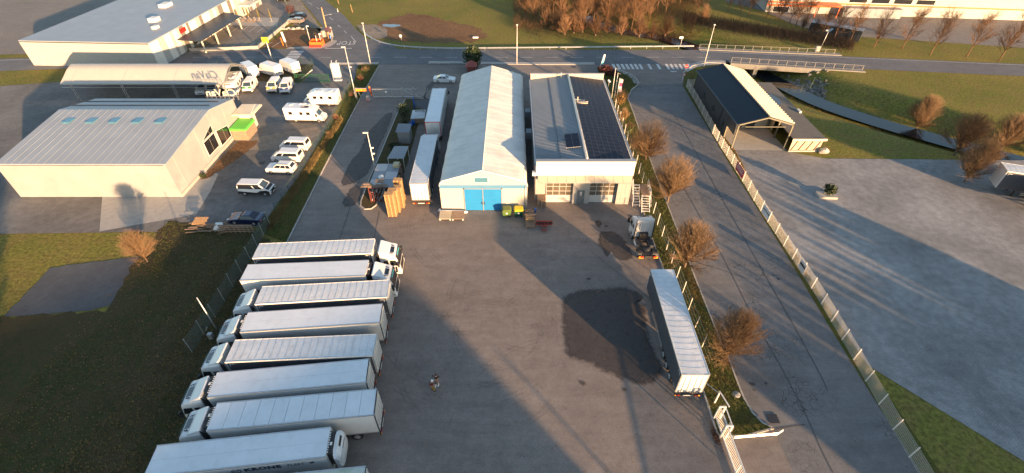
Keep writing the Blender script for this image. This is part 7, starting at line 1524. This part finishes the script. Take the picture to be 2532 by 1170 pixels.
def person(label, loc, rz, arms, hat, top, leg, shoe, legs, sleeve=2, cut=2):
    t = thing('person', label, 'person', loc, rz); V = []; E = []; Rr = []
    def n(p, r, par=None):
        V.append(p); Rr.append(r)
        if par is not None: E.append((par, len(V)-1))
        return len(V)-1
    hip = n((0,0,.98), .135); wa = n((0,.0,1.15), (.13,.12), hip); ch = n((0,.02,1.36), (.16,.13), wa); nk = n((0,.04,1.53), .06, ch); hd = n((0,.06,1.60), .075, nk); h2 = n((0,.08,1.72), .09, hd); n((0,.08,1.80), .055, h2)
    hands = []
    for s, pts in zip((-1, 1), arms):
        sh = n((s*.19,.02,1.45), .062, ch); el = n(pts[0], .045, sh); wr_ = n(pts[1], .034, el); ha = n(tuple(Vector(pts[1]) + (Vector(pts[1])-Vector(pts[0])).normalized()*.08), .036, wr_); d = (Vector(pts[1])-Vector(pts[0])).normalized(); side = d.orthogonal().normalized(); hp = Vector(pts[1]) + d*.08
        hands.append((hp, d, side))
    for s, pts in zip((-1, 1), legs):
        a = n((s*.09,0,.92), .095, hip); kn = n(pts[0], .062, a); an_ = n(pts[1], .042, kn); n(tuple(Vector(pts[1]) + Vector((0,.16,-.06))), .035, an_)
    body = skinned('body', V, E, Rr, M_skin, t)
    fg = MB()
    for hp, d, side in hands:
        up = d.cross(side)
        for k in range(4): b0 = hp + side*(-.03+.02*k); fg.tube([b0, b0 + d*.045, b0 + d*(.075-.008*abs(k-1.5)) - up*.02], [.009,.008,.006], 6)
        b0 = hp - side*.035 - d*.02; fg.tube([b0, b0 - side*.025 + d*.02, b0 - side*.03 + d*.045], [.01,.009,.007], 6)
    fg.build('fingers', M_skin, t)
    tv = [(0,0,1.0),(0,0,1.15),(0,.02,1.37),(0,.035,1.49)]; te = [(0,1),(1,2),(2,3)]; tr_ = [(.155,.15),(.15,.14),(.18,.15),(.085,.08)]
    for s, pts in zip((-1, 1), arms):
        tv.append((s*.195,.02,1.45)); te.append((2, len(tv)-1)); tr_.append(.078); tv.append(tuple(Vector((s*.195,.02,1.45)).lerp(Vector(pts[0]), .95))); te.append((len(tv)-2, len(tv)-1)); tr_.append(.062)
        if sleeve > 1: tv.append(tuple(Vector(pts[0]).lerp(Vector(pts[1]), .85))); te.append((len(tv)-2, len(tv)-1)); tr_.append(.05)
    skinned('jacket', tv, te, tr_, top, t)
    lv_ = [(0,0,1.0)]; le = []; lr = [(.15,.14)]
    for s, pts in zip((-1, 1), legs):
        lv_.append((s*.1,0,.9)); le.append((0, len(lv_)-1)); lr.append(.115); k = Vector(pts[0]) if cut > 1 else Vector((s*.1,0,.9)).lerp(Vector(pts[0]), .9); lv_.append(tuple(k)); le.append((len(lv_)-2, len(lv_)-1)); lr.append(.085)
        if cut > 1: lv_.append(tuple(k.lerp(Vector(pts[1]), .92))); le.append((len(lv_)-2, len(lv_)-1)); lr.append(.066)
    skinned('trousers', lv_, le, lr, leg, t)
    for s, pts in zip((-1, 1), legs):
        a = Vector(pts[1]); m = MB(); m.profile([(a.y-.1,.0),(a.y+.2,.0),(a.y+.21,.05),(a.y+.08,.1),(a.y-.08,.11),(a.y-.11,.05)], [(-.05,.015),(-.03,0),(.03,0),(.05,.015)]); m.v = [Vector((a.x + p.y, p.x, p.z)) for p in m.v]; sh = m.build('shoe', shoe, t)
        m = MB(); m.box(a.x-.052,a.x+.052,a.y-.11,a.y+.21,0,.018); m.build('sole', M_capw, sh)
    # face and head cover
    m = MB(); m.add([(-.012,.165,1.71),(.012,.165,1.71),(.0,.19,1.695),(0,.165,1.735)], [(0,1,2),(0,2,3),(1,3,2)]); m.cbox((-.035,.165,1.745),(.022,.012,.012)); m.cbox((.035,.165,1.745),(.022,.012,.012)); m.cbox((0,.163,1.665),(.045,.01,.01)); m.build('face', M_hair, t)
    m = MB(); m.tube([(0,.07,1.70),(0,.06,1.76),(0,.06,1.82),(0,.065,1.855)], [.102,.112,.095,.03], 14)
    if hat: m.add([(-.09,.14,1.765),(.09,.14,1.765),(.07,.27,1.75),(-.07,.27,1.75)], [(0,1,2,3),(3,2,1,0)])
    m.build('cap' if hat else 'hair', M_capw if hat else M_hair, t)
    return t
pa = person('person in white cap and dark red jacket with mustard trousers holding a controller', P(1071,967), R(-70), (((-.27,.05,1.2),(-.12,.3,1.18)), ((.27,.05,1.2),(.12,.3,1.18))), True, M_maroon, M_must, M_blk, (((-.11,.06,.5),(-.1,-.02,.09)), ((.12,.14,.5),(.12,.1,.09))), 1)
cc = thing('controller', 'small dark remote controller held by the person in the white cap', 'controller', Vector(pa.location)+Vector((.33,.13,1.2)), R(-70)); m = MB(); m.box(-.11,.11,-.06,.06,-.02,.03); m.build('body', M_black, cc); m = MB(); m.bar((-.08,.05,.03),(-.08,.12,.1), .015); m.bar((.08,.05,.03),(.08,.12,.1), .015); m.build('aerial', M_black, cc)
bg2 = MB(); bg2.profile([(-.14,1.1),(.14,1.1),(.15,1.3),(.1,1.45),(-.1,1.45),(-.15,1.3)], [(-.27,.04),(-.22,0),(-.15,0)]); bp_ = thing('backpack', 'dark red backpack on the person in the white cap', 'backpack', pa.location, R(-70)); bg2.build('bag', M_redpaint, bp_)
person('person in black top and beige shorts raising both hands to the face', P(1082,951), R(172), (((-.36,.12,1.62),(-.1,.2,1.74)), ((.36,.12,1.62),(.1,.2,1.74))), False, M_blk, M_shorts, M_capw, (((-.1,.06,.5),(-.1,.0,.09)), ((.12,.1,.5),(.14,.16,.09))), 2, 1)
# ================================================================ beyond the frame: unseen shade casters placed towards the low sun, then outer surroundings
def SP(along, perp):   # along = metres towards the sun, perp = metres to its right as seen from above
    d = Vector((math.cos(SUN_AZ), math.sin(SUN_AZ), 0)); n = Vector((-d.y, d.x, 0)); return d*along + n*perp
shade_block = thing('warehouse', 'tall grey unseen block added to shade the lower left yard', 'warehouse', SP(58, 13.6), SUN_AZ)  # unseen block, sized and turned to cast the lower left yard's shade
m = MB(); m.box(0, 26, -58, 0, 0, 16.4); m.build('wall', M_greyp, shade_block); MB().box(-.3, 26.3, -58.3, .0, 16.41, 16.6).build('roof', M_metalroof, shade_block)
for k in range(6): MB().box(-.12, -.01, -6-k*8, -2-k*8, 0, 4.2).build('loading_door', M_cladw, shade_block)
cme = [clump_mesh(400+i, 1900, (1.35, 1.35, 9.6), .42, M_leafd, True) for i in range(3)]
hedge_lab = 'tall dark conifer in the unseen row shaped to shade the access road and plot'
rr = random.Random(44); k = 0; RF = -1; p = 35.2
while p < 72:  # unseen conifers, spaced and sized for the striped shade on the road
    if not (61.3 < p < 63.9 or 55.6 < p < 56.9):
        along = 46 + rr.uniform(-2, 2) if p < 63 else 38; q = SP(along, p); h = rr.uniform(.86, 1.02)
        t = thing('conifer', (ORD[k] if k < 26 else 'later ' + ORD[k-26]) + ' conifer of the unseen dark row shaped to shade the access road and plot', 'tree', q, rr.uniform(0, 6), 'unseen conifers shaped for road shade'); t.scale = (1.0, 1.0, h); link('crown', cme[k % 3], t); link('trunk', _stem, t); k += 1
    if k % 2:
        RF += 1; q = SP(53 if p < 63 else 45, p + .5); t = thing('conifer', 'conifer ' + ORD[min(25, RF)] + ' in the unseen rear file added to fill gaps in the cast shade', 'tree', q, k, 'unseen conifers, rear file filling shade gaps'); t.scale = (1.05, 1.05, 1.0); link('crown', cme[(k+1) % 3], t); link('trunk', _stem, t)  # rear file added to fill gaps in the cast shade
    p += rr.uniform(.95, 1.35)
q = SP(35, 15.5); t = thing('conifer', 'single conifer beside the added shade block', 'tree', q); t.scale = (.8,.8,.80); link('crown', cme[0], t); link('trunk', _stem, t)
q = SP(30, 17.5); t = thing('street_lamp', 'lamp post by the yard entrance behind the camera', 'street lamp', q); m = MB(); m.tube([(0,0,0),(0,0,7.3)], [.14,.1], 8); m.build('pole', M_cream, t); m = MB(); m.box(-.6,.1,-.12,.12,7.28,7.4); m.build('lamp_head', M_white, t)
trailer('grey curtain trailer parked alone on the right hand plot', 'curtain', Vector((72, 60, 0)), R(160), 12, 'trailers on the right hand plot')
trailer('white box trailer parked alone on the right hand plot', 'box', Vector((74, 55, 0)), R(162), 13, 'trailers on the right hand plot')
b = P(2040, 486); t = thing('concrete_plinth', 'pale concrete base at the right edge of the paved plot', 'concrete base', b); m = MB(); m.prism([(-1.2,-.6),(1.4,-.8),(1.5,.8),(-1.1,.9)], 0, .35); m.build('slab', M_conc, t)
bush('shrub', 'dark evergreen shrub standing on the pale concrete base', 'shrub', b + Vector((.3,.1,.35)), (1.0, 1.0, 1.9), M_leafd, 900, .25, 51)
for i, (al, pe, sc_) in enumerate([(52, 13.9, 1.7), (60, 12.4, 2.0)]):
    tree('bare_tree', _bm[i], ORD[i] + ' large unseen bare tree added to soften the shade block edge', 'tree', SP(al, pe), i, (sc_*.5, sc_*.5, sc_*1.1), 'bare trees added for a soft shade edge')  # unseen trees added to soften the edge of the block's shade
# bare trees on the far side of the right hand plot and beside the stream, continuing those in view
for i, (x, y, s) in enumerate([(70, 62, 1.0), (74, 70, 1.1), (83, 60, .9), (88, 76, 1.1), (78, 84, 1.0), (96, 70, 1.2)]):
    tree('bare_tree', _bm[i % 2], ORD[i] + ' bare rounded tree on the grass to the right of the paved plot', 'tree', Vector((x, y, gz(x, y))), i*1.7, s, 'bare trees right of the plot')
for i, (x, y, s) in enumerate([(-66, 40, 1.0), (-58, 33, .9), (-52, 24, 1.0), (-62, 22, 1.1), (-46, 44, .7)]):
    tree('bare_tree', _bm[i % 2], ORD[i] + ' bare rounded tree on the rough grass left of the truck row', 'tree', Vector((x, y, 0)), i*1.3, s, 'bare trees left of the trucks')
